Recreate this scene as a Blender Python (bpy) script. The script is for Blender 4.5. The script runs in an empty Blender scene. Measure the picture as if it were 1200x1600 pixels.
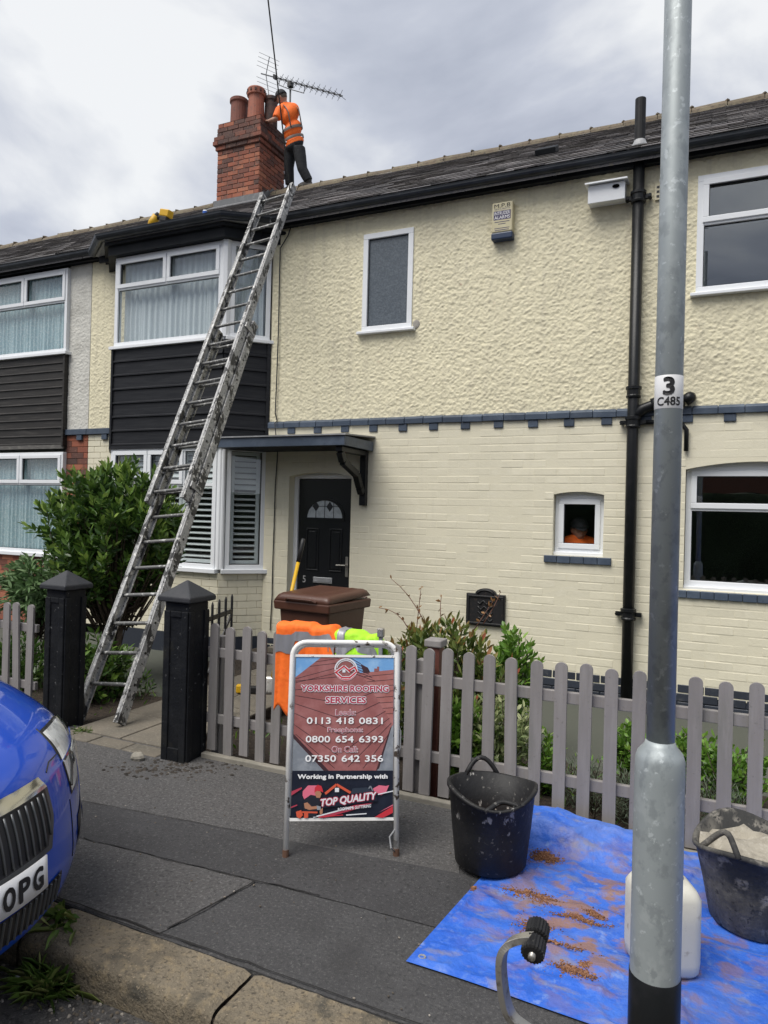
import bpy, math, random
import numpy as np
from mathutils import Vector, Matrix, noise as mnoise

random.seed(7); rng = np.random.default_rng(7)
rad = math.radians
sc = bpy.context.scene
COL = sc.collection

# ------------------------------------------------------------------ camera
YAW, PITCH, ROLL, FPX, CAMZ = rad(24.62), rad(.17), rad(1.45), 1100.0, 1.65
_R = Vector((math.cos(YAW), math.sin(YAW), 0))
_F = Vector((-math.sin(YAW) * math.cos(PITCH), math.cos(YAW) * math.cos(PITCH), math.sin(PITCH)))
_U = _R.cross(_F)
R2 = math.cos(ROLL) * _R + math.sin(ROLL) * _U
U2 = -math.sin(ROLL) * _R + math.cos(ROLL) * _U
cam_d = bpy.data.cameras.new('camera')
cam = bpy.data.objects.new('camera', cam_d); COL.objects.link(cam)
cam_d.sensor_fit = 'HORIZONTAL'; cam_d.sensor_width = 36; cam_d.lens = FPX * 36 / 1200
cam_d.clip_start = .05; cam_d.clip_end = 1500
M3 = Matrix((R2, U2, -_F)).transposed()
cam.matrix_world = Matrix.Translation((0, 0, CAMZ)) @ M3.to_4x4()
sc.camera = cam

# ------------------------------------------------------------------ sky, sun, exposure
SUN_EL, SUN_AZ = rad(60), rad(205)        # azimuth clockwise from +Y (north); light comes from behind the camera
world = bpy.data.worlds.new('World'); sc.world = world; world.use_nodes = True
nt = world.node_tree; nt.nodes.clear(); N = nt.nodes; Lk = nt.links
out = N.new('ShaderNodeOutputWorld'); bg = N.new('ShaderNodeBackground'); bg.inputs[1].default_value = 1.0
sky = N.new('ShaderNodeTexSky'); sky.sky_type = 'NISHITA'; sky.sun_disc = False
sky.sun_elevation = SUN_EL; sky.sun_rotation = SUN_AZ; sky.dust_density = 3
tc = N.new('ShaderNodeTexCoord'); sep = N.new('ShaderNodeSeparateXYZ'); Lk.new(tc.outputs['Generated'], sep.inputs[0])
zz = N.new('ShaderNodeMath'); zz.operation = 'ABSOLUTE'; Lk.new(sep.outputs[2], zz.inputs[0])
za = N.new('ShaderNodeMath'); za.operation = 'ADD'; za.inputs[1].default_value = .22; Lk.new(zz.outputs[0], za.inputs[0])
dv = N.new('ShaderNodeVectorMath'); dv.operation = 'DIVIDE'
cmb = N.new('ShaderNodeCombineXYZ')
for i in range(3): Lk.new(za.outputs[0], cmb.inputs[i])
Lk.new(tc.outputs['Generated'], dv.inputs[0]); Lk.new(cmb.outputs[0], dv.inputs[1])
mp = N.new('ShaderNodeMapping'); mp.inputs['Location'].default_value = (3.1, 1.55, .4); mp.inputs['Scale'].default_value = (1, 1, .6)
Lk.new(dv.outputs[0], mp.inputs[0])
n1 = N.new('ShaderNodeTexNoise'); n1.inputs['Scale'].default_value = 1.45; n1.inputs['Detail'].default_value = 7; n1.inputs['Roughness'].default_value = .5; n1.inputs['Distortion'].default_value = .35
Lk.new(mp.outputs[0], n1.inputs['Vector'])
cr = N.new('ShaderNodeValToRGB'); Lk.new(n1.outputs[0], cr.inputs[0])
e = cr.color_ramp.elements
e[0].position = .36; e[0].color = (.118, .130, .165, 1)
e[1].position = .63; e[1].color = (.375, .38, .385, 1)
x = e.new(.44); x.color = (.170, .184, .220, 1)
x = e.new(.53); x.color = (.235, .248, .282, 1)
sm = N.new('ShaderNodeVectorMath'); sm.operation = 'SCALE'; sm.inputs['Scale'].default_value = .05; Lk.new(sky.outputs[0], sm.inputs[0])
mx = N.new('ShaderNodeMixRGB'); mx.inputs[0].default_value = .9; Lk.new(sm.outputs[0], mx.inputs[1]); Lk.new(cr.outputs[0], mx.inputs[2])
Lk.new(mx.outputs[0], bg.inputs[0]); Lk.new(bg.outputs[0], out.inputs[0])

sun_d = bpy.data.lights.new('sun', 'SUN'); sun_d.energy = 1.5; sun_d.angle = rad(42); sun_d.color = (1, .965, .91)
sun = bpy.data.objects.new('sun', sun_d); COL.objects.link(sun); sun.location = (0, -10, 20)
sdir = Vector((math.sin(SUN_AZ) * math.cos(SUN_EL), math.cos(SUN_AZ) * math.cos(SUN_EL), math.sin(SUN_EL)))
sun.rotation_euler = sdir.to_track_quat('Z', 'Y').to_euler()
vs = sc.view_settings; vs.view_transform = 'Standard'; vs.look = 'None'; vs.gamma = 1; vs.use_curve_mapping = False
vs.exposure = 1.36

# ------------------------------------------------------------------ photo pixel -> place (a plane gives the distance)
CO = Vector((0, 0, CAMZ))
def ray(px, py): return _F + R2 * ((px - 600) / FPX) - U2 * ((py - 800) / FPX)
def PY(px, py, Y): d = ray(px, py); return CO + d * (Y / d.y)
def PZ(px, py, Z=0.0): d = ray(px, py); return CO + d * ((Z - CAMZ) / d.z)
def PX(px, py, X): d = ray(px, py); return CO + d * (X / d.x)
def V(*a): return Vector(a)

# ------------------------------------------------------------------ mesh helpers
class MB:
    def __init__(s): s.v = []; s.f = []; s.r = []; s.cur = 0.5
    def add(s, vs_, fs):
        o = len(s.v); s.v += [tuple(p) for p in vs_]; s.r += [s.cur] * len(vs_)
        s.f += [tuple(i + o for i in f) for f in fs]; return s
    def box(s, a, b):
        x0, y0, z0 = a; x1, y1, z1 = b
        return s.add([(x0,y0,z0),(x1,y0,z0),(x1,y1,z0),(x0,y1,z0),(x0,y0,z1),(x1,y0,z1),(x1,y1,z1),(x0,y1,z1)],
                     [(0,3,2,1),(4,5,6,7),(0,1,5,4),(1,2,6,5),(2,3,7,6),(3,0,4,7)])
    def obox(s, c, ax, h):      # oriented box: centre, three unit axes, half sizes
        c = Vector(c); ps = []
        for k in (-1, 1):
            for i, j in ((-1,-1),(1,-1),(1,1),(-1,1)):
                ps.append(c + ax[0]*(i*h[0]) + ax[1]*(j*h[1]) + ax[2]*(k*h[2]))
        return s.add(ps, [(0,3,2,1),(4,5,6,7),(0,1,5,4),(1,2,6,5),(2,3,7,6),(3,0,4,7)])
    def bar(s, p, q, w, t, up=(0,0,1)):   # rectangular bar p->q; w along side axis, t along up-ish axis
        p = Vector(p); q = Vector(q); d = (q - p); L = d.length; d.normalize()
        sd = d.cross(Vector(up)); 
        if sd.length < 1e-4: sd = d.cross(Vector((1,0,0)))
        sd.normalize(); u = sd.cross(d).normalized()
        return s.obox((p+q)/2, (sd, d, u), (w/2, L/2, t/2))
    def tube(s, pts, r, n=8, cap=True, ell=None):
        pts = [Vector(p) for p in pts]; rs = r if isinstance(r, (list, tuple)) else [r]*len(pts)
        o = len(s.v); prev = None
        for i, p in enumerate(pts):
            t = (pts[min(i+1, len(pts)-1)] - pts[max(i-1, 0)]).normalized()
            if prev is None:
                a = t.cross(Vector((0,0,1)))
                if a.length < .05: a = t.cross(Vector((0,1,0)))
            else: a = prev - t * prev.dot(t)
            a.normalize(); prev = a; b = t.cross(a)
            ea, eb = ell if ell else (1, 1)
            for k in range(n):
                th = 2*math.pi*k/n
                s.v.append(tuple(p + a*(rs[i]*ea*math.cos(th)) + b*(rs[i]*eb*math.sin(th)))); s.r.append(s.cur)
        m = len(pts)
        for i in range(m-1):
            for k in range(n):
                s.f.append((o+i*n+k, o+i*n+(k+1)%n, o+(i+1)*n+(k+1)%n, o+(i+1)*n+k))
        if cap:
            s.f.append(tuple(o+k for k in range(n))[::-1]); s.f.append(tuple(o+(m-1)*n+k for k in range(n)))
        return s
    def lathe(s, c, prof, n=24, sx=1, sy=1, close=True):
        c = Vector(c); o = len(s.v)
        for r, z in prof:
            for k in range(n):
                th = 2*math.pi*k/n
                s.v.append((c.x + r*sx*math.cos(th), c.y + r*sy*math.sin(th), c.z + z)); s.r.append(s.cur)
        m = len(prof)
        for i in range(m-1):
            for k in range(n):
                s.f.append((o+i*n+k, o+i*n+(k+1)%n, o+(i+1)*n+(k+1)%n, o+(i+1)*n+k))
        if close:
            s.f.append(tuple(o+k for k in range(n))[::-1]); s.f.append(tuple(o+(m-1)*n+k for k in range(n)))
        return s
    def ell(s, c, r, nu=14, nv=9, ax=None):
        c = Vector(c); ax = ax or (V(1,0,0), V(0,1,0), V(0,0,1)); o = len(s.v)
        for j in range(1, nv):
            ph = math.pi*j/nv
            for k in range(nu):
                th = 2*math.pi*k/nu
                s.v.append(tuple(c + ax[0]*(r[0]*math.sin(ph)*math.cos(th)) + ax[1]*(r[1]*math.sin(ph)*math.sin(th)) - ax[2]*(r[2]*math.cos(ph)))); s.r.append(s.cur)
        s.v.append(tuple(c - ax[2]*r[2])); s.v.append(tuple(c + ax[2]*r[2])); s.r += [s.cur]*2
        b = o + (nv-1)*nu
        for j in range(nv-2):
            for k in range(nu):
                s.f.append((o+j*nu+k, o+j*nu+(k+1)%nu, o+(j+1)*nu+(k+1)%nu, o+(j+1)*nu+k))
        for k in range(nu):
            s.f.append((b, o+(k+1)%nu, o+k)); s.f.append((b+1, o+(nv-2)*nu+k, o+(nv-2)*nu+(k+1)%nu))
        return s
    def prism(s, poly, d):       # planar polygon (3D points) extruded by vector d
        poly = [Vector(p) for p in poly]; d = Vector(d); n = len(poly)
        nrm = Vector((0,0,0))
        for i in range(n): nrm += poly[i].cross(poly[(i+1)%n])
        if nrm.dot(d) > 0: poly = poly[::-1]
        fs = [tuple(range(n)), tuple(range(n, 2*n))[::-1]] + [(i, n+i, n+(i+1)%n, (i+1)%n) for i in range(n)]
        return s.add(poly + [p + d for p in poly], fs)
    def grid(s, fn, nu, nv):
        o = len(s.v)
        for j in range(nv+1):
            for i in range(nu+1):
                s.v.append(tuple(fn(i/nu, j/nv))); s.r.append(s.cur)
        w = nu+1
        for j in range(nv):
            for i in range(nu):
                s.f.append((o+j*w+i, o+j*w+i+1, o+(j+1)*w+i+1, o+(j+1)*w+i))
        return s

WL = {}
def finish(me, smooth):
    if smooth: me.polygons.foreach_set('use_smooth', [True]*len(me.polygons))
    me.update()
def props(o, label=None, cat=None, group=None, kind=None):
    if label: o['label'] = label
    if cat: o['category'] = cat
    if group: o['group'] = group
    if kind: o['kind'] = kind
    return o
def place(o, c, parent):
    c = Vector(c)
    if parent is not None:
        o.parent = parent; o.location = c - WL[parent.name]
    else: o.location = c
    WL[o.name] = c.copy()
def obj(name, mb, mat, parent=None, smooth=False, bevel=0, label=None, cat=None, group=None, kind=None, seg=2, base=False):
    a = np.array(mb.v, dtype=np.float64)
    lo, hi = a.min(0), a.max(0); c = (lo+hi)/2
    if base: c[2] = lo[2]
    me = bpy.data.meshes.new(name); me.from_pydata((a-c).tolist(), [], mb.f)
    if len(set(mb.r)) > 1:
        at = me.attributes.new('rnd', 'FLOAT', 'POINT'); at.data.foreach_set('value', mb.r)
    finish(me, smooth)
    if mat: me.materials.append(mat)
    o = bpy.data.objects.new(name, me); COL.objects.link(o); place(o, c, parent)
    if bevel:
        m = o.modifiers.new('bevel', 'BEVEL'); m.width = bevel; m.segments = seg; m.limit_method = 'ANGLE'; m.angle_limit = rad(40)
    return props(o, label, cat, group, kind)
def thing(name, loc, label, cat, group=None, parent=None):
    o = bpy.data.objects.new(name, None); COL.objects.link(o); o.empty_display_size = .2
    place(o, loc, parent)
    return props(o, label, cat, group)
def inst(name, src, c, parent, scale=None, rot=None, group=None):
    o = bpy.data.objects.new(name, src.data if hasattr(src, 'data') else src); COL.objects.link(o); place(o, c, parent)
    if scale: o.scale = scale
    if rot: o.rotation_euler = rot
    return o
def part(name, loc, parent):     # a part that only gathers its own pieces (an Empty inside the thing)
    o = bpy.data.objects.new(name, None); COL.objects.link(o); o.empty_display_size = .1; place(o, loc, parent); return o

def text(s, w, h, org, ux, uz, mat, parent, name='lettering', offset=0.0, depth=.0006, shear=0.0, bold=0.0):
    """flat lettering fitted into w x h, centred at org, reading along ux, up along uz"""
    cu = bpy.data.curves.new(name, 'FONT'); cu.body = s; cu.size = 1; cu.offset = 0; cu.shear = shear
    cu.align_x = 'CENTER'; cu.resolution_u = 3
    t = bpy.data.objects.new('tmp_text', cu); COL.objects.link(t)
    dg = bpy.context.evaluated_depsgraph_get(); me0 = bpy.data.meshes.new_from_object(t.evaluated_get(dg))
    a = np.array([v.co[:] for v in me0.vertices]); fs = [tuple(p.vertices) for p in me0.polygons]
    bpy.data.objects.remove(t); bpy.data.curves.remove(cu); bpy.data.meshes.remove(me0)
    lo, hi = a.min(0), a.max(0); a = (a - (lo+hi)/2) / np.maximum(hi-lo, 1e-6)
    ux = Vector(ux).normalized(); uz = Vector(uz).normalized(); nn = ux.cross(uz)
    mb = MB(); org = Vector(org)
    b = (bold or offset*1.2)*h; k = max(0, 8 if b else 0)
    for i in range(k+1):                      # heavier strokes: the same letters again, shifted by a hair
        dx, dy = (0, 0) if i == 0 else (b*math.cos(6.2832*i/k), b*math.sin(6.2832*i/k))
        mb.add([org + ux*(p[0]*(w-2*b)+dx) + uz*(p[1]*(h-2*b)+dy) + nn*(depth+i*6e-6) for p in a], fs)
    return obj(name, mb, mat, parent)

# ------------------------------------------------------------------ materials
def mat(name, col, rough=.75, layers=(), bump=(), metal=0, rand=0, attr=None, spec=.5, coat=0, coords='pos', trans=0, sss=None):
    m = bpy.data.materials.new(name); m.use_nodes = True; t = m.node_tree; n = t.nodes; l = t.links
    b = n['Principled BSDF']; b.inputs['Roughness'].default_value = rough; b.inputs['Metallic'].default_value = metal
    b.inputs['Specular IOR Level'].default_value = spec
    if coat: b.inputs['Coat Weight'].default_value = coat; b.inputs['Coat Roughness'].default_value = .04
    if coords == 'pos':
        g = n.new('ShaderNodeNewGeometry'); vec = g.outputs['Position']
    else:
        g = n.new('ShaderNodeTexCoord'); vec = g.outputs['Object']
    def nz(scale, detail=6, rough_=.6, st=None):
        x = n.new('ShaderNodeTexNoise'); x.inputs['Detail'].default_value = detail; x.inputs['Roughness'].default_value = rough_
        x.inputs['Scale'].default_value = scale
        if st:
            mm = n.new('ShaderNodeMapping'); mm.inputs['Scale'].default_value = st; l.new(vec, mm.inputs[0]); l.new(mm.outputs[0], x.inputs['Vector'])
        else: l.new(vec, x.inputs['Vector'])
        return x.outputs[0]
    rgb = n.new('ShaderNodeRGB'); rgb.outputs[0].default_value = (*col, 1); cur = rgb.outputs[0]
    if attr:                                    # per-piece colours through a ramp
        a = n.new('ShaderNodeAttribute'); a.attribute_name = 'rnd'
        r = n.new('ShaderNodeValToRGB'); l.new(a.outputs['Fac'], r.inputs[0]); els = r.color_ramp.elements
        for i, (p, c) in enumerate(attr):
            el = els[i] if i < 2 else els.new(p)
            el.position = p; el.color = (*c, 1)
        cur = r.outputs[0]
    for ly in layers:
        sc_, c2, lo, hi = ly[:4]; st = ly[4] if len(ly) > 4 else None; amt = ly[5] if len(ly) > 5 else 1
        f = nz(sc_, st=st); mr = n.new('ShaderNodeMapRange'); mr.inputs[1].default_value = lo; mr.inputs[2].default_value = hi
        mr.inputs[4].default_value = amt; l.new(f, mr.inputs[0])
        k = n.new('ShaderNodeMixRGB'); l.new(mr.outputs[0], k.inputs[0]); l.new(cur, k.inputs[1]); k.inputs[2].default_value = (*c2, 1); cur = k.outputs[0]
    if rand:
        oi = n.new('ShaderNodeObjectInfo'); hs = n.new('ShaderNodeHueSaturation'); mr = n.new('ShaderNodeMapRange')
        mr.inputs[3].default_value = 1-rand; mr.inputs[4].default_value = 1+rand; l.new(oi.outputs['Random'], mr.inputs[0]); l.new(mr.outputs[0], hs.inputs['Value'])
        l.new(cur, hs.inputs['Color']); cur = hs.outputs[0]
    l.new(cur, b.inputs['Base Color'])
    last = None
    for bp in bump:
        s_, st_, ds_ = bp[:3]
        k = n.new('ShaderNodeBump'); k.inputs['Strength'].default_value = st_; k.inputs['Distance'].default_value = ds_
        l.new(nz(s_, 4, st=bp[3] if len(bp) > 3 else None), k.inputs['Height'])
        if last: l.new(last, k.inputs['Normal'])
        last = k.outputs[0]
    if last: l.new(last, b.inputs['Normal'])
    if trans:
        tr = n.new('ShaderNodeBsdfTranslucent'); l.new(cur, tr.inputs[0]); ms = n.new('ShaderNodeMixShader'); ms.inputs[0].default_value = trans
        o_ = n['Material Output']; l.new(b.outputs[0], ms.inputs[1]); l.new(tr.outputs[0], ms.inputs[2]); l.new(ms.outputs[0], o_.inputs[0])
    return m
def glass_mat(name, tint=(.95,.97,.97), ior=1.42, rough=.0, amount=.05):
    m = bpy.data.materials.new(name); m.use_nodes = True; t = m.node_tree; n = t.nodes; l = t.links
    n.remove(n['Principled BSDF']); o_ = n['Material Output']
    lw_ = n.new('ShaderNodeLayerWeight'); lw_.inputs[0].default_value = .5
    pw = n.new('ShaderNodeMath'); pw.operation = 'POWER'; pw.inputs[1].default_value = 4.0; l.new(lw_.outputs['Facing'], pw.inputs[0])
    fr = n.new('ShaderNodeMath'); fr.operation = 'MULTIPLY_ADD'; fr.inputs[1].default_value = .55; fr.inputs[2].default_value = amount; l.new(pw.outputs[0], fr.inputs[0])
    gl = n.new('ShaderNodeBsdfGlossy'); gl.inputs['Roughness'].default_value = rough; gl.inputs[0].default_value = (.95, .97, 1, 1)
    tr = n.new('ShaderNodeBsdfTransparent'); tr.inputs[0].default_value = (*tint, 1)
    ms = n.new('ShaderNodeMixShader'); l.new(fr.outputs[0], ms.inputs[0]); l.new(tr.outputs[0], ms.inputs[1]); l.new(gl.outputs[0], ms.inputs[2])
    l.new(ms.outputs[0], o_.inputs[0]); return m

CREAM = (.70, .635, .44)
m_render = mat('cream_roughcast', (.74, .685, .49), .85, [(1.3, (.68,.63,.455), .45, .75), (30, (.78,.725,.54), .5, .8), (7, (.60,.45,.33), .66, .74), (2.0, (.50,.46,.35), .50, .75, (5,5,.35), .55), (.9, (.52,.48,.36), .55, .72, (1,1,1), .5)], [(48, .38, .014), (110, .45, .007)])
m_cream = mat('cream_brick_paint', (.73, .685, .53), .6, [(1.5, (.69,.65,.505), .45, .75), (9, (.76,.715,.565), .5, .75), (2.2, (.63,.59,.46), .52, .75, (5,5,.4), .5), (55, (.42,.38,.29), .70, .74)], [(40, .25, .006), (160, .2, .003)], rand=.035)
m_mortar = mat('cream_joint_paint', (.72, .675, .52), .7, [(3, (.67,.625,.48), .5, .8)], [(80, .3, .004)])
m_slate_blue = mat('blue_grey_paint', (.052, .072, .105), .45, [(6, (.085,.11,.15), .45, .7), (40, (.03,.04,.06), .6, .75)], [(60, .3, .004)], rand=.18)
m_plinth = mat('dark_plinth_paint', (.028, .034, .048), .5, [(8, (.07,.075,.085), .55, .75), (30, (.25,.24,.22), .68, .74)], [(60, .3, .004)], rand=.2)
m_upvc = mat('white_upvc', (.78, .80, .82), .3, [(2.5, (.70,.72,.74), .5, .8)])
m_bead = mat('window_gasket', (.02, .022, .025), .5)
m_glass = glass_mat('window_glass')
m_glassk = glass_mat('window_glass_dark', (.62,.66,.68), amount=.15)
m_obscure = mat('obscured_glass', (.075, .092, .11), .22, [(40, (.10,.12,.14), .45, .6)], [(55, .5, .004), (18, .3, .01)], spec=.7)
m_black = mat('black_gloss_paint', (.008, .009, .010), .38, [(12, (.014,.014,.016), .5, .7)], [(50, .15, .003)], spec=.3)
m_blackpost = mat('black_masonry_paint', (.007, .008, .010), .6, [(7, (.014,.015,.017), .5, .7), (26, (.10,.10,.10), .655, .69), (4, (.02,.02,.018), .6, .7)], [(60, .45, .006), (14, .35, .014)], spec=.25)
m_clad = mat('black_cladding', (.014, .015, .018), .5, [(3, (.026,.027,.03), .4, .7, (1, 1, 14))], [(60, .15, .002, (1, 1, 12))], spec=.2)
m_cladold = mat('brown_black_cladding', (.016, .014, .012), .6, [(3, (.05,.045,.04), .5, .75, (1, 1, 14))], [(40, .3, .003, (1, 1, 12))])
m_gutter = mat('dark_gutter', (.016, .02, .026), .35, [(4, (.035,.04,.048), .45, .7)])
m_fascia = mat('dark_fascia', (.009, .011, .014), .6, [(4, (.018,.02,.023), .45, .7)], spec=.2)
m_slate = mat('roof_slate', (.06, .06, .064), .6, [(2.2, (.095,.085,.072), .45, .7), (14, (.16,.14,.10), .60, .74), (45, (.035,.035,.04), .5, .7)], [(70, .4, .006)],
              attr=[(0, (.10,.095,.098)), (1, (.25,.23,.225))])
m_ridge = mat('ridge_tile', (.15, .118, .082), .9, [(8, (.19,.165,.11), .45, .65), (25, (.07,.062,.05), .52, .68)], [(60, .5, .01)], rand=.15)
m_mort = mat('mortar', (.30, .28, .25), .95, [(20, (.42,.40,.36), .5, .7)], [(90, .5, .006)])
m_chim = mat('red_brick', (.30,.1,.06), .85, [(5, (.12,.07,.055), .52, .72), (30, (.36,.17,.11), .58, .75)], [(80, .4, .005)],
             attr=[(0, (.075,.042,.036)), (.45, (.29,.09,.052)), (1, (.40,.16,.09))])
m_pot = mat('terracotta', (.32, .105, .062), .7, [(6, (.20,.08,.055), .5, .7), (22, (.12,.07,.055), .58, .72)], [(50, .3, .005)])
m_pot2 = mat('weathered_terracotta', (.19, .07, .05), .8, [(6, (.12,.055,.045), .5, .7), (22, (.07,.05,.045), .58, .72)], [(50, .3, .005)])
m_hole = mat('dark_hole', (.004,.004,.004), 1.0, spec=0)
m_potdark = mat('sooted_terracotta', (.10, .055, .045), .75, [(9, (.03,.028,.028), .45, .65)], [(50, .3, .005)])
m_lead = mat('lead_flashing', (.25, .255, .265), .55, [(9, (.38,.38,.385), .5, .7)], [(25, .4, .01)])
m_flash = mat('old_lead', (.13, .135, .14), .6, [(9, (.21,.21,.215), .5, .7)], [(25, .4, .01)])
m_interior = mat('room_plaster', (.28, .27, .25), .9)
m_curtain = mat('net_curtain', (.74, .78, .80), .9, [(60, (.80,.84,.86), .5, .6)], trans=.15)
m_curtain_blue = mat('blue_lace_curtain', (.50, .66, .70), .9, [(45, (.74,.82,.83), .48, .6)], trans=.15)
m_blind = mat('white_shutter', (.72, .74, .74), .4)
m_oldwhite = mat('weathered_white_render', (.60, .59, .54), .85, [(3, (.42,.41,.37), .5, .75)], [(70, .5, .012), (200, .3, .004)])
m_alu = mat('paint_spattered_aluminium', (.36, .36, .355), .5, [(9, (.05,.05,.05), .53, .56, (1, 1, .45)), (26, (.60,.59,.56), .56, .62), (50, (.04,.04,.04), .58, .62)], [(60, .3, .004)], metal=.25)
m_rung = mat('spattered_rung', (.16, .16, .155), .5, [(30, (.5,.5,.48), .55, .62)], metal=.3)
m_galv = mat('galvanised_steel', (.33, .365, .372), .5, [(13, (.375,.41,.415), .52, .58, (1,1,.7)), (24, (.27,.30,.308), .53, .62, (1,1,.7)), (36, (.46,.50,.51), .61, .65)], [(12, .06, .01)], metal=.3)
m_steel = mat('worn_steel', (.46, .44, .40), .35, [(30, (.18,.15,.12), .55, .7)], metal=.8)
m_fence = mat('grey_fence_paint', (.235, .218, .212), .65, [(2.5, (.185,.182,.165), .52, .72, (3,3,.8), .7), (6, (.275,.258,.25), .45, .7, (5,5,.5)), (40, (.18,.165,.16), .63, .72)], [(50, .2, .003, (6,6,.6))], rand=.06)
m_redwood = mat('red_brown_post', (.11, .035, .025), .6, [(10, (.16,.06,.04), .5, .7)], [(50,.2,.003)])
m_asphalt = mat('pavement_asphalt', (.052, .051, .052), .85, [(1.7, (.075,.074,.075), .45, .7), (85, (.115,.113,.11), .53, .66), (60, (.036,.036,.037), .52, .64), (240, (.13,.128,.125), .58, .70), (1.1, (.035,.034,.034), .56, .72), (40, (.17,.165,.16), .68, .72)], [(230, .8, .008), (70, .4, .008)])
m_asphalt_light = mat('old_asphalt', (.092, .088, .086), .9, [(1.7, (.085,.084,.084), .45, .7), (80, (.165,.16,.155), .53, .66), (62, (.055,.054,.053), .52, .64), (1.3, (.05,.049,.048), .56, .72), (400, (.17,.165,.16), .64, .74)], [(200, .9, .01), (70, .4, .008)])
m_asphalt_dark = mat('trench_asphalt', (.040, .039, .040), .85, [(2, (.056,.055,.057), .45, .7), (85, (.095,.094,.093), .56, .68), (60, (.026,.026,.027), .53, .65), (40, (.15,.145,.14), .69, .72)], [(240, .7, .006)])
m_road = mat('road_asphalt', (.085, .080, .076), .9, [(1.1, (.065,.061,.058), .45, .7), (70, (.17,.16,.15), .55, .65), (50, (.035,.033,.031), .53, .63)], [(170, .9, .012), (50, .4, .012)])
m_kerb = mat('yorkstone_kerb', (.170, .142, .100), .9, [(3.5, (.115,.096,.068), .45, .65), (22, (.215,.17,.105), .5, .68), (60, (.075,.062,.045), .53, .64), (6, (.06,.054,.042), .55, .68), (110, (.26,.21,.145), .58, .68), (1.3, (.22,.165,.10), .60, .70)], [(35, .7, .016), (110, .8, .009)], rand=.12)
m_slab = mat('path_concrete', (.155, .135, .105), .9, [(3, (.11,.10,.08), .45, .7), (60, (.24,.215,.175), .55, .72)], [(90, .5, .006)], rand=.12)
m_conc = mat('concrete_edge', (.26, .24, .20), .9, [(6, (.17,.16,.13), .5, .7)], [(70, .4, .006)])
m_soil = mat('garden_soil', (.045, .032, .022), .95, [(25, (.09,.068,.048), .5, .7), (6, (.03,.022,.015), .5, .7)], [(30, .9, .04), (90, .7, .015)])
m_text_black = mat('print_black', (.012, .012, .014), .5)
m_text_white = mat('print_white', (.82, .82, .82), .5)
m_skin = mat('skin', (.42, .24, .17), .55)
m_hivis = mat('orange_hi_vis', (.95, .17, .015), .75, [(14, (.80,.12,.01), .5, .75)], [(24, .25, .02)])
m_lime = mat('lime_hi_vis', (.42, .85, .03), .75, [(14, (.33,.70,.02), .5, .75)], [(24, .25, .02)])
m_refl_dull = mat('dull_reflective_band', (.15,.115,.095), .5)
m_refl = mat('reflective_band', (.30, .30, .315), .4, metal=.3)
m_trouser = mat('black_trousers', (.012, .013, .016), .85, bump=[(25, .4, .03)])
m_boot = mat('dark_boot', (.03, .025, .022), .6)
m_cap = mat('dark_cap', (.02, .02, .024), .8)
m_iron = mat('black_iron', (.011, .011, .012), .5, [(30, (.04,.03,.025), .58, .7)], [(50, .3, .004)])
m_rubber = mat('black_rubber', (.013, .013, .014), .55, [(8, (.028,.027,.026), .5, .75), (16, (.32,.31,.29), .645, .68, (1,1,.5)), (45, (.12,.115,.105), .62, .68)], [(30, .25, .01)], spec=.3)
m_rubber2 = mat('cement_caked_rubber', (.03,.03,.029), .8, [(5, (.15,.14,.12), .42, .62, (1,1,.6)), (20, (.27,.25,.215), .55, .66), (40, (.02,.02,.02), .55, .66)], [(30, .4, .012)])
m_bin = mat('brown_plastic', (.075, .030, .018), .42, [(3, (.092,.040,.026), .45, .7), (30, (.13,.08,.06), .64, .74)], [(90, .12, .002)])
m_mud = mat('dried_cement', (.34, .31, .25), .95, [(14, (.25,.225,.18), .5, .65), (50, (.42,.39,.33), .55, .7)], [(30, .6, .02)])
m_brickdust = mat('brick_dust', (.30, .115, .045), .95, [(30, (.22,.075,.03), .5, .7), (120, (.42,.2,.1), .55, .7)], [(80, .8, .01)])
m_wood = mat('bark', (.07, .05, .035), .9, [(20, (.11,.085,.06), .5, .7)], [(40, .6, .01)])
def leaf_mat(name, ramp, rough=.42, trans=.22): return mat(name, ramp[0][1], rough, attr=ramp, trans=trans, bump=[(60, .15, .004)])
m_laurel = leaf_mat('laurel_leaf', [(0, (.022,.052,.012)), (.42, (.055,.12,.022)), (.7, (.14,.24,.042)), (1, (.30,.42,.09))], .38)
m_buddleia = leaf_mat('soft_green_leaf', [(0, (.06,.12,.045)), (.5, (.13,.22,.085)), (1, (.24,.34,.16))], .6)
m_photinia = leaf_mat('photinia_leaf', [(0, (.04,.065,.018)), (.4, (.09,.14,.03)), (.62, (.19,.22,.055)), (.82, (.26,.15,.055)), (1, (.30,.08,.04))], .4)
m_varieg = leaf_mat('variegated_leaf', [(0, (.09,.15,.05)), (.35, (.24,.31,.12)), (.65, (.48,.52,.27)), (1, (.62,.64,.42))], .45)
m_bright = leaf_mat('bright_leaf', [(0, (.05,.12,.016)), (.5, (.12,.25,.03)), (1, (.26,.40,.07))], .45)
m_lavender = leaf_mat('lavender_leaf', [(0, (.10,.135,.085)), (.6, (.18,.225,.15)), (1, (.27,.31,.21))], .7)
m_grass = leaf_mat('weed_blade', [(0, (.06,.12,.02)), (.6, (.12,.20,.035)), (1, (.28,.30,.10))], .5)
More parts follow.
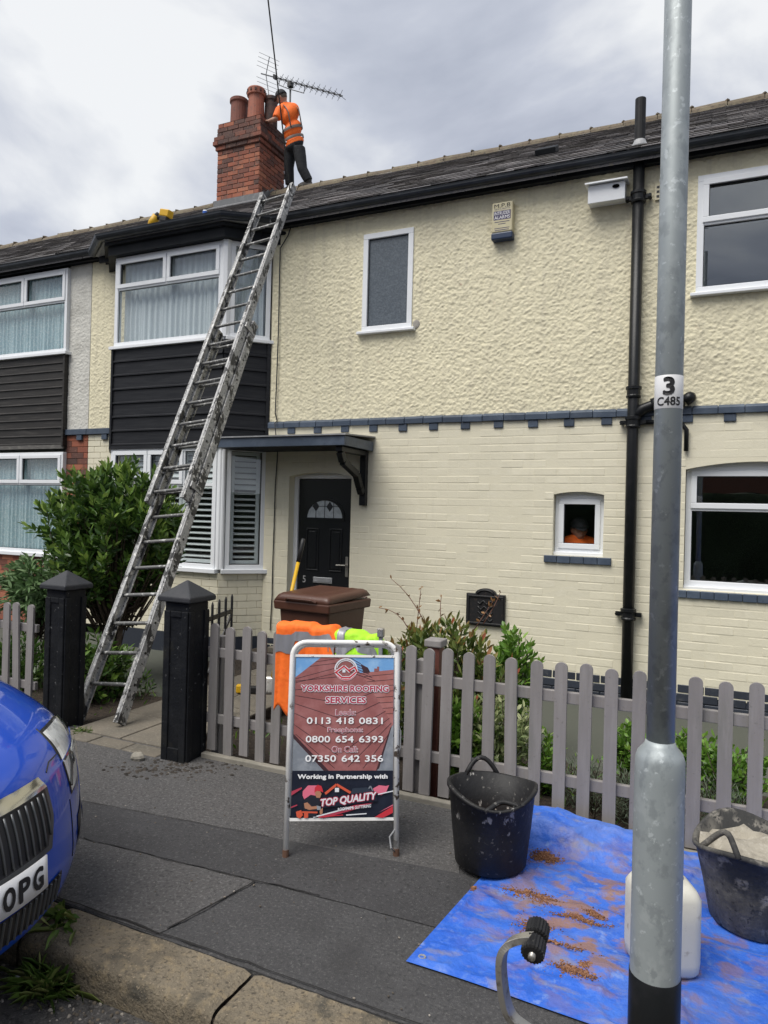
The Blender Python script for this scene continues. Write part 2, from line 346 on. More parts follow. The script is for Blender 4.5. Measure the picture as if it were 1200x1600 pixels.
# ================================================================== THE SETTING
def sheet(name, pts, z, mat_, parent=None, thick=.0, kind=None, **k):
    mb = MB()
    mb.prism([V(p[0], p[1], z) for p in pts], (0, 0, -(thick or .003)))
    return obj(name, mb, mat_, parent, kind=kind, **k)
sheet('ground', [(-300,-300),(300,-300),(300,300),(-300,300)], -.135, mat('far_ground', (.07,.075,.06), .95), thick=.2, kind='structure')
KB0, KB1, FY, YF = 1.885, 2.125, 3.82, 7.30          # kerb front/back, fence line, house front
sheet('road', [(-60,-5.2),(60,-5.2),(60,KB0),(-60,KB0)], -.115, m_road, thick=.02, kind='structure')
sheet('far_pavement', [(-60,-7.2),(60,-7.2),(60,-5.2),(-60,-5.2)], -.01, m_asphalt_light, thick=.12, kind='structure')
pav = sheet('pavement', [(-60,KB1),(60,KB1),(60,FY+.06),(-60,FY+.06)], 0, m_asphalt, thick=.13, kind='structure')
def wob(pts, n=14, amp=.012):
    o = []
    for i, p in enumerate(pts):
        q = pts[(i+1) % len(pts)]
        for k in range(n):
            t = k/n; P = V(p[0]+(q[0]-p[0])*t, p[1]+(q[1]-p[1])*t)
            a = amp if 0 < k else 0
            o.append((P.x + a*(mnoise.noise((P.x*9, P.y*9, 1.3))), min(FY+.05, max(KB1+.004, P.y + a*(mnoise.noise((P.x*9, P.y*9, 7.7)))))))
    return o
def gp(px, py): p = PZ(px, py); return (p.x, p.y)
# an older, paler strip by the gardens, a paler square by the kerb and the dark trench repair between them
st_l = gp(129,1253); st_r = gp(420,1309)
def ln(a, b, x): return a[1] + (b[1]-a[1])*(x-a[0])/(b[0]-a[0])
lo_l = gp(129,1312); lo_r = gp(420,1381)
sheet('paving_patch', wob([(-4.6, ln(st_l,st_r,-4.6)), (-1.0, ln(st_l,st_r,-1.0)), (-1.25, FY+.04), (-4.6, FY+.04)]), .004, m_asphalt_light, pav)
sheet('paving_patch', wob([(-9, lo_l[1]), lo_l, gp(398,1377), gp(262,1452), (gp(262,1452)[0]-.02, KB1+.006), (-9, KB1+.006)]), .004, m_asphalt_light, pav)
tr_ = [(-4.6, ln(lo_l,lo_r,-4.6)), (lo_l[0], lo_l[1]), lo_r, (.2, ln(lo_l,lo_r,-1.2)+.02), (.2, ln(st_l,st_r,-1.0)), (-1.0, ln(st_l,st_r,-1.0)), (-4.6, ln(st_l,st_r,-4.6))]
sheet('paving_patch', wob(tr_, amp=.006), .005, m_asphalt_dark, pav)
def crack(pts, w=.008):
    mb = MB(); pts = [V(p[0], p[1], 0) for p in pts]; fine = []
    for a, b in zip(pts, pts[1:]):
        for k in range(12): fine.append(a + (b-a)*(k/12))
    fine.append(pts[-1]); L = []; Rr = []
    for i, p in enumerate(fine):
        d = (fine[min(i+1, len(fine)-1)] - fine[max(0, i-1)]).normalized(); s_ = V(-d.y, d.x, 0)
        p = p + s_*(.014*mnoise.noise(p*11)); ww = w*(.35 + .8*abs(mnoise.noise(p*17)))
        L.append((p.x+s_.x*ww, p.y+s_.y*ww, .0085)); Rr.append((p.x-s_.x*ww, p.y-s_.y*ww, .0085))
    n = len(L); mb.add(L+Rr, [(i, n+i, n+i+1, i+1) for i in range(n-1)])
    return obj('joint', mb, mat('joint_dirt', (.014,.013,.012), .95), pav)
crack([gp(129,1312), gp(260,1345), gp(398,1378), gp(500,1400)], .005); crack([gp(398,1380), gp(262,1454)], .006); crack([gp(129,1253), gp(420,1309)], .004)
crack([(-4, KB1+.012), (-2.4, KB1+.014), (-1.4, KB1+.012), (1.6, KB1+.012)], .006)
# loose grit on pavement and in the gutter
def scatter(name, n, fn, rr, mats, parent, label=None):
    mb = MB()
    for i in range(n):
        x, y, z = fn(); r = random.uniform(*rr); mb.cur = random.random()
        a = random.uniform(0, 6.28); ax = (V(math.cos(a), math.sin(a), 0), V(-math.sin(a), math.cos(a), 0), V(0,0,1))
        mb.ell((x, y, z + r*.3), (r, r*random.uniform(.5,.9), r*.6), 5, 4, ax)
    return obj(name, mb, mats, parent, kind='stuff', label=label)
m_grit = mat('grit', (.2,.2,.2), .9, attr=[(0,(.06,.05,.04)), (.6,(.14,.115,.085)), (1,(.36,.33,.29))])
scatter('grit', 240, lambda: (random.uniform(-3.4,1.4), random.uniform(KB1+.02, FY-.02), .004), (.002,.007), m_grit, pav)
props(scatter('gutter_gravel', 900, lambda: (random.uniform(-3.2,1.2), KB0-.01-abs(random.gauss(0,.09)), -.116), (.002,.010), m_grit, None, 'loose grit and leaf litter along the kerb foot'), cat='gravel')
# kerb: long gritstone blocks
kerb = sheet('kerb', [(-30,KB0+.01),(30,KB0+.01),(30,KB1-.004),(-30,KB1-.004)], -.03, m_soil, thick=.1, kind='structure')
xj = gp(396,1519)[0]
kx = xj - 12*.93
while kx < 9:
    L = .93 + random.uniform(-.03,.03) if not (-.1 < kx - xj < 1.5) else .98
    if abs(kx + .93 - xj) < .06: L = xj - kx
    mb = MB(); x0, x1 = kx+.006, kx+L-.006; dz = random.uniform(-.004,.006)
    nu, nv = 30, 22
    def kf(u, v, x0=x0, x1=x1, dz=dz):
        x_ = x0 + (x1-x0)*u; s_ = v*(.10+.235+.02)           # up the face then over the top
        r = .028
        if s_ < .10: y_, z_ = KB0 + .004*mnoise.noise((x_*6, s_*30, 3)), -.115+s_*.95
        else: y_, z_ = KB0 + (s_-.10)*(KB1-.012-KB0)/.255, 0.0+dz
        if .085 < s_ < .125: k_ = (s_-.085)/.04; z_ = -.115+.081 + (dz+.115-.081)*math.sin(k_*math.pi/2); y_ = KB0 + .0235*(1-math.cos(k_*math.pi/2))
        e_ = min(u, 1-u)*(x1-x0); z_ -= .012*max(0, 1-e_/.03)**2
        return (x_, y_ + .004*mnoise.noise((x_*14, z_*9, 5)), z_ + .0045*mnoise.noise((x_*9, y_*22, dz*900)) + .002*mnoise.noise((x_*40, y_*60, 2)))
    mb.grid(kf, nu, nv)
    obj('kerb_stone', mb, m_kerb, kerb, smooth=True); kx += L
# garden ground
def gz(y): t = min(1, max(0, (y-4.2)/2.0)); return -.03-.19*t*t*(3-2*t)      # the beds fall a little towards the house
gs = MB()
gs.grid(lambda u, v: (-16+22*u, FY+.06+(YF-.02-FY-.06)*v, gz(FY+.06+(YF-.02-FY-.06)*v) + .03*mnoise.noise((u*70, v*14, 1)) + .012*mnoise.noise((u*260, v*50, 4))), 260, 44)
obj('garden_soil', gs, m_soil, smooth=True, kind='structure')
path = sheet('garden_path', [(-4.22,FY+.05),(-3.28,FY+.05),(-3.28,5.2),(-3.0,6.2),(-3.0,YF-.1),(-4.9,YF-.1),(-4.9,5.9),(-4.22,5.2)], .0, m_soil, thick=.3, kind='structure')
for j in range(5):
    for i in range(2):
        x0 = -4.21+i*.465; y0 = FY-.04+j*.52
        mb = MB().box((x0+.006, y0+.006, -.03), (x0+.459, y0+.512, .012+random.uniform(-.004,.004))); obj('paving_slab', mb, m_slab, path, bevel=.006)
for i in range(3):
    mb = MB().box((-4.2+i*.31+.004, FY-.2, -.03), (-4.2+i*.31+.306, FY-.052, .010+random.uniform(0,.004))); obj('threshold_stone', mb, m_slab, path, bevel=.008)
strip = sheet('concrete_path', [(-2.99,6.52),(6,6.52),(6,YF-.03),(-2.99,YF-.03)], -.165, m_slab, thick=.12, kind='structure')
for i in range(9):
    obj('edging_kerb', MB().box((-2.99+i*.95, 6.45, -.30), (-2.99+i*.95+.94, 6.516, -.15)), m_conc, strip, bevel=.006)
for i in range(6):
    a = V(-3.02+i*.92, FY+.0, 0); obj('edging_kerb', MB().box((a.x, FY-.055, -.03), (a.x+.91, FY-.005, .035)), m_conc, pav, bevel=.006)

# ================================================================== THE HOUSE
house = thing('terraced_house', (-2.5, YF, 0), 'cream painted two-storey terraced house with black bay cladding, soil pipe and brick chimney', 'house')
nb = thing('terraced_house', (-11, YF, 0), 'adjoining house at far left with blue lace curtains and red brick', 'house')
XB = -4.96; BD = .39
bayA, bayB, bayC, bayD = V(XB-BD-1.78-BD, YF, 0), V(XB-BD-1.78, YF-BD, 0), V(XB-BD, YF-BD, 0), V(XB, YF, 0)
class Fr:                                   # a wall frame: a along the wall, b outwards, z up
    def __init__(s, o, u): s.o = Vector(o); s.u = Vector(u).normalized(); s.n = s.u.cross(V(0,0,1)); 
    def p(s, a, b, z): q = s.o + s.u*a + s.n*b; return V(q.x, q.y, z)
    def box(s, mb, a0, a1, b0, b1, z0, z1):
        return mb.obox(s.p((a0+a1)/2, (b0+b1)/2, (z0+z1)/2), (s.u, s.n, V(0,0,1)), ((a1-a0)/2, (b1-b0)/2, (z1-z0)/2))
WALL = Fr((0, YF, 0), (1, 0, 0)); BAYF = Fr(bayB, bayC-bayB); BAYR = Fr(bayC, bayD-bayC); BAYL = Fr(bayA, bayB-bayA)
def wx(px, py): p = PY(px, py, YF); return p.x, p.z
def ring(fr, mb, a0, a1, b0, b1, z0, z1, w):
    fr.box(mb, a0, a1, b0, b1, z0, z0+w); fr.box(mb, a0, a1, b0, b1, z1-w, z1)
    fr.box(mb, a0, a0+w, b0, b1, z0+w, z1-w); fr.box(mb, a1-w, a1, b0, b1, z0+w, z1-w)
def window(parent, fr, a0, a1, z0, z1, lights, back=-.06, front=.0, fw=.05, sill=.03, glass=None, label=None):
    """lights: (a0,a1,z0,z1 as fractions of the inside, opener?)"""
    mb = MB(); ring(fr, mb, a0, a1, back, front, z0, z1, fw)
    ia0, ia1, iz0, iz1 = a0+fw, a1-fw, z0+fw, z1-fw; W_, H_ = ia1-ia0, iz1-iz0
    us = sorted({l[1] for l in lights if l[1] < .99}); 
    L2 = []
    for l in lights: L2.append((ia0+W_*l[0] + (.018 if l[0] > .01 else 0), ia0+W_*l[1] - (.018 if l[1] < .99 else 0), iz0+H_*l[2] + (.018 if l[2] > .01 else 0), iz0+H_*l[3] - (.018 if l[3] < .99 else 0), l[4]))
    done = set()
    for l in lights:
        if l[3] < .99 and ('z', l[3]) not in done: done.add(('z', l[3])); zc = iz0+H_*l[3]; fr.box(mb, ia0, ia1, back+.002, front-.003, zc-.018, zc+.018)
        if l[1] < .99:
            ac = ia0+W_*l[1]; fr.box(mb, ac-.018, ac+.018, back+.003, front-.005, iz0+H_*l[2]+.001, iz0+H_*l[3]-.001)
    w = obj('window', mb, m_upvc, parent, bevel=.004, label=label)
    for (p0, p1, q0, q1, op) in L2:
        if op:
            s_ = MB(); ring(fr, s_, p0-.012, p1+.012, front-.02, front+.014, q0-.012, q1+.012, .052); obj('sash', s_, m_upvc, w, bevel=.004)
            p0 += .04; p1 -= .04; q0 += .04; q1 -= .04
        g = MB(); ring(fr, g, p0-.001, p1+.001, front-.030, front-.024+(.02 if op else 0), q0-.001, q1+.001, .007); obj('gasket', g, m_bead, w)
        obj('pane', fr.box(MB(), p0, p1, front-.038, front-.034, q0, q1), glass or m_glass, w)
    if sill:
        obj('sill', fr.box(MB(), a0-.045, a1+.045, back+.005, front+.045, z0-sill, z0+.002), m_upvc, w, bevel=.005)
    return w
def curtain(parent, fr, a0, a1, z0, z1, b, mat_, folds=9, wavy=.02, ruffle=0):
    mb = MB()
    def f(u, v):
        a = a0+(a1-a0)*u; ph = u*folds*6.283 + 2.2*mnoise.noise((u*3.1, a0, 0))
        return fr.p(a, b + wavy*(math.sin(ph) + .5*math.sin(2.3*ph+1)) * (1.0-.4*v), z0+(z1-z0)*v + (ruffle*math.sin(u*folds*14) if v < .01 else 0))
    mb.grid(f, folds*12, 6)
    return obj('curtain', mb, mat_, parent, smooth=True)

# ---- levels
Z_STR0, Z_STR1 = 2.668, 2.748; Z_PL = .105; Z_EAVE = 5.02
# ---- openings in the front wall: (x0, x1, z0, z1)
def rect(p, q): (a, b), (c, d) = wx(*p), wx(*q); return [a, c, d, b]
o_stair = rect((570,368), (644,513)); o_up = rect((1091,277), (1091,460)); o_up[1] = o_up[0]+1.25
o_wc = rect((866,768), (942,871)); o_kit = rect((1072,722), (1072,922)); o_kit[1] = o_kit[0]+1.25
xd0 = wx(452,800)[0]; xd1 = wx(549,800)[0]; zdt = wx(500,738)[1]; o_door = [xd0, xd1, .06, zdt]
XE = 2.6
# ---- roughcast upper wall: real relief
def vnoise(x, z, s, seed):
    r = np.random.default_rng(seed).random((512, 512)); x = x/s; z = z/s
    xi = np.floor(x).astype(int); zi = np.floor(z).astype(int); fx = x-xi; fz = z-zi; fx = fx*fx*(3-2*fx); fz = fz*fz*(3-2*fz)
    g = lambda i, j: r[i % 512, j % 512]
    return (g(xi,zi)*(1-fx)+g(xi+1,zi)*fx)*(1-fz) + (g(xi,zi+1)*(1-fx)+g(xi+1,zi+1)*fx)*fz
def roughcast(name, fr, a0, a1, z0, z1, holes, mat_, parent, step=.0085, amp=1.0):
    nx, nz = max(2, int((a1-a0)/step)), int((z1-z0)/step)
    A, Z = np.meshgrid(np.linspace(a0, a1, nx+1), np.linspace(z0, z1, nz+1))
    wxx = A + .010*vnoise(A, Z, .035, 11); wz = Z + .010*vnoise(A, Z, .035, 12)
    h = .0075*np.clip(vnoise(wxx, wz*1.2, .028, 1)-.25, 0, 1) + .0075*vnoise(wxx, wz, .018, 2) + .008*vnoise(A, Z, .35, 3)
    edge = np.minimum(np.minimum(A-a0, a1-A)/.03, 1).clip(0, 1); h = h*amp*(.3+.7*edge)
    o_ = np.array(fr.o); u_ = np.array(fr.u); n_ = np.array(fr.n)
    P = o_[None,None,:] + A[...,None]*u_ + h[...,None]*n_; P[...,2] = Z
    ca = (A[:-1,:-1]+A[1:,1:])/2; cz = (Z[:-1,:-1]+Z[1:,1:])/2; keep = np.ones(ca.shape, bool)
    for (x0, x1, y0, y1) in holes: keep &= ~((ca > x0+.01) & (ca < x1-.01) & (cz > y0+.01) & (cz < y1-.01))
    idx = np.arange((nx+1)*(nz+1)).reshape(nz+1, nx+1)
    q = np.stack([idx[:-1,:-1], idx[:-1,1:], idx[1:,1:], idx[1:,:-1]], -1)[keep]
    vv = P.reshape(-1, 3); c = vv.mean(0); me = bpy.data.meshes.new(name)
    me.vertices.add(len(vv)); me.vertices.foreach_set('co', (vv-c).ravel())
    me.loops.add(q.size); me.loops.foreach_set('vertex_index', q.ravel())
    me.polygons.add(len(q)); me.polygons.foreach_set('loop_start', np.arange(0, q.size, 4)); me.polygons.foreach_set('loop_total', np.full(len(q), 4))
    me.update(calc_edges=True); finish(me, True); me.materials.append(mat_)
    o = bpy.data.objects.new(name, me); COL.objects.link(o); place(o, c, parent); return o
def solid_wall(name, fr, a0, a1, z0, z1, holes, b0, b1, mat_, parent):
    xs = sorted({a0, a1} | {h[i] for h in holes for i in (0,1) if a0 < h[i] < a1}); zs = sorted({z0, z1} | {h[i] for h in holes for i in (2,3) if z0 < h[i] < z1})
    mb = MB()
    for i in range(len(xs)-1):
        for j in range(len(zs)-1):
            cx, cz = (xs[i]+xs[i+1])/2, (zs[j]+zs[j+1])/2
            if any(h[0] < cx < h[1] and h[2] < cz < h[3] for h in holes): continue
            fr.box(mb, xs[i], xs[i+1], b0, b1, zs[j], zs[j+1])
    return obj(name, mb, mat_, parent)
roughcast('render_wall', WALL, XB+.03, XE, Z_STR1-.01, 5.14, [o_stair, o_up], m_render, house)
solid_wall('inner_wall', WALL, XB, XE+.9, 0.0, 5.107, [o_stair, o_up, o_wc, o_kit, o_door], -.26, -.022, m_mortar, house)
# ---- painted brick lower wall
BH, BL, BJ = .083, .236, .005
def bricks(fr, a0, a1, z0, z1, holes, phase=0):
    rows = int(round((z1-z0)/BH)); hh = (z1-z0)/rows; res = []
    for r in range(rows):
        z = z0 + r*hh; a = a0 - (BL/2 if (r+phase) % 2 else 0)
        spans = [(a0, a1)]
        for h in holes:
            if h[2] - .02 < z + hh/2 < h[3] + .02:
                s2 = []
                for s0, s1 in spans:
                    if h[1] <= s0 or h[0] >= s1: s2.append((s0, s1)); continue
                    if h[0] > s0: s2.append((s0, h[0]))
                    if h[1] < s1: s2.append((h[1], s1))
                spans = s2
        while a < a1:
            for s0, s1 in spans:
                b0, b1 = max(a, s0), min(a+BL, s1)
                if b1-b0 > .03: res.append(((b0+b1)/2, z+hh/2, b1-b0-.0022, hh-BJ))
            a += BL
    return res
lw = solid_wall('brick_wall', WALL, XB, XE, 0.0, Z_STR0, [o_wc, o_kit, o_door], -.020, .0158, m_mortar, house)
def chamf(L, D, Hh, c=.006):
    """brick with eased front edges, front face towards -Y"""
    x, z = L/2, Hh/2; mb = MB()
    k = .0022; f = [(-x+k,-D,-z+c),(x-k,-D,-z+c),(x-k,-D,z-c),(-x+k,-D,z-c)]; g = [(-x,-D+c,-z),(x,-D+c,-z),(x,-D+c,z),(-x,-D+c,z)]; h = [(-x,0,-z),(x,0,-z),(x,0,z),(-x,0,z)]
    fs = [(0,1,2,3)] + [(4+i, 4+(i+1)%4, (i+1)%4, i) for i in range(4)] + [(8+i, 8+(i+1)%4, 4+(i+1)%4, 4+i) for i in range(4)]
    return mb.add(f+g+h, fs)
cb = chamf(BL-.0022, .013, BH-BJ); bme = bpy.data.meshes.new('brick'); bme.from_pydata(cb.v, [], cb.f); bme.materials.append(m_cream); bme.update()
bl = bricks(WALL, XB+.02, XE, Z_PL, Z_STR0-.002, [o_wc, o_kit, o_door])
vis = [b for b in bl if b[0] < 1.3]
def shown(b):
    p = V(b[0], YF, b[1]) - CO; return p.length
vis.sort(key=shown); first = {id(b) for b in vis[:300]}
rest = MB()
for b in bl:
    pr = random.uniform(-.0015, .0015); tl = random.gauss(0, .0025); zoff = random.uniform(-.0015,.0015)
    if id(b) in first:
        inst('brick', bme, (b[0], YF-.004+pr, b[1]+zoff), lw, (b[2]/(BL-.0022), 1, b[3]/(BH-BJ)), (random.gauss(0,.006), tl, random.gauss(0,.004)))
    else:
        k = chamf(b[2], .013, b[3]); rest.add([(v[0]+b[0], v[1]+YF-.004+pr, v[2]+b[1]+zoff+v[0]*tl) for v in k.v], k.f)
obj('brickwork', rest, m_cream, lw, kind='stuff')
# segmental heads over the three openings
def arch_fill(o, rise, name='arch_brickwork'):
    a0, a1, z1 = o[0]-.002, o[1]+.002, o[3]; n = 14; pts = [V(a0, YF-.0165, z1+.004)]
    for i in range(n+1):
        t = i/n; pts.append(V(a0+(a1-a0)*t, YF-.0165, z1-rise+rise*(1-(2*t-1)**2)))
    pts.append(V(a1, YF-.0165, z1+.004))
    return obj(name, MB().prism(pts, (0, .12, 0)), m_cream, lw)
arch_fill(o_wc, .03); arch_fill(o_kit, .07); arch_fill(o_door, .05)
# ---- string course with dentil headers, plinth, brick sills
sco = obj('string_course', WALL.box(MB(), XB+.03, XE, -.01, .03, Z_STR0+.006, Z_STR1-.010), m_slate_blue, house)
x = XB+.03
while x < XE:
    L = .228 + random.uniform(-.006,.006); pr = random.uniform(-.003,.004)
    mb = MB(); z0, z1 = Z_STR0, Z_STR1
    mb.prism([V(x+.003, YF, z0), V(x+.003, YF-.046-pr, z0), V(x+.003, YF-.048-pr, z1-.022), V(x+.003, YF-.012, z1+.004), V(x+.003, YF, z1+.004)], (L-.006, 0, random.uniform(-.003,.003)))
    obj('brick', mb, m_slate_blue, sco, bevel=.004); x += L
dp = [(46,0)]
xs_d = [wx(20/4.286+580, 672)[0]]
step_d = wx(1087/4.286+580, 664)[0]-wx(20/4.286+580, 672)[0]; step_d /= 5
k0 = xs_d[0]
for i in range(-3, 17):
    xx = k0 + i*step_d
    if XB+.06 < xx < XE-.1: obj('dentil', WALL.box(MB(), xx-.052, xx+.052, -.02, .034, Z_STR0-.078+random.uniform(-.004,.004), Z_STR0-.001), m_slate_blue, sco, bevel=.008)
pl = obj('plinth', WALL.box(MB(), XB+.02, XE, -.01, .010, -.25, Z_PL-.006), m_plinth, house)
for r in range(4):
    x = XB+.02 - (BL/2 if r % 2 else 0)
    while x < XE:
        x0 = max(x, XB+.02); 
        if x+BL-x0 > .05 and not (xd0-.02 < x+BL/2 < xd1+.02 and False):
            obj('brick', WALL.box(MB(), x0+.004, x+BL-.004, 0, .020+random.uniform(-.002,.003), Z_PL-BH*(r+1)+.004, Z_PL-BH*r-.004), m_plinth, pl, bevel=.005, seg=1)
        x += BL
def brick_sill(o, n, over):
    s_ = obj('brick_sill', WALL.box(MB(), o[0]-over+.01, o[1]+over-.01, -.05, .025, o[2]-.068, o[2]-.006), m_slate_blue, house)
    w_ = (o[1]-o[0]+2*over)/n
    for i in range(n):
        a = o[0]-over+i*w_; obj('brick', WALL.box(MB(), a+.002, a+w_-.002, -.045, .042+random.uniform(-.002,.003), o[2]-.074+random.uniform(-.002,.002), o[2]-.001), m_slate_blue, s_, bevel=.006)
brick_sill(o_wc, 5, .085); brick_sill(o_kit, 12, .085)

# ---- windows in the flat front
w = window(house, WALL, *o_stair[:2], o_stair[2], o_stair[3], [(0,1,0,1,False)], back=-.08, front=.028, fw=.062, glass=m_obscure, label='tall narrow landing window with obscured glass')
mp2 = PY(651, 507, YF); mbp = MB(); mbp.ell((mp2.x, YF-.012, mp2.z), (.045,.012,.05), 9, 6); obj('mortar_patch', mbp, m_mort, house)
w = window(house, WALL, *o_up[:2], o_up[2], o_up[3], [(0,1,0,.60,False), (0,1,.60,1,True)], back=-.08, front=.028, fw=.06, glass=m_glassk, label='upper right window with dark panes')
for o in (o_wc, o_kit): obj('window_head', WALL.box(MB(), o[0]+.003, o[1]-.003, -.115, -.072, o[3]-.038, o[3]+.001), m_upvc, house)
w = window(house, WALL, o_wc[0]+.004, o_wc[1]-.004, o_wc[2]+.035, o_wc[3]-.036, [(0,1,0,1,True)], back=-.12, front=-.065, fw=.05, sill=.035, label='small square window near the soil pipe')
w = window(house, WALL, o_kit[0]+.004, o_kit[1]-.004, o_kit[2]+.035, o_kit[3]-.037, [(0,1,0,.66,False), (0,1,.66,1,True)], back=-.12, front=-.065, fw=.055, sill=.035, glass=m_glassk, label='wide kitchen window with a deep lower pane')
# kitchen tap and draining tray seen through the pane
p = wx(1152,908); tp = MB(); tp.tube([V(p[0]-.02, YF+.35, .8), V(p[0]-.02, YF+.35, 1.02), V(p[0]+.0, YF+.35, 1.07), V(p[0]+.06, YF+.35, 1.09), V(p[0]+.11, YF+.35, 1.05)], .012, 8)
props(obj('kitchen_tap', tp, m_steel, smooth=True), 'chrome swan-neck tap seen through the kitchen window', 'tap')
props(obj('worktop', MB().box((o_kit[0]-.3, YF+.28, .5), (o_kit[1]+.3, YF+.85, .80)), m_interior), 'kitchen worktop just inside the wide lower window', 'worktop')
# room shell so the panes look into dim rooms
rm = MB()
for (a, b) in (((-9, YF+3.4, 0), (3.6, YF+3.5, 5.1)), ((3.5, YF-.2, 0), (3.6, YF+3.4, 5.1)), ((-8.0, YF+.3, 0), (-7.9, YF+3.4, 5.1)), ((-7.9, YF+.262, 2.55), (3.5, YF+3.4, 2.65)), ((-7.9, YF+.262, 5.02), (3.5, YF+3.4, 5.1)), ((-7.9, YF+.262, -.1), (3.5, YF+3.4, .0)),
               ((-2.6, YF+.27, 0), (-2.5, YF+3.4, 5.0)), ((-.6, YF+.27, 0), (-.5, YF+3.4, 5.0)), ((-4.93, YF+.27, 0), (-4.86, YF+3.4, 5.0))): rm.box(a, b)
obj('inner_rooms', rm, m_interior, house)

# ---- bay: two storeys of white windows with black boarding between
zb = lambda px, py: PY(px, py, YF-BD).z
Z_BS1 = zb(178,543); Z_BW1 = zb(183,404)+.0; Z_CL0 = zb(171,697); Z_LW0 = zb(330,889); Z_LW1 = Z_CL0-.03
bayw = MB(); 
def bay_ring(mb, off0, off1, z0, z1):
    """strip following the three sides of the bay, between two offsets from the wall line"""
    def path_(o):
        h = o*math.tan(rad(22.5)); 
        return [bayA+V(-o*1.414, 0, 0), bayB+V(-h, -o, 0), bayC+V(h, -o, 0), bayD+V(o*1.414, 0, 0)]
    a, b = path_(off0), path_(off1)
    for i in range(3):
        vs_ = [a[i], a[i+1], b[i+1], b[i]]
        mb.add([V(v.x, v.y, z0) for v in vs_] + [V(v.x, v.y, z1) for v in vs_], [(0,1,2,3),(4,7,6,5),(0,4,5,1),(1,5,6,2),(2,6,7,3),(3,7,4,0)])
    return mb
bay = part('bay', bayC, house)
obj('bay_wall', bay_ring(MB(), -.12, -.022, 0, Z_LW0-.045), m_mortar, bay)
obj('bay_backing', bay_ring(MB(), -.10, -.012, Z_CL0-.02, Z_BS1-.02), m_clad, bay)
rest = MB(); LF = (bayC-bayB).length; LR = (bayD-bayC).length
for fr, L in ((BAYF, LF), (BAYR, LR)):
    for (a, z, l_, h_) in bricks(fr, 0, L, Z_PL, Z_LW0-.045, []): fr.box(rest, a-l_/2, a+l_/2, -.03, -.001+random.uniform(-.001,.002), z-h_/2, z+h_/2)
    for (a, z, l_, h_) in bricks(fr, 0, L, -.08, Z_PL-.004, []): pass
obj('brickwork', rest, m_cream, bay, kind='stuff', bevel=.004)
obj('bay_plinth', bay_ring(MB(), -.1, .012, -.25, Z_PL), m_plinth, bay)
# boarding: seven boards each side
nbd = 7; bh = (Z_BS1-.03-Z_CL0)/nbd
for fr, L in ((BAYF, LF), (BAYR, LR)):
    for i in range(nbd):
        z0 = Z_CL0+i*bh; mb = MB(); e = .003
        mb.prism([fr.p(e, .0, z0+.002), fr.p(e, .030, z0+.004), fr.p(e, .030, z0+.020), fr.p(e, .016, z0+.030), fr.p(e, .012, z0+bh-.004), fr.p(e, .0, z0+bh-.002)], fr.u*(L-2*e))
        obj('board', mb, m_clad, bay)
    fr.box(mb := MB(), -.012 if fr is BAYF else L-.03, .02 if fr is BAYF else L+.01, -.01, .036, Z_CL0-.02, Z_BS1-.02); obj('corner_trim', mb, m_clad, bay)
obj('bottom_trim', bay_ring(MB(), -.02, .034, Z_CL0-.045, Z_CL0-.002), m_clad, bay)
# upper windows
ZT = Z_BW1
bw = window(bay, BAYF, .0, LF-.045, Z_BS1, ZT, [(0,.5,0,.66,False),(.5,1,0,.66,False),(0,.5,.66,1,True),(.5,1,.66,1,True)][2:] + [(0,1,0,.66,False)], back=-.06, front=.01, fw=.055, sill=.04)
window(bay, BAYR, .06, LR, Z_BS1, ZT, [(0,1,0,1,False)], back=-.06, front=.01, fw=.055, sill=.04)
obj('corner_post', MB().tube([V(bayC.x-.012, bayC.y+.03, Z_BS1), V(bayC.x-.012, bayC.y+.03, ZT)], .062, 8), m_upvc, bay)
curtain(bay, BAYF, .05, LF-.06, Z_BS1+.03, ZT-.03, -.13, m_curtain, 16, .022)
curtain(bay, BAYR, .12, LR-.02, Z_BS1+.03, ZT-.03, -.13, m_curtain, 5, .022)
# lower windows with shutters
window(bay, BAYF, .0, LF-.06, Z_LW0, Z_LW1, [(0,.36,.70,1,True),(.36,.72,.70,1,True),(0,.5,0,.70,False),(.5,1,0,.70,False)][:2] + [(.72,1,.70,1,False),(0,1,0,.70,False)], back=-.06, front=.01, fw=.055, sill=.05)
window(bay, BAYR, .07, LR, Z_LW0, Z_LW1, [(0,1,0,1,False)], back=-.06, front=.01, fw=.055, sill=.05)
for k in range(3): obj('corner_post', MB().tube([V(bayC.x-.035+.03*k, bayC.y+.010+.012*(k-1)**2+.0*k, Z_LW0), V(bayC.x-.035+.03*k, bayC.y+.010+.012*(k-1)**2, Z_LW1)], .03, 10), m_upvc, bay)
def shutters(fr, a0, a1, z0, z1, n):
    s_ = MB(); ring(fr, s_, a0, a1, -.12, -.085, z0, z1, .045); sh = obj('shutter_frame', s_, m_blind, bay, bevel=.003)
    pz = (z1-z0-.10)/n
    for i in range(n):
        zc = z0+.05+pz*(i+.5); c = fr.p((a0+a1)/2, -.102, zc); t = rad(20 + (38 if i > n*.62 else 0))
        nn = fr.n*math.cos(t) - V(0,0,1)*math.sin(t); up = fr.n*math.sin(t) + V(0,0,1)*math.cos(t)
        obj('louvre', MB().obox(c, (fr.u, nn, up), ((a1-a0)/2-.048, .030, .0045)), m_blind, bay)
shutters(BAYR, .135, LR-.06, Z_LW0+.06, Z_LW1-.05, 18)
shutters(BAYF, .07, .58, Z_LW0+.06, Z_LW1-.05, 18); shutters(BAYF, .59, 1.12, Z_LW0+.06, Z_LW1-.05, 18); shutters(BAYF, 1.13, LF-.12, Z_LW0+.06, Z_LW1-.05, 18)
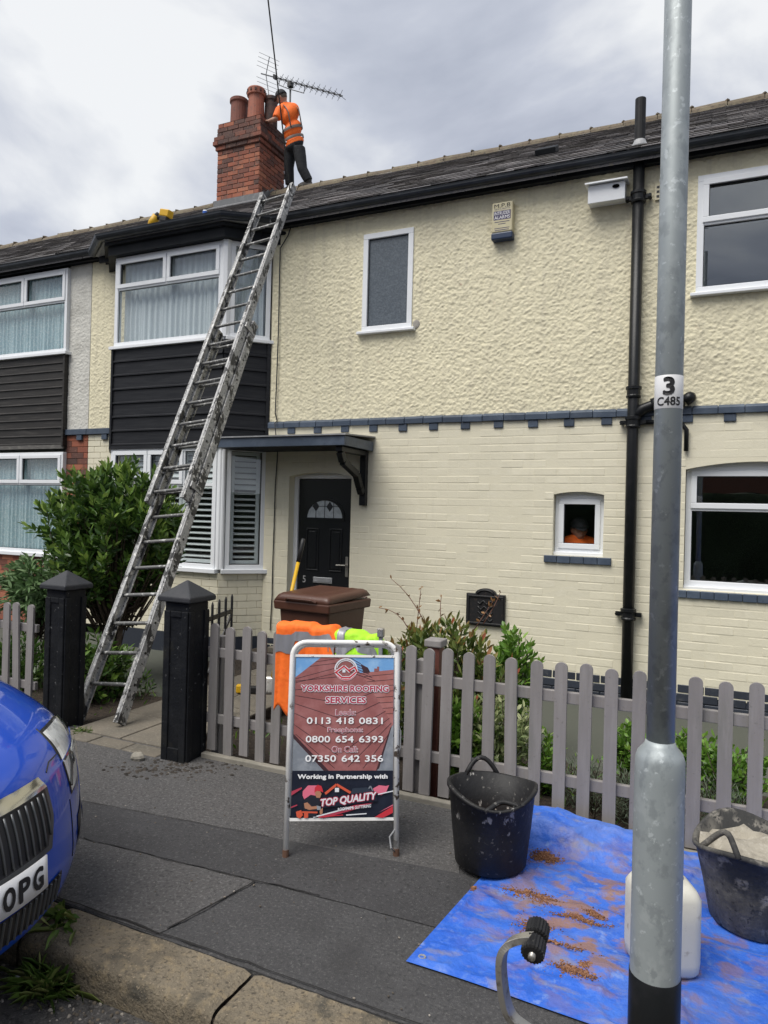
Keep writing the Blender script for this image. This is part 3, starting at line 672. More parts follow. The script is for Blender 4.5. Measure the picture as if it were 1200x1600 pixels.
# bay eaves
obj('bay_fascia', bay_ring(MB(), -.1, .10, ZT+.004, ZT+.20), m_fascia, bay)
obj('bay_soffit_trim', bay_ring(MB(), .0, .15, ZT+.12, ZT+.155), m_fascia, bay)
ZBG = ZT+.155
def gutter_path(pts, z, mat_, parent, r=.062):
    """half-round gutter along plan points"""
    mb = MB(); prof = [(math.cos(t)*r, math.sin(t)*r*1.05) for t in [math.pi + math.pi*k/9 for k in range(10)]] + [(r+.008, .004), (r+.006, -.004)]
    prof = [(-r-.006, .004)] + prof; n = len(pts); P = [V(*p, 0) for p in pts]
    for i in range(n):
        d1 = (P[i]-P[i-1]).normalized() if i else (P[1]-P[0]).normalized(); d2 = (P[i+1]-P[i]).normalized() if i < n-1 else d1
        t = (d1+d2).normalized(); s_ = V(t.y, -t.x, 0); k = 1/max(.4, t.dot(d1))
        for (a, b) in prof: q = P[i] + s_*(a*k); mb.v.append((q.x, q.y, z+b)); mb.r.append(.5)
    m = len(prof)
    for i in range(n-1):
        for j in range(m-1): mb.f.append((i*m+j, i*m+j+1, (i+1)*m+j+1, (i+1)*m+j))
    o = obj('gutter', mb, mat_, parent); md = o.modifiers.new('wall', 'SOLIDIFY'); md.thickness = .005; return o
def bp(o): h = o*math.tan(rad(22.5)); return [(bayA.x-o*1.2, YF-.2), (bayB.x-h, bayB.y-o), (bayC.x+h, bayC.y-o), (bayD.x+o*.75, YF-.28)]
gutter_path(bp(.20), ZBG+.08, m_gutter, bay)
bt = bp(.16); mb = MB(); mb.prism([V(x_, y_, ZBG+.075) for x_, y_ in bt] + [V(bayD.x+.1, YF+.3, ZBG+.105), V(bayA.x-.1, YF+.3, ZBG+.105)], (0,0,-.06)); obj('bay_roof', mb, m_lead, bay)
# ---- roof
EY, EZ, RY = YF-.20, 5.215, 10.60; RZ = PY(700, 252, RY).z
SL = V(0, RY-EY, RZ-EZ); SLn = SL.normalized(); RN = V(0, -SLn.z, SLn.y)
XP = -7.98                                  # party line with the left-hand house
def roof_part(parent, x0, x1, seed):
    rnd = random.Random(seed)
    rf = obj('roof', MB().prism([V(x0, EY+.02, EZ-.03), V(x1, EY+.02, EZ-.03), V(x1, RY, RZ-.03), V(x0, RY, RZ-.03)], (0, 0, -.08)), m_slate, parent)
    mb = MB().prism([V(x0, RY, RZ-.03), V(x1, RY, RZ-.03), V(x1, RY+4, RZ-2.4), V(x0, RY+4, RZ-2.4)], (0, 0, -.08)); obj('rear_slope', mb, m_slate, parent)
    sl = MB(); g = .205; rows = int(SL.length/g); wd = .305
    for r in range(rows+1):
        a = r*g; x = x0 - (wd/2 if r % 2 else 0)
        while x < x1:
            s0, s1 = max(x, x0)+.003, min(x+wd, x1)-.003
            if s1-s0 > .04:
                sl.cur = rnd.random(); lift = .012+rnd.uniform(0,.007); d0 = a-.02+rnd.uniform(-.012,.012); skew = rnd.uniform(-.006,.006)
                p0 = V(0, EY, EZ)+SLn*d0; p1 = V(0, EY, EZ)+SLn*min(a+g+.03, SL.length)
                for q, li in ((p0, lift), (p1, .0)): pass
                b0 = [V(s0, 0, 0)+p0+RN*lift, V(s1, 0, 0)+p0+SLn*skew+RN*lift, V(s1, 0, 0)+p1+RN*.001, V(s0, 0, 0)+p1+RN*.001]
                t0 = [b0[0]-RN*.008, b0[1]-RN*.008]
                sl.add(b0+t0, [(0,1,2,3), (4,5,1,0)])
            x += wd
    obj('slates', sl, m_slate, rf, kind='stuff')
    x = x0
    while x < x1:
        L = .45+rnd.uniform(-.01,.01); z = RZ+rnd.uniform(-.012,.012); tl = rnd.uniform(-.008,.008)
        if not (parent is house and ch_x0-.05 < x+L/2 < ch_x1+.05 and False):
            mb = MB(); n = 8
            for k, xx in enumerate((x+.004, x+L-.004)):
                for j in range(n+1):
                    t = math.pi*j/n; mb.v.append((xx, RY-.135*math.cos(t), z-.075+.135*math.sin(t)+(tl if k else -tl))); mb.r.append(.5)
            for j in range(n): mb.f.append((j, j+1, n+2+j, n+1+j))
            mb.f.append(tuple(range(n+1))); mb.f.append(tuple(range(n+1, 2*n+2))[::-1])
            obj('ridge_tile', mb, m_ridge, rf)
            mb = MB(); mb.ell((x+L, RY, z+.035), (.04, .12, .032), 8, 5); obj('mortar_joint', mb, m_ridge, rf)
        x += L
    obj('verge_mortar', MB().box((x0, RY-.13, RZ-.10), (x1, RY+.13, RZ-.055)), m_mort, rf)
    return rf
ch_x0, ch_x1 = 0, 0
rf = roof_part(house, XP+.005, XE+.9, 3); roof_part(nb, -17, XP-.005, 4)
# roof vent slate, lead at eaves
p = PX(855, 241, -2.52); q = V(-2.6, EY, EZ)+SLn*1.55
q = V(PY(855,241,8.25).x, 8.25, 0); q.z = EZ+(8.25-EY)*SL.z/SL.y
obj('vent_slate', MB().obox(q+RN*.05, (V(1,0,0), SLn, RN), (.12, .11, .035)), m_fascia, house, bevel=.01)
# main gutter, fascia, soffit
def eaves(parent, x0, x1):
    obj('fascia', MB().box((x0, YF-.115, 5.092), (x1, YF-.092, 5.20)), m_fascia, parent)
    obj('soffit', MB().box((x0, YF-.091, 5.108), (x1, YF+.05, 5.12)), m_fascia, parent)
    gutter_path([(x0, YF-.172), (x1, YF-.172)], 5.192, m_gutter, parent, .052)
    x = x0+.6
    while x < x1: obj('gutter_bracket', MB().box((x, YF-.18, 5.125), (x+.03, YF-.116, 5.145)), m_gutter, parent); x += .95
eaves(house, XB+.02, XE+.9); eaves(nb, -17, bayA.x-.1)
eg = MB().box((bayA.x-.15, YF-.175, 5.0), (XB+.02, YF-.155, 5.15)); obj('fascia', eg, m_fascia, house)

# ---- chimney
cx0, cy0 = PY(338, 300, 10.15).x, 10.15; cx1 = PY(404, 300, 10.15).x
cy1 = PX(444, 300, cx1).y; cy1 = min(max(cy1, 10.85), 11.3)
czt = PY(403, 179, cy0).z; czb = EZ+(cy0-EY)*SL.z/SL.y - .15
chim = obj('chimney', MB().box((cx0+.012, cy0+.012, czb-.3), (cx1-.012, cy1-.012, czt-.02)), m_mort, house)
cb_ = MB(); hb = .081; nrow = int((czt-czb)/hb); oz = czt-nrow*hb
FRf = Fr((cx0, cy0, 0), (1,0,0)); FRr = Fr((cx1, cy0, 0), (0,1,0))
for r in range(nrow):
    z0 = oz+r*hb; k = nrow-1-r
    out_ = .055 if k == 5 else (.03 if k in (4, 6) else (.022 if k < 4 else 0.0)); out_ = {0:.0, 1:.01, 2:.012, 3:.05, 4:.065, 5:.03}.get(k, 0)
    for fr, L in ((FRf, cx1-cx0), (FRr, cy1-cy0)):
        a = -out_ - (.115 if (r + (fr is FRr)) % 2 else 0)
        while a < L+out_:
            a0, a1 = max(a, -out_), min(a+.232, L+out_)
            if a1-a0 > .03: cb_.cur = min(1, max(0, random.gauss(.45,.28) - (.42 if k < 6 else 0))); fr.box(cb_, a0+.005, a1-.005, -.06, out_+random.uniform(-.002,.003), z0+.005, z0+hb-.004)
            a += .232
    if out_ > 0: cb_.cur = .1; cb_.box((cx0-out_+.012, cy0-out_+.012, z0+.001), (cx1+out_-.012, cy1+out_-.01, z0+hb-.001))
obj('brickwork', cb_, m_chim, chim, kind='stuff', bevel=.005, seg=1)
mb = MB(); c4 = [V(cx0,cy0,czt), V(cx1,cy0,czt), V(cx1,cy1,czt), V(cx0,cy1,czt)]; cc = sum(c4, V(0,0,0))/4
mb.add([p for p in c4] + [V(p.x+(cc.x-p.x)*.4, p.y+(cc.y-p.y)*.4, czt+.10) for p in c4], [(0,1,5,4),(1,2,6,5),(2,3,7,6),(3,0,4,7),(4,5,6,7)]); obj('flaunching', mb, m_mort, chim)
mb = MB(); fz = lambda y: EZ+(y-EY)*SL.z/SL.y
mb.prism([V(cx0-.05, cy0-.012, fz(cy0)-.05), V(cx1+.05, cy0-.012, fz(cy0)-.05), V(cx1+.05, cy0-.012, fz(cy0)+.13), V(cx0-.05, cy0-.012, fz(cy0)+.13)], (0, .008, 0))
mb.prism([V(cx0-.1, cy0-.2, fz(cy0-.2)+.03), V(cx1+.12, cy0-.2, fz(cy0-.2)+.03), V(cx1+.12, cy0, fz(cy0)+.03), V(cx0-.1, cy0, fz(cy0)+.03)], (0, 0, -.02))
for k in range(4):
    y0 = cy0+k*.14; mb.prism([V(cx1+.012, y0, fz(min(y0,RY))-.05), V(cx1+.012, y0+.15, fz(min(y0+.15,RY))-.05), V(cx1+.012, y0+.15, fz(min(y0+.15,RY))+.14), V(cx1+.012, y0, fz(min(y0,RY))+.10)], (.006, 0, 0))
obj('flashing', mb, m_flash, chim)
def pot(px, pytop, Y, r, h, m_, cap):
    p = PY(px, pytop, Y); z0 = czt+.03; h = p.z-z0
    prof = [(r*1.05,0),(r*1.0,.04),(r*.93,h*.55),(r*.90,h*.72),(r*.92,h-.13),(r*1.08,h-.12),(r*1.10,h-.02),(r*1.02,h),(r*.85,h),(r*.83,h-.08)]
    if not cap: prof = [(r,0),(r*.97,h*.5),(r*.95,h-.08),(r*1.1,h-.06),(r*1.1,h-.01),(r*1.03,h),(r*.85,h),(r*.82,h-.1)]
    o = obj('chimney_pot', MB().lathe((p.x, p.y, z0), prof, 20), m_, chim, smooth=False)
    if cap:
        hs = MB()
        for k in range(12):
            t = 6.283*k/12; d = V(math.cos(t), math.sin(t), 0); hs.obox(V(p.x, p.y, z0+h-.065)+d*(r*1.085), (V(-d.y, d.x, 0), d, V(0,0,1)), (.014, .012, .02))
        obj('vent_holes', hs, m_potdark, o)
    return o
ym = (cy0+cy1)/2
pot(374, 157, ym-.05, .155, .5, m_pot2, False); pot(373, 156, ym+.26, .15, .5, m_potdark, False) if False else None
pot(401, 141, ym-.08, .155, .6, m_pot, True); pot(424, 154, ym+.12, .12, .5, m_potdark, False)
p = PY(388, 160, ym+.22); pot(388, 162, ym+.27, .12, .4, m_potdark, False)
# ---- vent pipe above the roof, lead slate
vy = 7.42; pv = PY(1000, 205, vy); zr = fz(vy); zt = PY(1001, 155, vy).z
vp = obj('vent_pipe', MB().lathe((pv.x, vy, zr-.1), [(.052,0),(.052,zt-zr+.1),(.045,zt-zr+.1),(.044,zt-zr+.02)], 16), mat('weathered_iron', (.012,.012,.013), .6, [(12, (.03,.03,.03), .5, .7)], spec=.3), house, smooth=False)
obj('lead_collar', MB().lathe((pv.x, vy, zr-.06), [(.13,0),(.08,.05),(.062,.08),(.056,.10),(.05,.10)], 12), m_lead, vp, smooth=True)
# ---- soil pipe down the front
sx = PY(983, 900, YF-.09).x; sy = YF-.085
so = obj('soil_pipe', MB().tube([V(sx, sy, -.17), V(sx, sy, 2.2), V(sx, sy, 5.15)], .054, 16), m_black, house, smooth=True)
def collar(z, h=.12, ears=True):
    mb = MB().lathe((sx, sy, z-h/2), [(.056,0),(.068,.004),(.072,.02),(.064,.032),(.064,h-.04),(.074,h-.034),(.074,h-.008),(.056,h)], 16)
    if ears: mb.box((sx-.12, sy-.005, z-.02), (sx+.12, sy+.035, z+.02)); mb.tube([V(sx-.105, sy-.02, z), V(sx-.105, sy+.06, z)], .018, 8); mb.tube([V(sx+.105, sy-.02, z), V(sx+.105, sy+.06, z)], .018, 8)
    obj('pipe_collar', mb, m_black, so)
for py_, e in ((310, True), (613, False), (660, True), (960, True)):
    collar(PY(985, py_, sy).z, .12, e)
zj = PY(985, 638, sy).z
mb = MB().tube([V(sx, sy, zj-.10), V(sx+.09, sy, zj-.01), V(sx+.20, sy, zj+.03), V(sx+.46, sy+.005, zj+.05)], .052, 14); mb.tube([V(sx+.17, sy, zj+.02), V(sx+.24, sy, zj+.04)], .066, 14)
mb.tube([V(sx+.46, sy, zj+.05), V(sx+.50, sy, zj+.08), V(sx+.505, sy+.1, zj+.10)], .055, 12)
obj('branch_pipe', mb, m_black, so, smooth=True)
obj('waste_pipe', MB().tube([V(sx+.05, sy+.03, zj-.14), V(sx+.42, sy+.03, zj-.13), V(sx+.48, sy+.04, zj-.22), V(sx+.48, sy+.04, zj-.42)], .022, 10), m_black, so, smooth=True)
obj('overflow_pipe', MB().tube([V(sx+.20, YF+.02, PY(1026,283,YF-.06).z), V(sx+.20, YF-.09, PY(1026,283,YF-.06).z-.01)], .012, 10), m_upvc, house)
# small airbrick
ab = PY(1029, 298, YF); av = obj('air_brick', MB().box((ab.x-.03, YF-.035, ab.z-.10), (ab.x+.09, YF-.018, ab.z+.06)), m_render, house)
for i in range(3):
    for j in range(2): obj('air_hole', MB().box((ab.x-.015+j*.05, YF-.038, ab.z-.08+i*.045), (ab.x+.01+j*.05, YF-.0355, ab.z-.058+i*.045)), m_bead, av)

# ---- front door
D = Fr((xd0, YF+.115, 0), (1,0,0)); dw = xd1-xd0; dz0, dz1 = .07, zdt-.02
fm = MB(); D.box(fm, 0, .055, -.07, .012, .05, dz1); D.box(fm, dw-.055, dw, -.07, .012, .05, dz1); D.box(fm, .055, dw-.055, -.07, .012, dz1-.05, dz1); D.box(fm, .055, dw-.055, -.07, .02, .03, dz0)
D.box(fm, 0, dw, -.05, .004, dz1, dz1+.07)
obj('door_frame', fm, m_upvc, house, bevel=.004)
da0, da1, dt = .06, dw-.06, dz1-.055; dW = da1-da0; dH = dt-dz0
m_door = mat('black_door', (.011, .012, .014), .32, bump=[(30, .08, .004, (8,8,1))])
door = obj('front_door', D.box(MB(), da0, da1, -.055, -.012, dz0+.004, dt), m_door, house, bevel=.003)
am = (da0+da1)/2; zf = dz0+dH*.765; fr_r = dW*.335
def fan(r, rz, b, z, n=18): return [D.p(am-r, b, z)] + [D.p(am-r*math.cos(math.pi*k/n), b, z+rz*math.sin(math.pi*k/n)) for k in range(n+1)]
mb = MB(); n = 20
for k in range(n):
    t0, t1 = math.pi*k/n, math.pi*(k+1)/n
    q = [D.p(am-(fr_r+.03)*math.cos(t0), -.012, zf+(fr_r*.86+.03)*math.sin(t0)), D.p(am-(fr_r+.03)*math.cos(t1), -.012, zf+(fr_r*.86+.03)*math.sin(t1)), D.p(am-fr_r*math.cos(t1), -.012, zf+fr_r*.86*math.sin(t1)), D.p(am-fr_r*math.cos(t0), -.012, zf+fr_r*.86*math.sin(t0))]
    mb.prism(q, D.n*.012)
D.box(mb, am-fr_r-.03, am+fr_r+.03, -.012, .0, zf-.03, zf); obj('fanlight_frame', mb, m_door, door)
mb = MB(); mb.prism(fan(fr_r, fr_r*.86, -.0115, zf)[1:], D.n*.003); obj('fanlight_pane', mb, mat('leaded_glass', (.58,.62,.64), .15, [(14, (.45,.49,.51), .45, .6)], [(30, .3, .004)]), door)
mb = MB()
for a in (-.5, 0, .5): D.box(mb, am+a*fr_r-.003, am+a*fr_r+.003, -.008, -.004, zf, zf+fr_r*.86*math.sqrt(1-a*a))
D.box(mb, am-fr_r, am+fr_r, -.0078, -.0045, zf+.135, zf+.141); 
for s_ in (-.5, 0.28): 
    c = D.p(am+s_*fr_r+.0, -.008, zf+.135); mb.prism([c+D.u*-.045, c+V(0,0,-.06), c+D.u*.045, c+V(0,0,.06)], D.n*.0045)
obj('leading', mb, m_bead, door)
for (pa, pz0, pz1) in ((.16, .44, .70), (.60, .44, .70), (.16, .08, .30), (.60, .08, .30)):
    mb = MB(); a0, a1, z0, z1 = da0+dW*pa, da0+dW*(pa+.24), dz0+dH*pz0, dz0+dH*pz1; ring(D, mb, a0, a1, -.012, -.002, z0, z1, .016); D.box(mb, a0+.035, a1-.035, -.012, -.004, z0+.035, z1-.035); obj('door_panel', mb, m_door, door, bevel=.004)
zl = dz0+dH*.385; lb = obj('letterbox', D.box(MB(), am-.135, am+.125, -.012, .001, zl-.035, zl+.035), mat('chrome_plate', (.55,.56,.57), .3, metal=.6), door, bevel=.004)
obj('letter_flap', D.box(MB(), am-.115, am+.105, .001, .005, zl-.02, zl+.02), m_lead, lb)
zh = dz0+dH*.475; hm = MB(); D.box(hm, da1-.062, da1-.028, -.012, .0, zh-.12, zh+.12); hm.tube([D.p(da1-.045, 0, zh+.02), D.p(da1-.045, .045, zh+.02), D.p(da1-.16, .05, zh+.018)], .009, 8); obj('door_handle', hm, m_steel, door)
pn = D.p(da0+dW*.135, -.011, zl+.0); text('5', .042, .085, pn, D.u, (0,0,1), mat('silver_number', (.55,.55,.55), .35, metal=.4), door, 'door_number', .012)
text('5', .042, .085, pn, D.u, (0,0,1), m_upvc, door, 'door_number', .012) if False else None
obj('door_step', MB().box((xd0-.05, YF-.32, -.04), (xd1+.05, YF+.05, .055)), m_slab, house, bevel=.01)
obj('reveal_lining', MB().box((xd1+.001, YF+.0, .06), (xd1+.02, YF+.15, zdt)), m_cream, house)

# ---- canopy over the door and its bracket
cz = PY(584, 690, YF).z; xr = wx(585, 690)[0]
yfr = PX(538, 697, xr).y; yfr = max(YF-.75, min(YF-.35, yfr)); zfr1 = PY(500, 681, yfr).z; zfr0 = PY(500, 696, yfr).z
cp_ = part('door_canopy', V(xr, YF, cz), house); xl = bayC.x+.08
obj('canopy_fascia', MB().box((xl, yfr, zfr0), (xr, yfr+.03, zfr1)), m_slate_blue, cp_, bevel=.004)
obj('canopy_fascia', MB().box((xr-.03, yfr+.031, zfr0), (xr, YF-.02, zfr1)), m_slate_blue, cp_, bevel=.004)
obj('canopy_roof', MB().prism([V(xl, yfr-.02, zfr1+.004), V(xr+.02, yfr-.02, zfr1+.004), V(xr+.02, YF-.015, zfr1+.05), V(xl, YF-.015, zfr1+.05)], (0,0,.015)), m_lead, cp_)
obj('canopy_soffit', MB().box((xl+.01, yfr+.031, zfr0+.01), (xr-.031, YF-.02, zfr0+.025)), m_fascia, cp_)
bx_ = xr-.10; zb0 = PY(566, 790, YF-.06).z
br = MB(); br.box((bx_-.04, YF-.085, zb0), (bx_+.04, YF-.018, zfr0-.002)); br.box((bx_-.04, yfr+.06, zfr0-.06), (bx_+.04, YF-.086, zfr0-.002))
pts = [V(bx_, yfr+.10, zfr0-.06), V(bx_, yfr+.16, zfr0-.16), V(bx_, YF-.24, zfr0-.28), V(bx_, YF-.15, zfr0-.42), V(bx_, YF-.10, zb0+.14)]
for a, b in zip(pts, pts[1:]): br.bar(a, b, .07, .075, up=(0,1,.3))
obj('canopy_bracket', br, m_black, cp_, bevel=.008)

# ================================================================== THE LEFT-HAND HOUSE
xs0 = wx(110, 500)[0]; xs1 = XP; xs2 = bayA.x+.06
roughcast('render_pier', Fr((0, YF-.0, 0), (1,0,0)), xs0-.03, xs1-.004, Z_STR1-.02, 5.1, [], m_oldwhite, nb, amp=.7)
roughcast('render_pier', WALL, xs1+.004, xs2+.35, Z_STR1-.02, 5.1, [], m_render, house, amp=.8)
for (a, b, pr_, m_) in ((xs0-.02, xs1-.004, nb, m_slate_blue), (xs1+.004, xs2, house, m_slate_blue)):
    obj('string_brick', WALL.box(MB(), a, b, -.02, .04, Z_STR0, Z_STR1), m_, pr_, bevel=.004); obj('dentil', WALL.box(MB(), (a+b)/2+.02, (a+b)/2+.12, -.02, .032, Z_STR0-.078, Z_STR0-.001), m_, pr_, bevel=.006)
obj('inner_wall', MB().box((xs0-.03, YF+.022, -.1), (XB, YF+.26, 5.1)), m_mortar, nb) if False else None
obj('pier_core', WALL.box(MB(), xs0-.03, xs1-.004, -.26, -.022, 0, 5.1), m_mort, nb); obj('pier_core', WALL.box(MB(), xs1+.004, bayA.x+.1, -.26, -.022, 0, 5.1), m_mortar, house)
rb = MB()
for (a, z, l_, h_) in bricks(WALL, xs0-.03, xs1-.004, -.08, Z_STR0-.003, []): rb.cur = random.random(); WALL.box(rb, a-l_/2, a+l_/2, -.03, random.uniform(-.002,.002), z-h_/2, z+h_/2)
obj('brickwork', rb, m_chim, nb, kind='stuff', bevel=.003, seg=1)
cbm = MB()
for (a, z, l_, h_) in bricks(WALL, xs1+.004, xs2+.2, .0, Z_STR0-.003, []): WALL.box(cbm, a-l_/2, a+l_/2, -.03, random.uniform(-.002,.002), z-h_/2, z+h_/2)
obj('brickwork', cbm, m_cream, house, kind='stuff', bevel=.003, seg=1)
NF = Fr((0, YF-.05, 0), (1,0,0)); na1 = xs0-.005; na0 = na1-2.6
zn = lambda px, py: PY(px, py, YF-.05).z
n_s1, n_t1, n_c0, n_w1, n_w0 = zn(108,549), zn(110,418), zn(106,694), zn(104,706), zn(30,862)
window(nb, NF, na0, na1, n_s1, n_t1, [(0,.333,.62,1,True),(.333,.667,.62,1,True),(.667,1,.62,1,True),(0,1,0,.62,False)], back=-.06, front=.012, fw=.05, sill=.04)
window(nb, NF, na0, na1, n_w0, n_w1, [(0,.333,.70,1,True),(.333,.667,.70,1,True),(.667,1,.70,1,True),(0,1,0,.70,False)], back=-.06, front=.012, fw=.05, sill=.05)
curtain(nb, NF, na0+.05, na1-.05, n_s1+.06, n_t1-.03, -.12, m_curtain_blue, 26, .02, .012); curtain(nb, NF, na0+.05, na1-.05, n_w0+.03, n_w1-.03, -.12, m_curtain_blue, 26, .02)
kb = 11; bh2 = (n_s1-.045-n_c0)/kb
obj('cladding_backing', NF.box(MB(), na0, na1, -.06, -.005, n_c0-.06, n_s1-.042), m_cladold, nb)
for i in range(kb):
    z0 = n_c0+i*bh2; mb = MB(); mb.prism([NF.p(na0, -.004, z0+.002), NF.p(na0, .024, z0+.003), NF.p(na0, .022, z0+.014), NF.p(na0, .010, z0+.022), NF.p(na0, .008, z0+bh2-.003), NF.p(na0, -.004, z0+bh2-.002)], (na1-na0-.03, 0, 0)); obj('board', mb, m_cladold, nb)
obj('corner_trim', NF.box(MB(), na1-.028, na1+.004, -.02, .03, n_c0-.03, n_s1-.042), m_cladold, nb); obj('bottom_trim', NF.box(MB(), na0, na1, -.02, .02, n_c0-.06, n_c0-.003), mat('peeling_board', (.10,.095,.09), .8, [(9, (.2,.19,.17), .5, .7, (1,1,6))]), nb)
rb = MB()
for (a, z, l_, h_) in bricks(NF, na0-3, na1, -.08, n_w0-.05, []): rb.cur = random.random(); NF.box(rb, a-l_/2, a+l_/2, -.03, random.uniform(-.002,.002), z-h_/2, z+h_/2)
obj('brickwork', rb, m_chim, nb, kind='stuff', bevel=.003, seg=1)
mb = MB(); NF.box(mb, na0-4, na1, -.10, -.012, -.1, n_w0-.05); NF.box(mb, na0-4, na0-.001, -.3, 0, n_w0-.05, 5.0); mb.box((na0-4, YF+1.2, 0), (xs0, YF+1.3, 5.0)); mb.box((na0-4, YF+.25, 2.5), (xs0, YF+1.19, 2.6)); mb.box((xs0-.02, YF+.27, 0), (xs0+.03, YF+1.3, 5.0)); mb.box((na0-4, YF+.0, 5.035), (xs0, YF+1.3, 5.06)); obj('inner_wall', mb, m_mort, nb)
# ================================================================== THINGS
def proj(p):
    v = Vector(p)-CO; z = v.dot(_F); return 600+FPX*v.dot(R2)/z, 800-FPX*v.dot(U2)/z
def PD(px, py, depth): return CO + ray(px, py)*depth
def depth_of(p): return (Vector(p)-CO).dot(_F)
def glyphs(s, offset=0, shear=0):
    cu = bpy.data.curves.new('t', 'FONT'); cu.body = s; cu.size = 1; cu.offset = offset; cu.shear = shear; cu.align_x = 'CENTER'; cu.resolution_u = 3
    t = bpy.data.objects.new('tmp_text', cu); COL.objects.link(t); dg = bpy.context.evaluated_depsgraph_get(); me = bpy.data.meshes.new_from_object(t.evaluated_get(dg))
    a = np.array([v.co[:] for v in me.vertices]); fs = [tuple(p.vertices) for p in me.polygons]; bpy.data.objects.remove(t); bpy.data.curves.remove(cu); bpy.data.meshes.remove(me)
    lo, hi = a.min(0), a.max(0); return (a-(lo+hi)/2)/np.maximum(hi-lo, 1e-6), fs

# ---------------------------------------------------------------- extension ladder
fl, frr = PZ(127,1122,.012), PZ(180,1137,.012)
gl_, gr_ = PY(411,345,YF-.42), PY(448,340,YF-.42)
fc, gc = (fl+frr)/2, (gl_+gr_)/2; ax = (gc-fc).normalized(); sd = ((frr-fl).normalized()+(gr_-gl_).normalized()).normalized(); sd = (sd-ax*sd.dot(ax)).normalized(); nrm = sd.cross(ax).normalized()
if nrm.y > 0: nrm = -nrm
Wl = .45
def t_at(py, off=0):
    lo, hi = 0, 9
    for _ in range(40):
        m = (lo+hi)/2
        if proj(fc+nrm*off+ax*m)[1] > py: lo = m
        else: hi = m
    return lo
lad = thing('extension_ladder', fc, 'paint-spattered aluminium extension ladder leaning up to the gutter beside the bay', 'ladder')
def ladder_section(off, t0, t1, w, name, ph):
    for s_ in (-1, 1):
        p = fc+nrm*off+sd*(s_*w/2)+ax*t0; q = fc+nrm*off+sd*(s_*w/2)+ax*t1
        mb = MB().obox((p+q)/2, (sd, nrm, ax), (.013, .046, (t1-t0)/2)); 
        for e in (-1, 1): mb.obox((p+q)/2+nrm*(e*.039)-sd*(s_*.012), (sd, nrm, ax), (.022, .007, (t1-t0)/2-.001))
        obj('stile', mb, m_alu, lad, bevel=.003)
        if name == 'fly': pass
        obj('stile_cap', MB().obox(q+ax*.012, (sd, nrm, ax), (.024, .048, .018)), m_alu, lad, bevel=.012)
    t = t0+ph
    while t < t1-.05:
        c = fc+nrm*off+ax*t
        obj('rung', MB().tube([c-sd*(w/2+.013), c-sd*(w/2-.03), c+sd*(w/2-.03), c+sd*(w/2+.013)], .0155, 8), m_rung, lad, smooth=True); t += .254
        for s_ in (-1, 1): obj('rung_end', MB().tube([c+sd*(s_*(w/2+.0125)), c+sd*(s_*(w/2+.0150))], .011, 8), m_iron, lad)
tb1 = t_at(515); tf0 = t_at(784, .098); tf1 = t_at(300, .098)
ladder_section(0.0, 0.0, tb1, Wl, 'base', .30); ladder_section(.098, tf0, tf1, Wl-.03, 'fly', .12)
for t in (tb1-.10, tf0+.15):
    for s_ in (-1, 1): obj('guide_bracket', MB().obox(fc+nrm*.04+sd*(s_*(Wl/2+.012))+ax*t, (sd, nrm, ax), (.008, .085, .03)), m_alu, lad, bevel=.004)

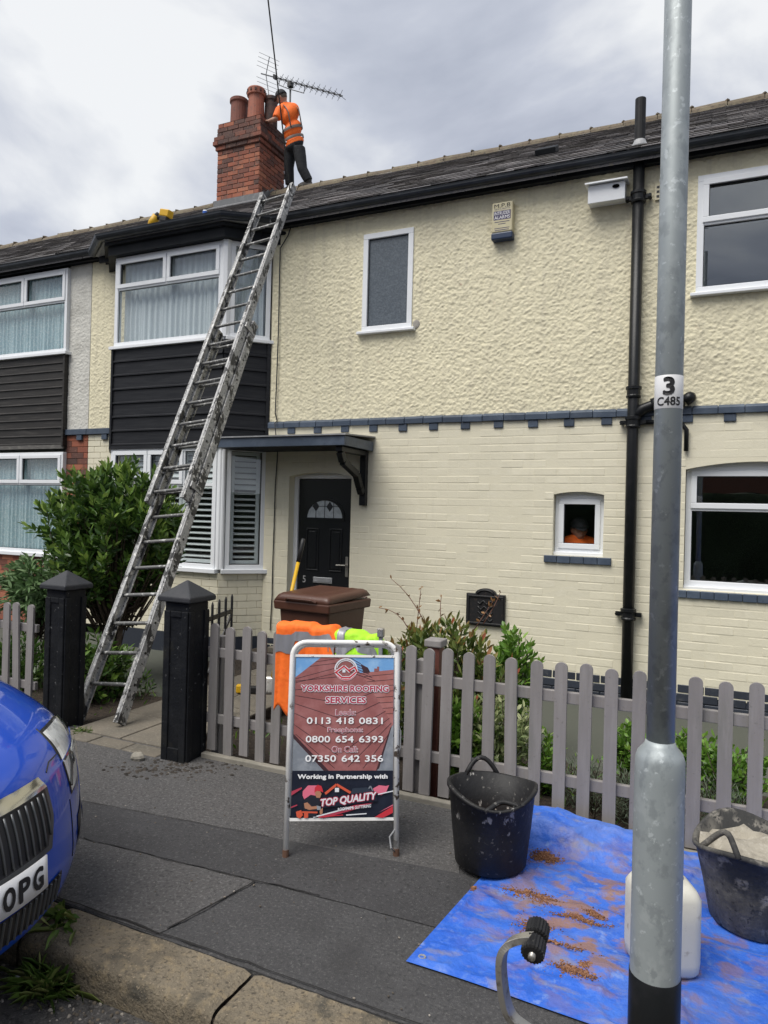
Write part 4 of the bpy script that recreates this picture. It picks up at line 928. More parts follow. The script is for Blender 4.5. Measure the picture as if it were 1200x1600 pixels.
# ---------------------------------------------------------------- people
def remeshed(name, mb, m_, parent, vox=.012, smooth=4):
    o = obj(name, mb, m_, parent, smooth=True)
    r = o.modifiers.new('union', 'REMESH'); r.mode = 'VOXEL'; r.voxel_size = vox; r.use_smooth_shade = True
    s_ = o.modifiers.new('soften', 'SMOOTH'); s_.iterations = smooth; s_.factor = .5
    return o
def person(label, J, facing, refl=True):
    """J: joints in world space; facing: unit vector the face looks along"""
    feet = (J['footL']+J['footR'])/2; root = thing('person', feet, label, 'person')
    f = Vector(facing).normalized(); up = V(0,0,1); rt = f.cross(up).normalized()
    hd = J['head']; tilt = (hd-J['neck']).normalized()
    b = MB(); hu = (tilt*.7+up*.3).normalized(); hr = f.cross(hu).normalized(); hf = hu.cross(hr)
    b.ell(hd, (.075, .095, .115), 18, 14, (hr, hf, hu)); b.ell(hd+hf*.025-hu*.055, (.055,.065,.055), 12, 8, (hr, hf, hu))
    b.ell(hd+hf*.098-hu*.015, (.013,.02,.022), 8, 6, (hr, hf, hu))                       # nose
    for s_ in (-1, 1): b.ell(hd+hr*(s_*.077)-hu*.01, (.012,.022,.034), 8, 6, (hr, hf, hu))  # ears
    b.ell(hd+hf*.088-hu*.055, (.026,.012,.008), 8, 6, (hr, hf, hu))                       # mouth
    b.tube([J['neck']-up*.06, J['neck'], hd-hu*.05], [.062,.056,.052], 10)
    for s_, k in (('L',-1), ('R',1)):
        sh, el, wr, hn = J['sh'+s_], J['el'+s_], J['wr'+s_], J['hand'+s_]
        b.tube([sh, sh.lerp(el,.5), el, el.lerp(wr,.3), wr], [.055,.05,.042,.043,.029], 10)
        d = (hn-wr).normalized(); sdv = d.cross(up); sdv = sdv.normalized() if sdv.length > .1 else rt; un = sdv.cross(d)
        b.obox(wr+d*.045, (sdv, d, un), (.036,.05,.015)); b.ell(wr+d*.02, (.032,.04,.022), 8, 6, (sdv, d, un))
        for i, (o_, ln_) in enumerate(((-.030,.065),(-.010,.076),(.010,.072),(.029,.058))):
            a0 = wr+d*.085+sdv*o_; b.tube([a0, a0+d*(ln_*.5)-un*.008, a0+d*(ln_*.9)-un*.028], [.0095,.009,.0075], 6)
        t0 = wr+d*.03-sdv*(.034*k); b.tube([t0, t0+d*.03-sdv*(.022*k), t0+d*.062-sdv*(.026*k)-un*.01], [.012,.011,.009], 6)
    remeshed('body', b, m_skin, root, .009, 3)
    t = MB(); pel, ch = J['pelvis'], J['chest']; waist = pel.lerp(ch, .45); 
    tr = (J['shR']-J['shL']).normalized()
    fr_ = tr.cross(up).normalized(); 
    for q, rx, ry, rz in ((pel+V(0,0,.03), .185,.135,.11), (waist, .185,.135,.20), (ch, .195,.14,.20), (ch.lerp(J['neck'],.55), .16,.105,.10)): t.ell(q, (rx, ry, rz), 18, 12, (tr, fr_, up))
    t.tube([J['shL'], J['neck']-up*.03, J['shR']], [.072,.07,.072], 10)
    for s_ in 'LR':
        sh, el = J['sh'+s_], J['el'+s_]; t.tube([sh, sh.lerp(el,.45), sh.lerp(el,.92)], [.08,.077,.075], 12)
    sh_ = remeshed('hi_vis_shirt', t, m_hivis, root, .014, 4)
    if refl:
        for zc, (rx, ry) in ((.18, (.198,.150)), (.48, (.206,.154))):
            c = pel.lerp(ch, zc); axz = (ch-pel).normalized(); m_ = MB()
            m_.lathe((0,0,0), [(1,-.026),(1.012,-.02),(1.012,.02),(1,.026)], 28, rx, ry, close=False)
            Mx = Matrix((tr, axz.cross(tr), axz)).transposed(); m_.v = [tuple(Mx @ Vector(v) + c) for v in m_.v]; obj('reflective_band', m_, m_refl_dull, sh_, smooth=True)
        for s_ in (-1, 1):
            m_ = MB(); back = -Vector(facing).normalized() if abs(Vector(facing).dot(fr_)) > .3 else fr_
            for sg in (-1, 1):
                pts = [pel.lerp(ch, .52)+tr*(s_*.115)+fr_*(sg*.142), ch+tr*(s_*.115)+fr_*(sg*.134), ch.lerp(J['neck'],.5)+tr*(s_*.105)+fr_*(sg*.106), ch.lerp(J['neck'],.8)+tr*(s_*.10)+fr_*(sg*.06)]
                m_.tube(pts, .024, 6, ell=(1,.45))
            obj('reflective_band', m_, m_refl_dull, sh_, smooth=True)
    t = MB(); t.ell(pel, (.178,.135,.13), 18, 12, (tr, fr_, up))
    for s_ in 'LR': t.tube([J['hip'+s_], J['hip'+s_].lerp(J['kn'+s_],.5), J['kn'+s_], J['kn'+s_].lerp(J['an'+s_],.35), J['an'+s_]], [.115,.105,.09,.088,.082], 12)
    remeshed('trousers', t, m_trouser, root, .014, 4)
    for s_ in 'LR':
        t = MB(); a, f_ = J['an'+s_], J['foot'+s_]; dd = (J['toe'+s_]-f_); dd.z = 0; dd.normalize(); sv = dd.cross(up)
        t.tube([a+V(0,0,.03), f_+V(0,0,.05)], [.058,.056], 10); t.ell(f_+dd*.06+V(0,0,.045), (.048,.14,.045), 14, 8, (sv, dd, up)); t.obox(f_+dd*.05+V(0,0,.012), (sv, dd, up), (.046,.135,.014))
        remeshed('boot', t, m_boot, root, .01, 2)
    c = MB(); c.ell(hd+hu*.035-hf*.005, (.090,.108,.098), 18, 12, (hr, hf, hu)); c.v = [v for v in c.v]
    cap = MB(); cap.grid(lambda u, v: hd+hu*.02 + (hr*math.cos(u*6.2832)+hf*math.sin(u*6.2832)*1.17)*(.089*math.cos(v*1.45)) + hu*(.105*math.sin(v*1.45)), 24, 8)
    cp = obj('cap', cap, m_cap, root, smooth=True); cm = cp.modifiers.new('cloth', 'SOLIDIFY'); cm.thickness = .006; cm.offset = 1
    pk = MB(); pk.grid(lambda u, v: hd+hu*(.028-.02*v) + hr*((u-.5)*.13*(1-.35*v*v)) + hf*(.085+.085*v*math.sin(math.pi*(.15+.7*u))), 10, 4); ob_ = obj('cap_peak', pk, m_cap, cp, smooth=True); cm = ob_.modifiers.new('cloth', 'SOLIDIFY'); cm.thickness = .006
    hb_ = MB(); hb_.ell(hd-hf*.018+hu*.005, (.080,.085,.085), 14, 10, (hr, hf, hu)); obj('hair', hb_, mat('grey_hair', (.10,.085,.07), .8), root, smooth=True)
    return root
rp = PY(468, 298, RY); dm = depth_of(rp); ridge_top = RZ+.06
cq = lambda x, y, dd=0: PD(400+x/7.62, 100+y/7.62, dm+dd)
J = dict(head=cq(305,395,-.02), neck=cq(350,478), chest=cq(405,600), pelvis=cq(462,960), shL=cq(285,545,-.10), shR=cq(455,520,.06),
         elL=cq(238,655,-.14), wrL=cq(150,682,-.06), handL=cq(112,688,.02), elR=cq(330,640,.30), wrR=cq(215,650,.36), handR=cq(180,655,.36),
         hipL=cq(412,1000,.05), hipR=cq(510,1000,-.05), knL=cq(392,1230,.12), anL=cq(402,1440,.20), knR=cq(552,1250,-.06), anR=cq(625,1450,-.04))
J['footL'] = J['anL'].copy(); J['footL'].z = min(J['anL'].z-.06, ridge_top+.03); J['footR'] = J['anR'].copy(); J['footR'].z = J['anR'].z-.08
for s_ in 'LR':
    a = J['an'+s_]; yy = a.y; zr_ = (RZ+.062) if abs(yy-RY) < .12 else (fz(yy)+.02 if yy < RY else RZ-(yy-RY)*.6+.02)
    J['foot'+s_] = V(a.x, a.y, zr_)
    if a.z < zr_+.07: J['an'+s_] = V(a.x, a.y, zr_+.09)
left_dir = -(_R*.9)+_F*.35
for s_ in 'LR': J['toe'+s_] = J['foot'+s_]+left_dir
person('man in orange hi-vis shirt and black trousers standing on the ridge at the chimney', J, -_R*.93+_F*.30)
# figure in orange added indoors, standing in for a reflection in the small window
wc_c = wx(905, 832); dep = 7.45; ip = PD(905, 832, dep); hx = V(ip.x, ip.y, 1.60)
o_ = V(hx.x, hx.y, 0); rr_ = _R; dn = lambda a, b, z: o_+rr_*a+_F*b+V(0,0,z*(1.13 if z < 1.31 else 1.055))
J2 = dict(head=dn(0,0,1.46), neck=dn(0,.01,1.30), chest=dn(0,.02,1.08), pelvis=dn(0,.02,.80), shL=dn(.18,.02,1.22), shR=dn(-.18,.02,1.22), elL=dn(.25,.0,.95), elR=dn(-.25,.0,.95), wrL=dn(.24,-.1,.74), wrR=dn(-.24,-.1,.74), handL=dn(.24,-.15,.67), handR=dn(-.24,-.15,.67),
          hipL=dn(.09,.02,.76), hipR=dn(-.09,.02,.76), knL=dn(.1,0,.42), knR=dn(-.1,0,.42), anL=dn(.1,.02,.09), anR=dn(-.1,.02,.09), footL=dn(.1,0,0), footR=dn(-.1,0,0), toeL=dn(.1,-.3,0), toeR=dn(-.1,-.3,0))
person('person in orange hi-vis top added behind the small square window in place of a reflection', J2, -_F, False)

# ---------------------------------------------------------------- TV aerial on the chimney
YA = cy1+.10
mp_ = PY(453, 165, YA); zt_ = PY(453, 131, YA).z
aer = thing('television_aerial', V(mp_.x, YA, czt-.3), 'grey metal television aerial on a mast behind the chimney', 'aerial')
m_aer = mat('aerial_metal', (.10,.105,.11), .45, metal=.6)
obj('mast', MB().tube([V(mp_.x, YA, czt-.9), V(mp_.x, YA, zt_)], .018, 10), m_aer, aer, smooth=True)
obj('mast_bracket', MB().box((cx1-.35, cy1-.0, czt-.72), (mp_.x+.03, YA+.03, czt-.68)).box((cx1-.35, cy1-.0, czt-.32), (mp_.x+.03, YA+.03, czt-.28)), m_aer, aer)
b0, b1 = PY(408, 115, YA+.10), PY(535, 150, YA-.25); bd = (b1-b0).normalized(); hv = V(-bd.y, bd.x, 0).normalized(); uv = V(0,0,1)
obj('boom', MB().bar(b0, b1, .018, .018), m_aer, aer)
mc = b0.lerp(b1, .36)
obj('cradle', MB().tube([b0.lerp(b1,.235), b0.lerp(b1,.24)-uv*.12, mc-uv*.14, b0.lerp(b1,.55)-uv*.14, b0.lerp(b1,.56)], .009, 6), m_aer, aer); obj('clamp', MB().obox(V(mp_.x, YA, zt_-.02), (V(1,0,0), V(0,1,0), uv), (.045,.045,.05)), m_iron, aer, bevel=.006)
for i in range(12):
    c = b0.lerp(b1, .26+.74*i/11.4); obj('element', MB().tube([c-hv*.16, c+hv*.16], .004, 5).tube([c-(hv*.5+uv).normalized()*.14, c+(hv*.5+uv).normalized()*.14], .0045, 5), m_aer, aer); 
    obj('insulator', MB().obox(c, (bd, hv, uv), (.014,.014,.022)), m_iron, aer)
obj('dipole_box', MB().obox(b0.lerp(b1,.185)+uv*.005, (bd, hv, uv), (.035,.03,.045)), m_iron, aer, bevel=.005)
rk = b0.lerp(b1, .065)
for s_ in (1, -1):
    e1 = rk - bd*.0 + uv*(.36*s_) + bd*(.09 if s_ > 0 else .10); obj('reflector_arm', MB().tube([rk, e1], .008, 6), m_aer, aer)
    for k in range(4):
        c = rk.lerp(e1, .3+.23*k); obj('reflector_rod', MB().tube([c-hv*.27-uv*.06, c+hv*.27+uv*.06], .0035, 5), m_aer, aer)

# ---------------------------------------------------------------- cables
A0 = PY(455, 352, YF-.03); G0 = PY(452, 292, YF-.55); B0 = PY(420, 0, 4.9)
G0 = V(A0.x-.02, YF-.42, 5.33) if False else PY(453, 300, YF-.4)
dcb = (B0-G0); far = G0+dcb*4.2
pts = [G0+(far-G0)*(k/40)+V(0,0,-.25*math.sin(math.pi*k/40)*(.25)) for k in range(41)]
props(obj('telephone_cable', MB().tube([A0, V(A0.x, YF-.06, A0.z+.05), V(A0.x, YF-.37, 5.07), V(G0.x, YF-.40, 5.26), G0] + pts[1:], .007, 6), m_bead, smooth=True), 'thin black telephone wire running up from the gutter past the man', 'cable')
wc_ = [PY(x_, y_, YF-.034) for x_, y_ in ((455,353),(450,368),(438,388),(437,420),(435,520),(432,600),(430,645),(433,658))]
lo_c = [PY(x_, y_, YF-.03) for x_, y_ in ((434,700),(433,720),(430,760),(428,830),(426,880),(425,930),(422,985))]
props(obj('wall_cable', MB().tube(wc_, .007, 6).tube([wc_[-1], wc_[-1]+V(0,-.05,-.03), lo_c[0]+V(0,-.02,.03), lo_c[0]], .007, 6).tube(lo_c, .007, 6), m_bead, smooth=True), 'black cable clipped down the cream wall between bay and door', 'cable')

# ---------------------------------------------------------------- fixtures on the front wall
def wallbox(px0, py0, px1, py1, d): a = PY(px0, py0, YF-d); b = PY(px1, py1, YF-d); return a.x, b.x, min(a.z, b.z), max(a.z, b.z)
a0, a1, z0, z1 = wallbox(769, 318, 800, 371, .10); zc_ = z0+.075
al = thing('alarm_box', V((a0+a1)/2, YF, z0), 'yellowed alarm box with blue base high on the roughcast wall', 'alarm box')
obj('alarm_cover', MB().box((a0, YF-.10, zc_), (a1, YF-.005, z1)), mat('cream_plastic', (.52,.47,.30), .5, [(9, (.60,.56,.40), .5, .7)]), al, bevel=.012)
obj('alarm_base', MB().box((a0-.004, YF-.105, z0), (a1+.004, YF-.005, zc_-.001)), mat('navy_plastic', (.012,.03,.075), .4), al, bevel=.014)
hh = z1-zc_; ww = a1-a0; cx_ = (a0+a1)/2; m_navy = mat('print_navy', (.05,.04,.10), .5)
ty = lambda k: V(cx_, YF-.1003, zc_+hh*k)
text('M.P.B', ww*.78, hh*.13, ty(.88), (1,0,0), (0,0,1), m_text_black, al, offset=.01); text('SECURITY', ww*.75, hh*.05, ty(.77), (1,0,0), (0,0,1), m_navy, al)
obj('print_panel', MB().box((a0+ww*.09, YF-.1006, zc_+hh*.41), (a1-ww*.09, YF-.100, zc_+hh*.71)), m_navy, al)
text('INTRUDER', ww*.74, hh*.11, ty(.63)+V(0,-.0008,0), (1,0,0), (0,0,1), m_text_white, al); text('ALARMS', ww*.74, hh*.11, ty(.49)+V(0,-.0008,0), (1,0,0), (0,0,1), m_text_white, al)
for k, wd_ in ((.34,.8),(.27,.4),(.13,.8),(.07,.75)): obj('print_line', MB().box((cx_-ww*wd_*.45, YF-.1006, zc_+hh*(k-.012)), (cx_+ww*wd_*.45, YF-.100, zc_+hh*(k+.012))), m_navy, al)
a0, a1, z0, z1 = wallbox(919, 283, 976, 309, .17); z1 = z0+.19
bb = thing('bird_box', V((a0+a1)/2, YF, z0), 'small white nesting box with oval hole tucked under the gutter', 'nest box')
mb = MB(); mb.prism([V(a0, YF-.01, z0+.015), V(a0, YF-.16, z0), V(a0, YF-.17, z1-.02), V(a0, YF-.01, z1)], (a1-a0, 0, 0)); obj('box_body', mb, m_upvc, bb, bevel=.003)
obj('box_lid', MB().prism([V(a0-.025, YF-.01, z1+.004), V(a0-.025, YF-.215, z1-.018), V(a0-.025, YF-.215, z1-.004), V(a0-.025, YF-.01, z1+.018)], (a1-a0+.05, 0, 0)), m_upvc, bb)
ho = MB(); hx_, hz_ = a0+(a1-a0)*.76, z1-.062; ho.prism([V(hx_+.034*math.cos(t), YF-.1765, hz_+.018*math.sin(t)) for t in [6.283*k/16 for k in range(16)]], (0,.006,0)); obj('entrance_hole', ho, m_hole, bb)
# cast-iron plaque
a0, a1, z0, z1 = wallbox(729, 921, 788, 981, .05)
pq = thing('iron_wall_cover', V((a0+a1)/2, YF, z0), 'black cast-iron cover with rounded crest on the wall above the shrub', 'wall cover')
cm_, w_ = (a0+a1)/2, a1-a0; pts = [V(a0,YF-.055,z0), V(a1,YF-.055,z0), V(a1,YF-.055,z1-.035)] + [V(cm_+w_*.27*math.cos(t), YF-.055, z1-.035+.06*math.sin(t)) for t in [math.pi*k/10 for k in range(11)]] + [V(a0,YF-.055,z1-.035)]
obj('cover_plate', MB().prism(pts, (0,.05,0)), m_iron, pq, bevel=.006)
mb = MB(); ring(WALL, mb, a0+.015, a1-.015, .056, .068, z0+.015, z1-.05, .022); obj('cover_rim', mb, m_iron, pq, bevel=.006)
mb = MB(); mb.tube([V(cm_+w_*.2*math.cos(t), YF-.060, z1-.035+.042*math.sin(t)) for t in [math.pi*k/10 for k in range(11)]], .008, 6)
for k in range(4):
    zz_ = z0+.07+k*.06; mb.tube([V(cm_-.08+.16*i/10, YF-.06, zz_+.018*math.sin(i*1.3+k)) for i in range(11)], .008, 6)
obj('relief', mb, m_iron, pq, smooth=True)

# ---------------------------------------------------------------- things left on the roof
q = PY(250, 348, bayB.y-.02); zq = ZBG+.078
tl = thing('cordless_drill', V(q.x, q.y, zq), 'yellow cordless drill left on the gutter edge of the bay roof', 'drill')
m_yel = mat('yellow_plastic', (.62,.36,.01), .45, [(30, (.45,.27,.02), .6, .7)])
e1, e2 = PY(236, 352, q.y), PY(268, 333, q.y); 
pq_ = lambda a, b: PY(a, b, q.y)
obj('drill_body', MB().tube([pq_(234,355), pq_(238,349), pq_(245,337)], [.035,.055,.05], 10), m_yel, tl, smooth=True); obj('drill_chuck', MB().tube([pq_(243,340), pq_(248,334)], [.045,.03], 10), m_iron, tl)
obj('drill_handle', MB().tube([pq_(243,341), pq_(252,339), pq_(258,338)], [.03,.027,.032], 8), m_iron, tl, smooth=True)
bc_ = pq_(260,334); obj('drill_battery', MB().obox(bc_, (V(.93,0,.0-.25).normalized(), V(0,1,0), V(.25,0,.93).normalized()), (.075,.05,.045)), m_yel, tl, bevel=.012); obj('battery_base', MB().obox(bc_-V(.02,0,.07), (V(.93,0,-.25).normalized(), V(0,1,0), V(.25,0,.93).normalized()), (.055,.045,.03)), m_iron, tl, bevel=.008)
ylo, yhi = EY, RY
for _ in range(40):
    ym_ = (ylo+yhi)/2
    if PY(320, 341, ym_).z > fz(ym_)+.01: ylo = ym_
    else: yhi = ym_
q2 = PY(320, 341, ylo); zq = fz(q2.y)+.012; cn = thing('drink_can', V(q2.x, q2.y, zq), 'small blue and white can standing on the roof left of the chimney', 'can')
obj('can_body', MB().lathe((q2.x, q2.y, zq), [(.026,0),(.033,.01),(.033,.10),(.027,.115),(.024,.112)], 16), m_upvc, cn, smooth=False); obj('can_print', MB().lathe((q2.x, q2.y, zq), [(.0335,.035),(.0338,.04),(.0338,.095),(.0335,.10)], 16, close=False), mat('blue_print', (.02,.10,.42), .35), cn)

# ---------------------------------------------------------------- lamp post
lpY = 2.215; lpx = PY(1026, 1400, lpY).x; dl = depth_of(V(lpx, lpY, 1)); zl_ = lambda py: PY(1030, py, lpY).z
lp = thing('lamp_post', V(lpx, lpY, 0), 'galvanised lamp post with number label at the pavement edge', 'lamp post')
RBase = 75/2/FPX*dl; RSh = 41/2/FPX*dl; zs_, zk = zl_(1175), zl_(1520)
obj('post_base', MB().lathe((lpx, lpY, -.05), [(RBase,0),(RBase, zk+.05), (RBase, zs_-.02), (RBase*.985, zs_+.03), (RBase*.9, zs_+.05), (RSh*1.16, zs_+.072), (RSh*1.05, zs_+.085)], 40), m_galv, lp, smooth=True)
obj('black_band', MB().lathe((lpx, lpY, 0), [(RBase+.0005,.0),(RBase+.002,.002),(RBase+.002,zk-.002),(RBase+.0005,zk)], 40, close=False), m_black, lp, smooth=True)
obj('shaft', MB().tube([V(lpx, lpY, zs_+.03), V(lpx, lpY, 2.5), V(lpx, lpY, 6.0)], [RSh*1.03, RSh*1.0, RSh*.93], 32), m_galv, lp, smooth=True)
obj('base_door', MB().grid(lambda u, v: V(lpx+(RBase+.002)*math.cos(rad(35+50*u)), lpY+(RBase+.002)*math.sin(rad(35+50*u)), .25+.5*v), 8, 2), m_galv, lp)
lz0, lz1 = zl_(641), zl_(590); ang0 = math.atan2(-lpY, -lpx)
lbl = obj('number_label', MB().lathe((lpx, lpY, 0), [(RSh+.0006,lz0),(RSh+.0012,lz0+.001),(RSh+.0012,lz1-.001),(RSh+.0006,lz1)], 40, close=False), mat('white_label', (.74,.74,.74), .4), lp, smooth=True)
def wrap_text(s, w, h, z, off):
    a, fs = glyphs(s); mb = MB(); b = off*h
    for k in range(9): dx, dy = (0, 0) if k == 0 else (b*math.cos(6.2832*k/8), b*math.sin(6.2832*k/8)); r = RSh+.0022+k*1e-5; mb.add([V(lpx+r*math.cos(ang0+(p[0]*w+dx)/r), lpY+r*math.sin(ang0+(p[0]*w+dx)/r), z+p[1]*h+dy) for p in a], fs)
    obj('lettering', mb, m_text_black, lbl)
wrap_text('3', .028, .048, lz0+(lz1-lz0)*.66, .06); wrap_text('C485', .068, .024, lz0+(lz1-lz0)*.21, .03)

# ---------------------------------------------------------------- gate posts, gate
def gate_post(px, py, ptop, w, label):
    b = PZ(px, py); cx_, cy_ = b.x, b.y+.02; h = PD(px, ptop, depth_of(V(cx_, cy_, .5))).z
    g = thing('gate_post', V(cx_, cy_, 0), label, 'gate post', 'gate posts either side of the path'); s_ = w/2
    obj('post_shaft', MB().box((cx_-s_, cy_-s_, -.03), (cx_+s_, cy_+s_, h-.14)), m_blackpost, g, bevel=.012)
    for k in (-1, 1):
        obj('post_corner', MB().box((cx_+k*(s_-.028)-.026, cy_-s_-.010, -.02), (cx_+k*(s_-.028)+.026, cy_-s_+.004, h-.2)), m_blackpost, g, bevel=.006)
    obj('post_corner', MB().box((cx_+s_-.004, cy_-s_+.002, -.02), (cx_+s_+.010, cy_-s_+.05, h-.2)), m_blackpost, g, bevel=.006); obj('post_corner', MB().box((cx_+s_-.004, cy_+s_-.05, -.02), (cx_+s_+.010, cy_+s_, h-.2)), m_blackpost, g, bevel=.006)
    for k in (0, 1): obj('post_rail', MB().box((cx_-s_+.055, cy_-s_-.009, (-.02 if k == 0 else h-.24)), (cx_+s_-.055, cy_-s_+.003, (.09 if k == 0 else h-.20))), m_blackpost, g, bevel=.005)
    o = s_+.035; mb = MB(); z0 = h-.14
    mb.add([V(cx_-o,cy_-o,z0), V(cx_+o,cy_-o,z0), V(cx_+o,cy_+o,z0), V(cx_-o,cy_+o,z0), V(cx_-o,cy_-o,z0+.035), V(cx_+o,cy_-o,z0+.035), V(cx_+o,cy_+o,z0+.035), V(cx_-o,cy_+o,z0+.035), V(cx_,cy_,h)], [(0,3,2,1),(0,1,5,4),(1,2,6,5),(2,3,7,6),(3,0,4,7),(4,5,8),(5,6,8),(6,7,8),(7,4,8)])
    obj('post_cap', mb, mat('grey_black_paint', (.022,.024,.028), .65, [(9, (.034,.034,.038), .5, .7)], [(50, .4, .006)]), g, bevel=.008); return cx_, cy_
gx0, gy0 = gate_post(95, 1133, 890, .195, 'black square gate post left of the ladder foot'); gx1, gy1 = gate_post(283, 1184, 905, .20, 'black square gate post with chipped paint joined to the right-hand fence')
pg = [V(gx1-.10, gy1+.15, 0), V(gx1-.32, gy1+.92, 0)]
gt = thing('garden_gate', pg[0], 'black iron garden gate standing open behind the fence', 'gate'); gd = (pg[1]-pg[0])
for k in range(7):
    p = pg[0]+gd*(k/6); h = .93+.03*k/6; obj('gate_bar', MB().tube([p+V(0,0,.03), p+V(0,0,h-.01), p+V(0,0,h+.015)], [.010,.010,.004], 8), m_iron, gt)
for z_ in (.10, .84): obj('gate_rail', MB().bar(pg[0]+V(0,0,z_), pg[1]+V(0,0,z_), .012, .035), m_iron, gt)
obj('gate_brace', MB().bar(pg[0]+V(0,0,.15), pg[1]+V(0,0,.82), .010, .025), m_iron, gt)

# ---------------------------------------------------------------- picket fences
def picket_mesh(h, w=.065, t=.018):
    pts = [V(-w/2,0,0), V(w/2,0,0), V(w/2,0,h-w*.45)] + [V(w/2*math.cos(a), 0, h-w*.45+w*.45*math.sin(a)) for a in [math.pi*k/10 for k in range(1,10)]] + [V(-w/2,0,h-w*.45)]
    mb = MB().prism(pts, (0,t,0))
    for z_ in (h*.265-.015, h*.265+.012, h*.79-.015, h*.79+.012):                 # nail heads
        mb.prism([V((.014 if z_*100 % 2 > 1 else -.014)+.004*math.cos(6.283*k/6), -.001, z_+.004*math.sin(6.283*k/6)) for k in range(6)], (0,.001,0))
    me = bpy.data.meshes.new('picket'); me.from_pydata([tuple(v) for v in mb.v], [], mb.f); me.materials.append(m_fence); me.update(); return me
FZ0, FH = .045, PY(412, 983, FY).z-.045
pm = picket_mesh(FH)
def fence(xs, Y, label, loc):
    f = thing('picket_fence', loc, label, 'fence', 'grey picket fences')
    for x_ in xs:
        o = inst('picket', pm, (x_, Y-.018+random.uniform(-.003,.002), FZ0+random.uniform(-.012,.008)), f, None, (random.gauss(0,.010), random.gauss(0,.009), random.gauss(0,.02)))
        for z_ in (.30*FH/.9, .78*FH): pass
    a, b = min(xs)-.05, max(xs)+.06
    for z_ in (FH*.265, FH*.79): obj('fence_rail', MB().box((a, Y+.002, z_), (b, Y+.032, z_+.062)), m_fence, f, bevel=.004)
    return f
pxs = [315,337,362,387,412,436,461,487,513,540,567,594,620,644,669,699.5,732,767,803.5,839.5,878,916,957,999,1043,1087,1135,1182.5]
xs = [PY(p, 983+(p-412)*.117, FY).x for p in pxs]
dx = xs[-1]-xs[-2]
while xs[-1] < 2.6: xs.append(xs[-1]+.135)
fa = fence(xs, FY, 'grey round-topped picket fence running right from the gate post', V(0, FY, 0))
for x_ in (gx1+.16, xs[13]+.05, 1.05): obj('fence_post', MB().box((x_-.035, FY+.033, -.05), (x_+.035, FY+.10, .80)), m_fence, fa, bevel=.004)
xl_ = [PY(p, 945, gy0-.02).x for p in (49, 31, 13)]; dxl = xl_[0]-xl_[1]
while xl_[-1] > -8.5: xl_.append(xl_[-1]-dxl)
fence(xl_, gy0-.02, 'short stretch of grey picket fence behind the blue car', V(-6, gy0, 0))
rpx = PY(681, 1000, FY+.16).x; ztp = PY(681, 998, FY+.16).z
g = thing('timber_post', V(rpx, FY+.16, 0), 'red-brown timber post with grey cap behind the pickets', 'post')
obj('post_shaft', MB().box((rpx-.04, FY+.12, -.05), (rpx+.04, FY+.20, ztp-.045)), m_redwood, g, bevel=.004); obj('post_cap', MB().box((rpx-.055, FY+.105, ztp-.045), (rpx+.055, FY+.215, ztp)), m_fence, g, bevel=.008)
# ---------------------------------------------------------------- A-board
fL, fR = PZ(446,1340), PZ(619,1338); wv = (fR-fL); SW = wv.length; wv.normalize(); bk = V(-wv.y, wv.x, 0); le = rad(12)
upv = V(0,0,math.cos(le))+bk*math.sin(le); fn = wv.cross(upv).normalized(); nf = -bk*math.cos(le)+V(0,0,math.sin(le))
def h_at(py, lo=0.0, hi=1.6):
    for _ in range(40):
        m = (lo+hi)/2
        if proj((fL+fR)/2+upv*m)[1] > py: lo = m
        else: hi = m
    return lo
SH = h_at(1008); ph0, ph1 = h_at(1279), h_at(1026)
ab_ = thing('a_board_sign', (fL+fR)/2, 'white-framed A-board advertising Yorkshire roofing on the pavement', 'sign')
m_wtube = mat('chipped_white_paint', (.82,.81,.78), .5, [(16, (.10,.075,.055), .60, .64), (6, (.72,.71,.67), .5, .7)], [(50, .2, .003)])
def hoop(base_l, base_r, up_, h, r=.0135):
    rc = .07; w_ = (base_r-base_l).normalized(); pts = [base_l, base_l+up_*(h-rc)]
    for k in range(1, 7): t = math.pi/2*k/6; pts.append(base_l+up_*(h-rc+rc*math.sin(t))+w_*(rc*(1-math.cos(t))))
    for k in range(0, 7): t = math.pi/2*(1-k/6); pts.append(base_r+up_*(h-rc+rc*math.sin(t))-w_*(rc*(1-math.cos(t))))
    pts.append(base_r); return MB().tube(pts, r, 10)
obj('front_frame', hoop(fL+upv*.012, fR+upv*.012, upv, SH), m_wtube, ab_, smooth=True)
upb = V(0,0,math.cos(le*.75))-bk*math.sin(le*.75); off_b = bk*(SH*math.sin(le)+SH*math.sin(le*.75)+.03)
obj('back_frame', hoop(fL+off_b+wv*.008, fR+off_b-wv*.008, upb, SH*.985), m_wtube, ab_, smooth=True)
for p in (fL, fR): obj('rubber_foot', MB().tube([p, p+upv*.035], .0155, 10), mat('rusty_foot', (.10,.05,.03), .8), ab_)
obj('side_chain', MB().tube([fR+upv*.13, fR+upv*.10-wv*.035-bk*.03, fR+upv*.06-wv*.03-bk*.05, fR+upv*.02-wv*.005], .004, 6), m_lead, ab_); obj('side_chain', MB().tube([fR+upv*.62, fR+upv*.58+wv*.02, fR+upv*.5+wv*.018, fR+upv*.46], .003, 6), m_lead, ab_)
pw0, pw1 = .018, SW-.018
SF = lambda u, v, d=0: fL+wv*(pw0+(pw1-pw0)*u)+upv*(ph1+(ph0-ph1)*v)+fn*d
m_sky_p = mat('print_sky', (.16,.36,.66), .35, [(9, (.30,.50,.74), .45, .65)])
panel = obj('panel', MB().prism([SF(0,0,-.006), SF(1,0,-.006), SF(1,1,-.006), SF(0,1,-.006)], fn*.008), m_sky_p, ab_)
pf = MB()
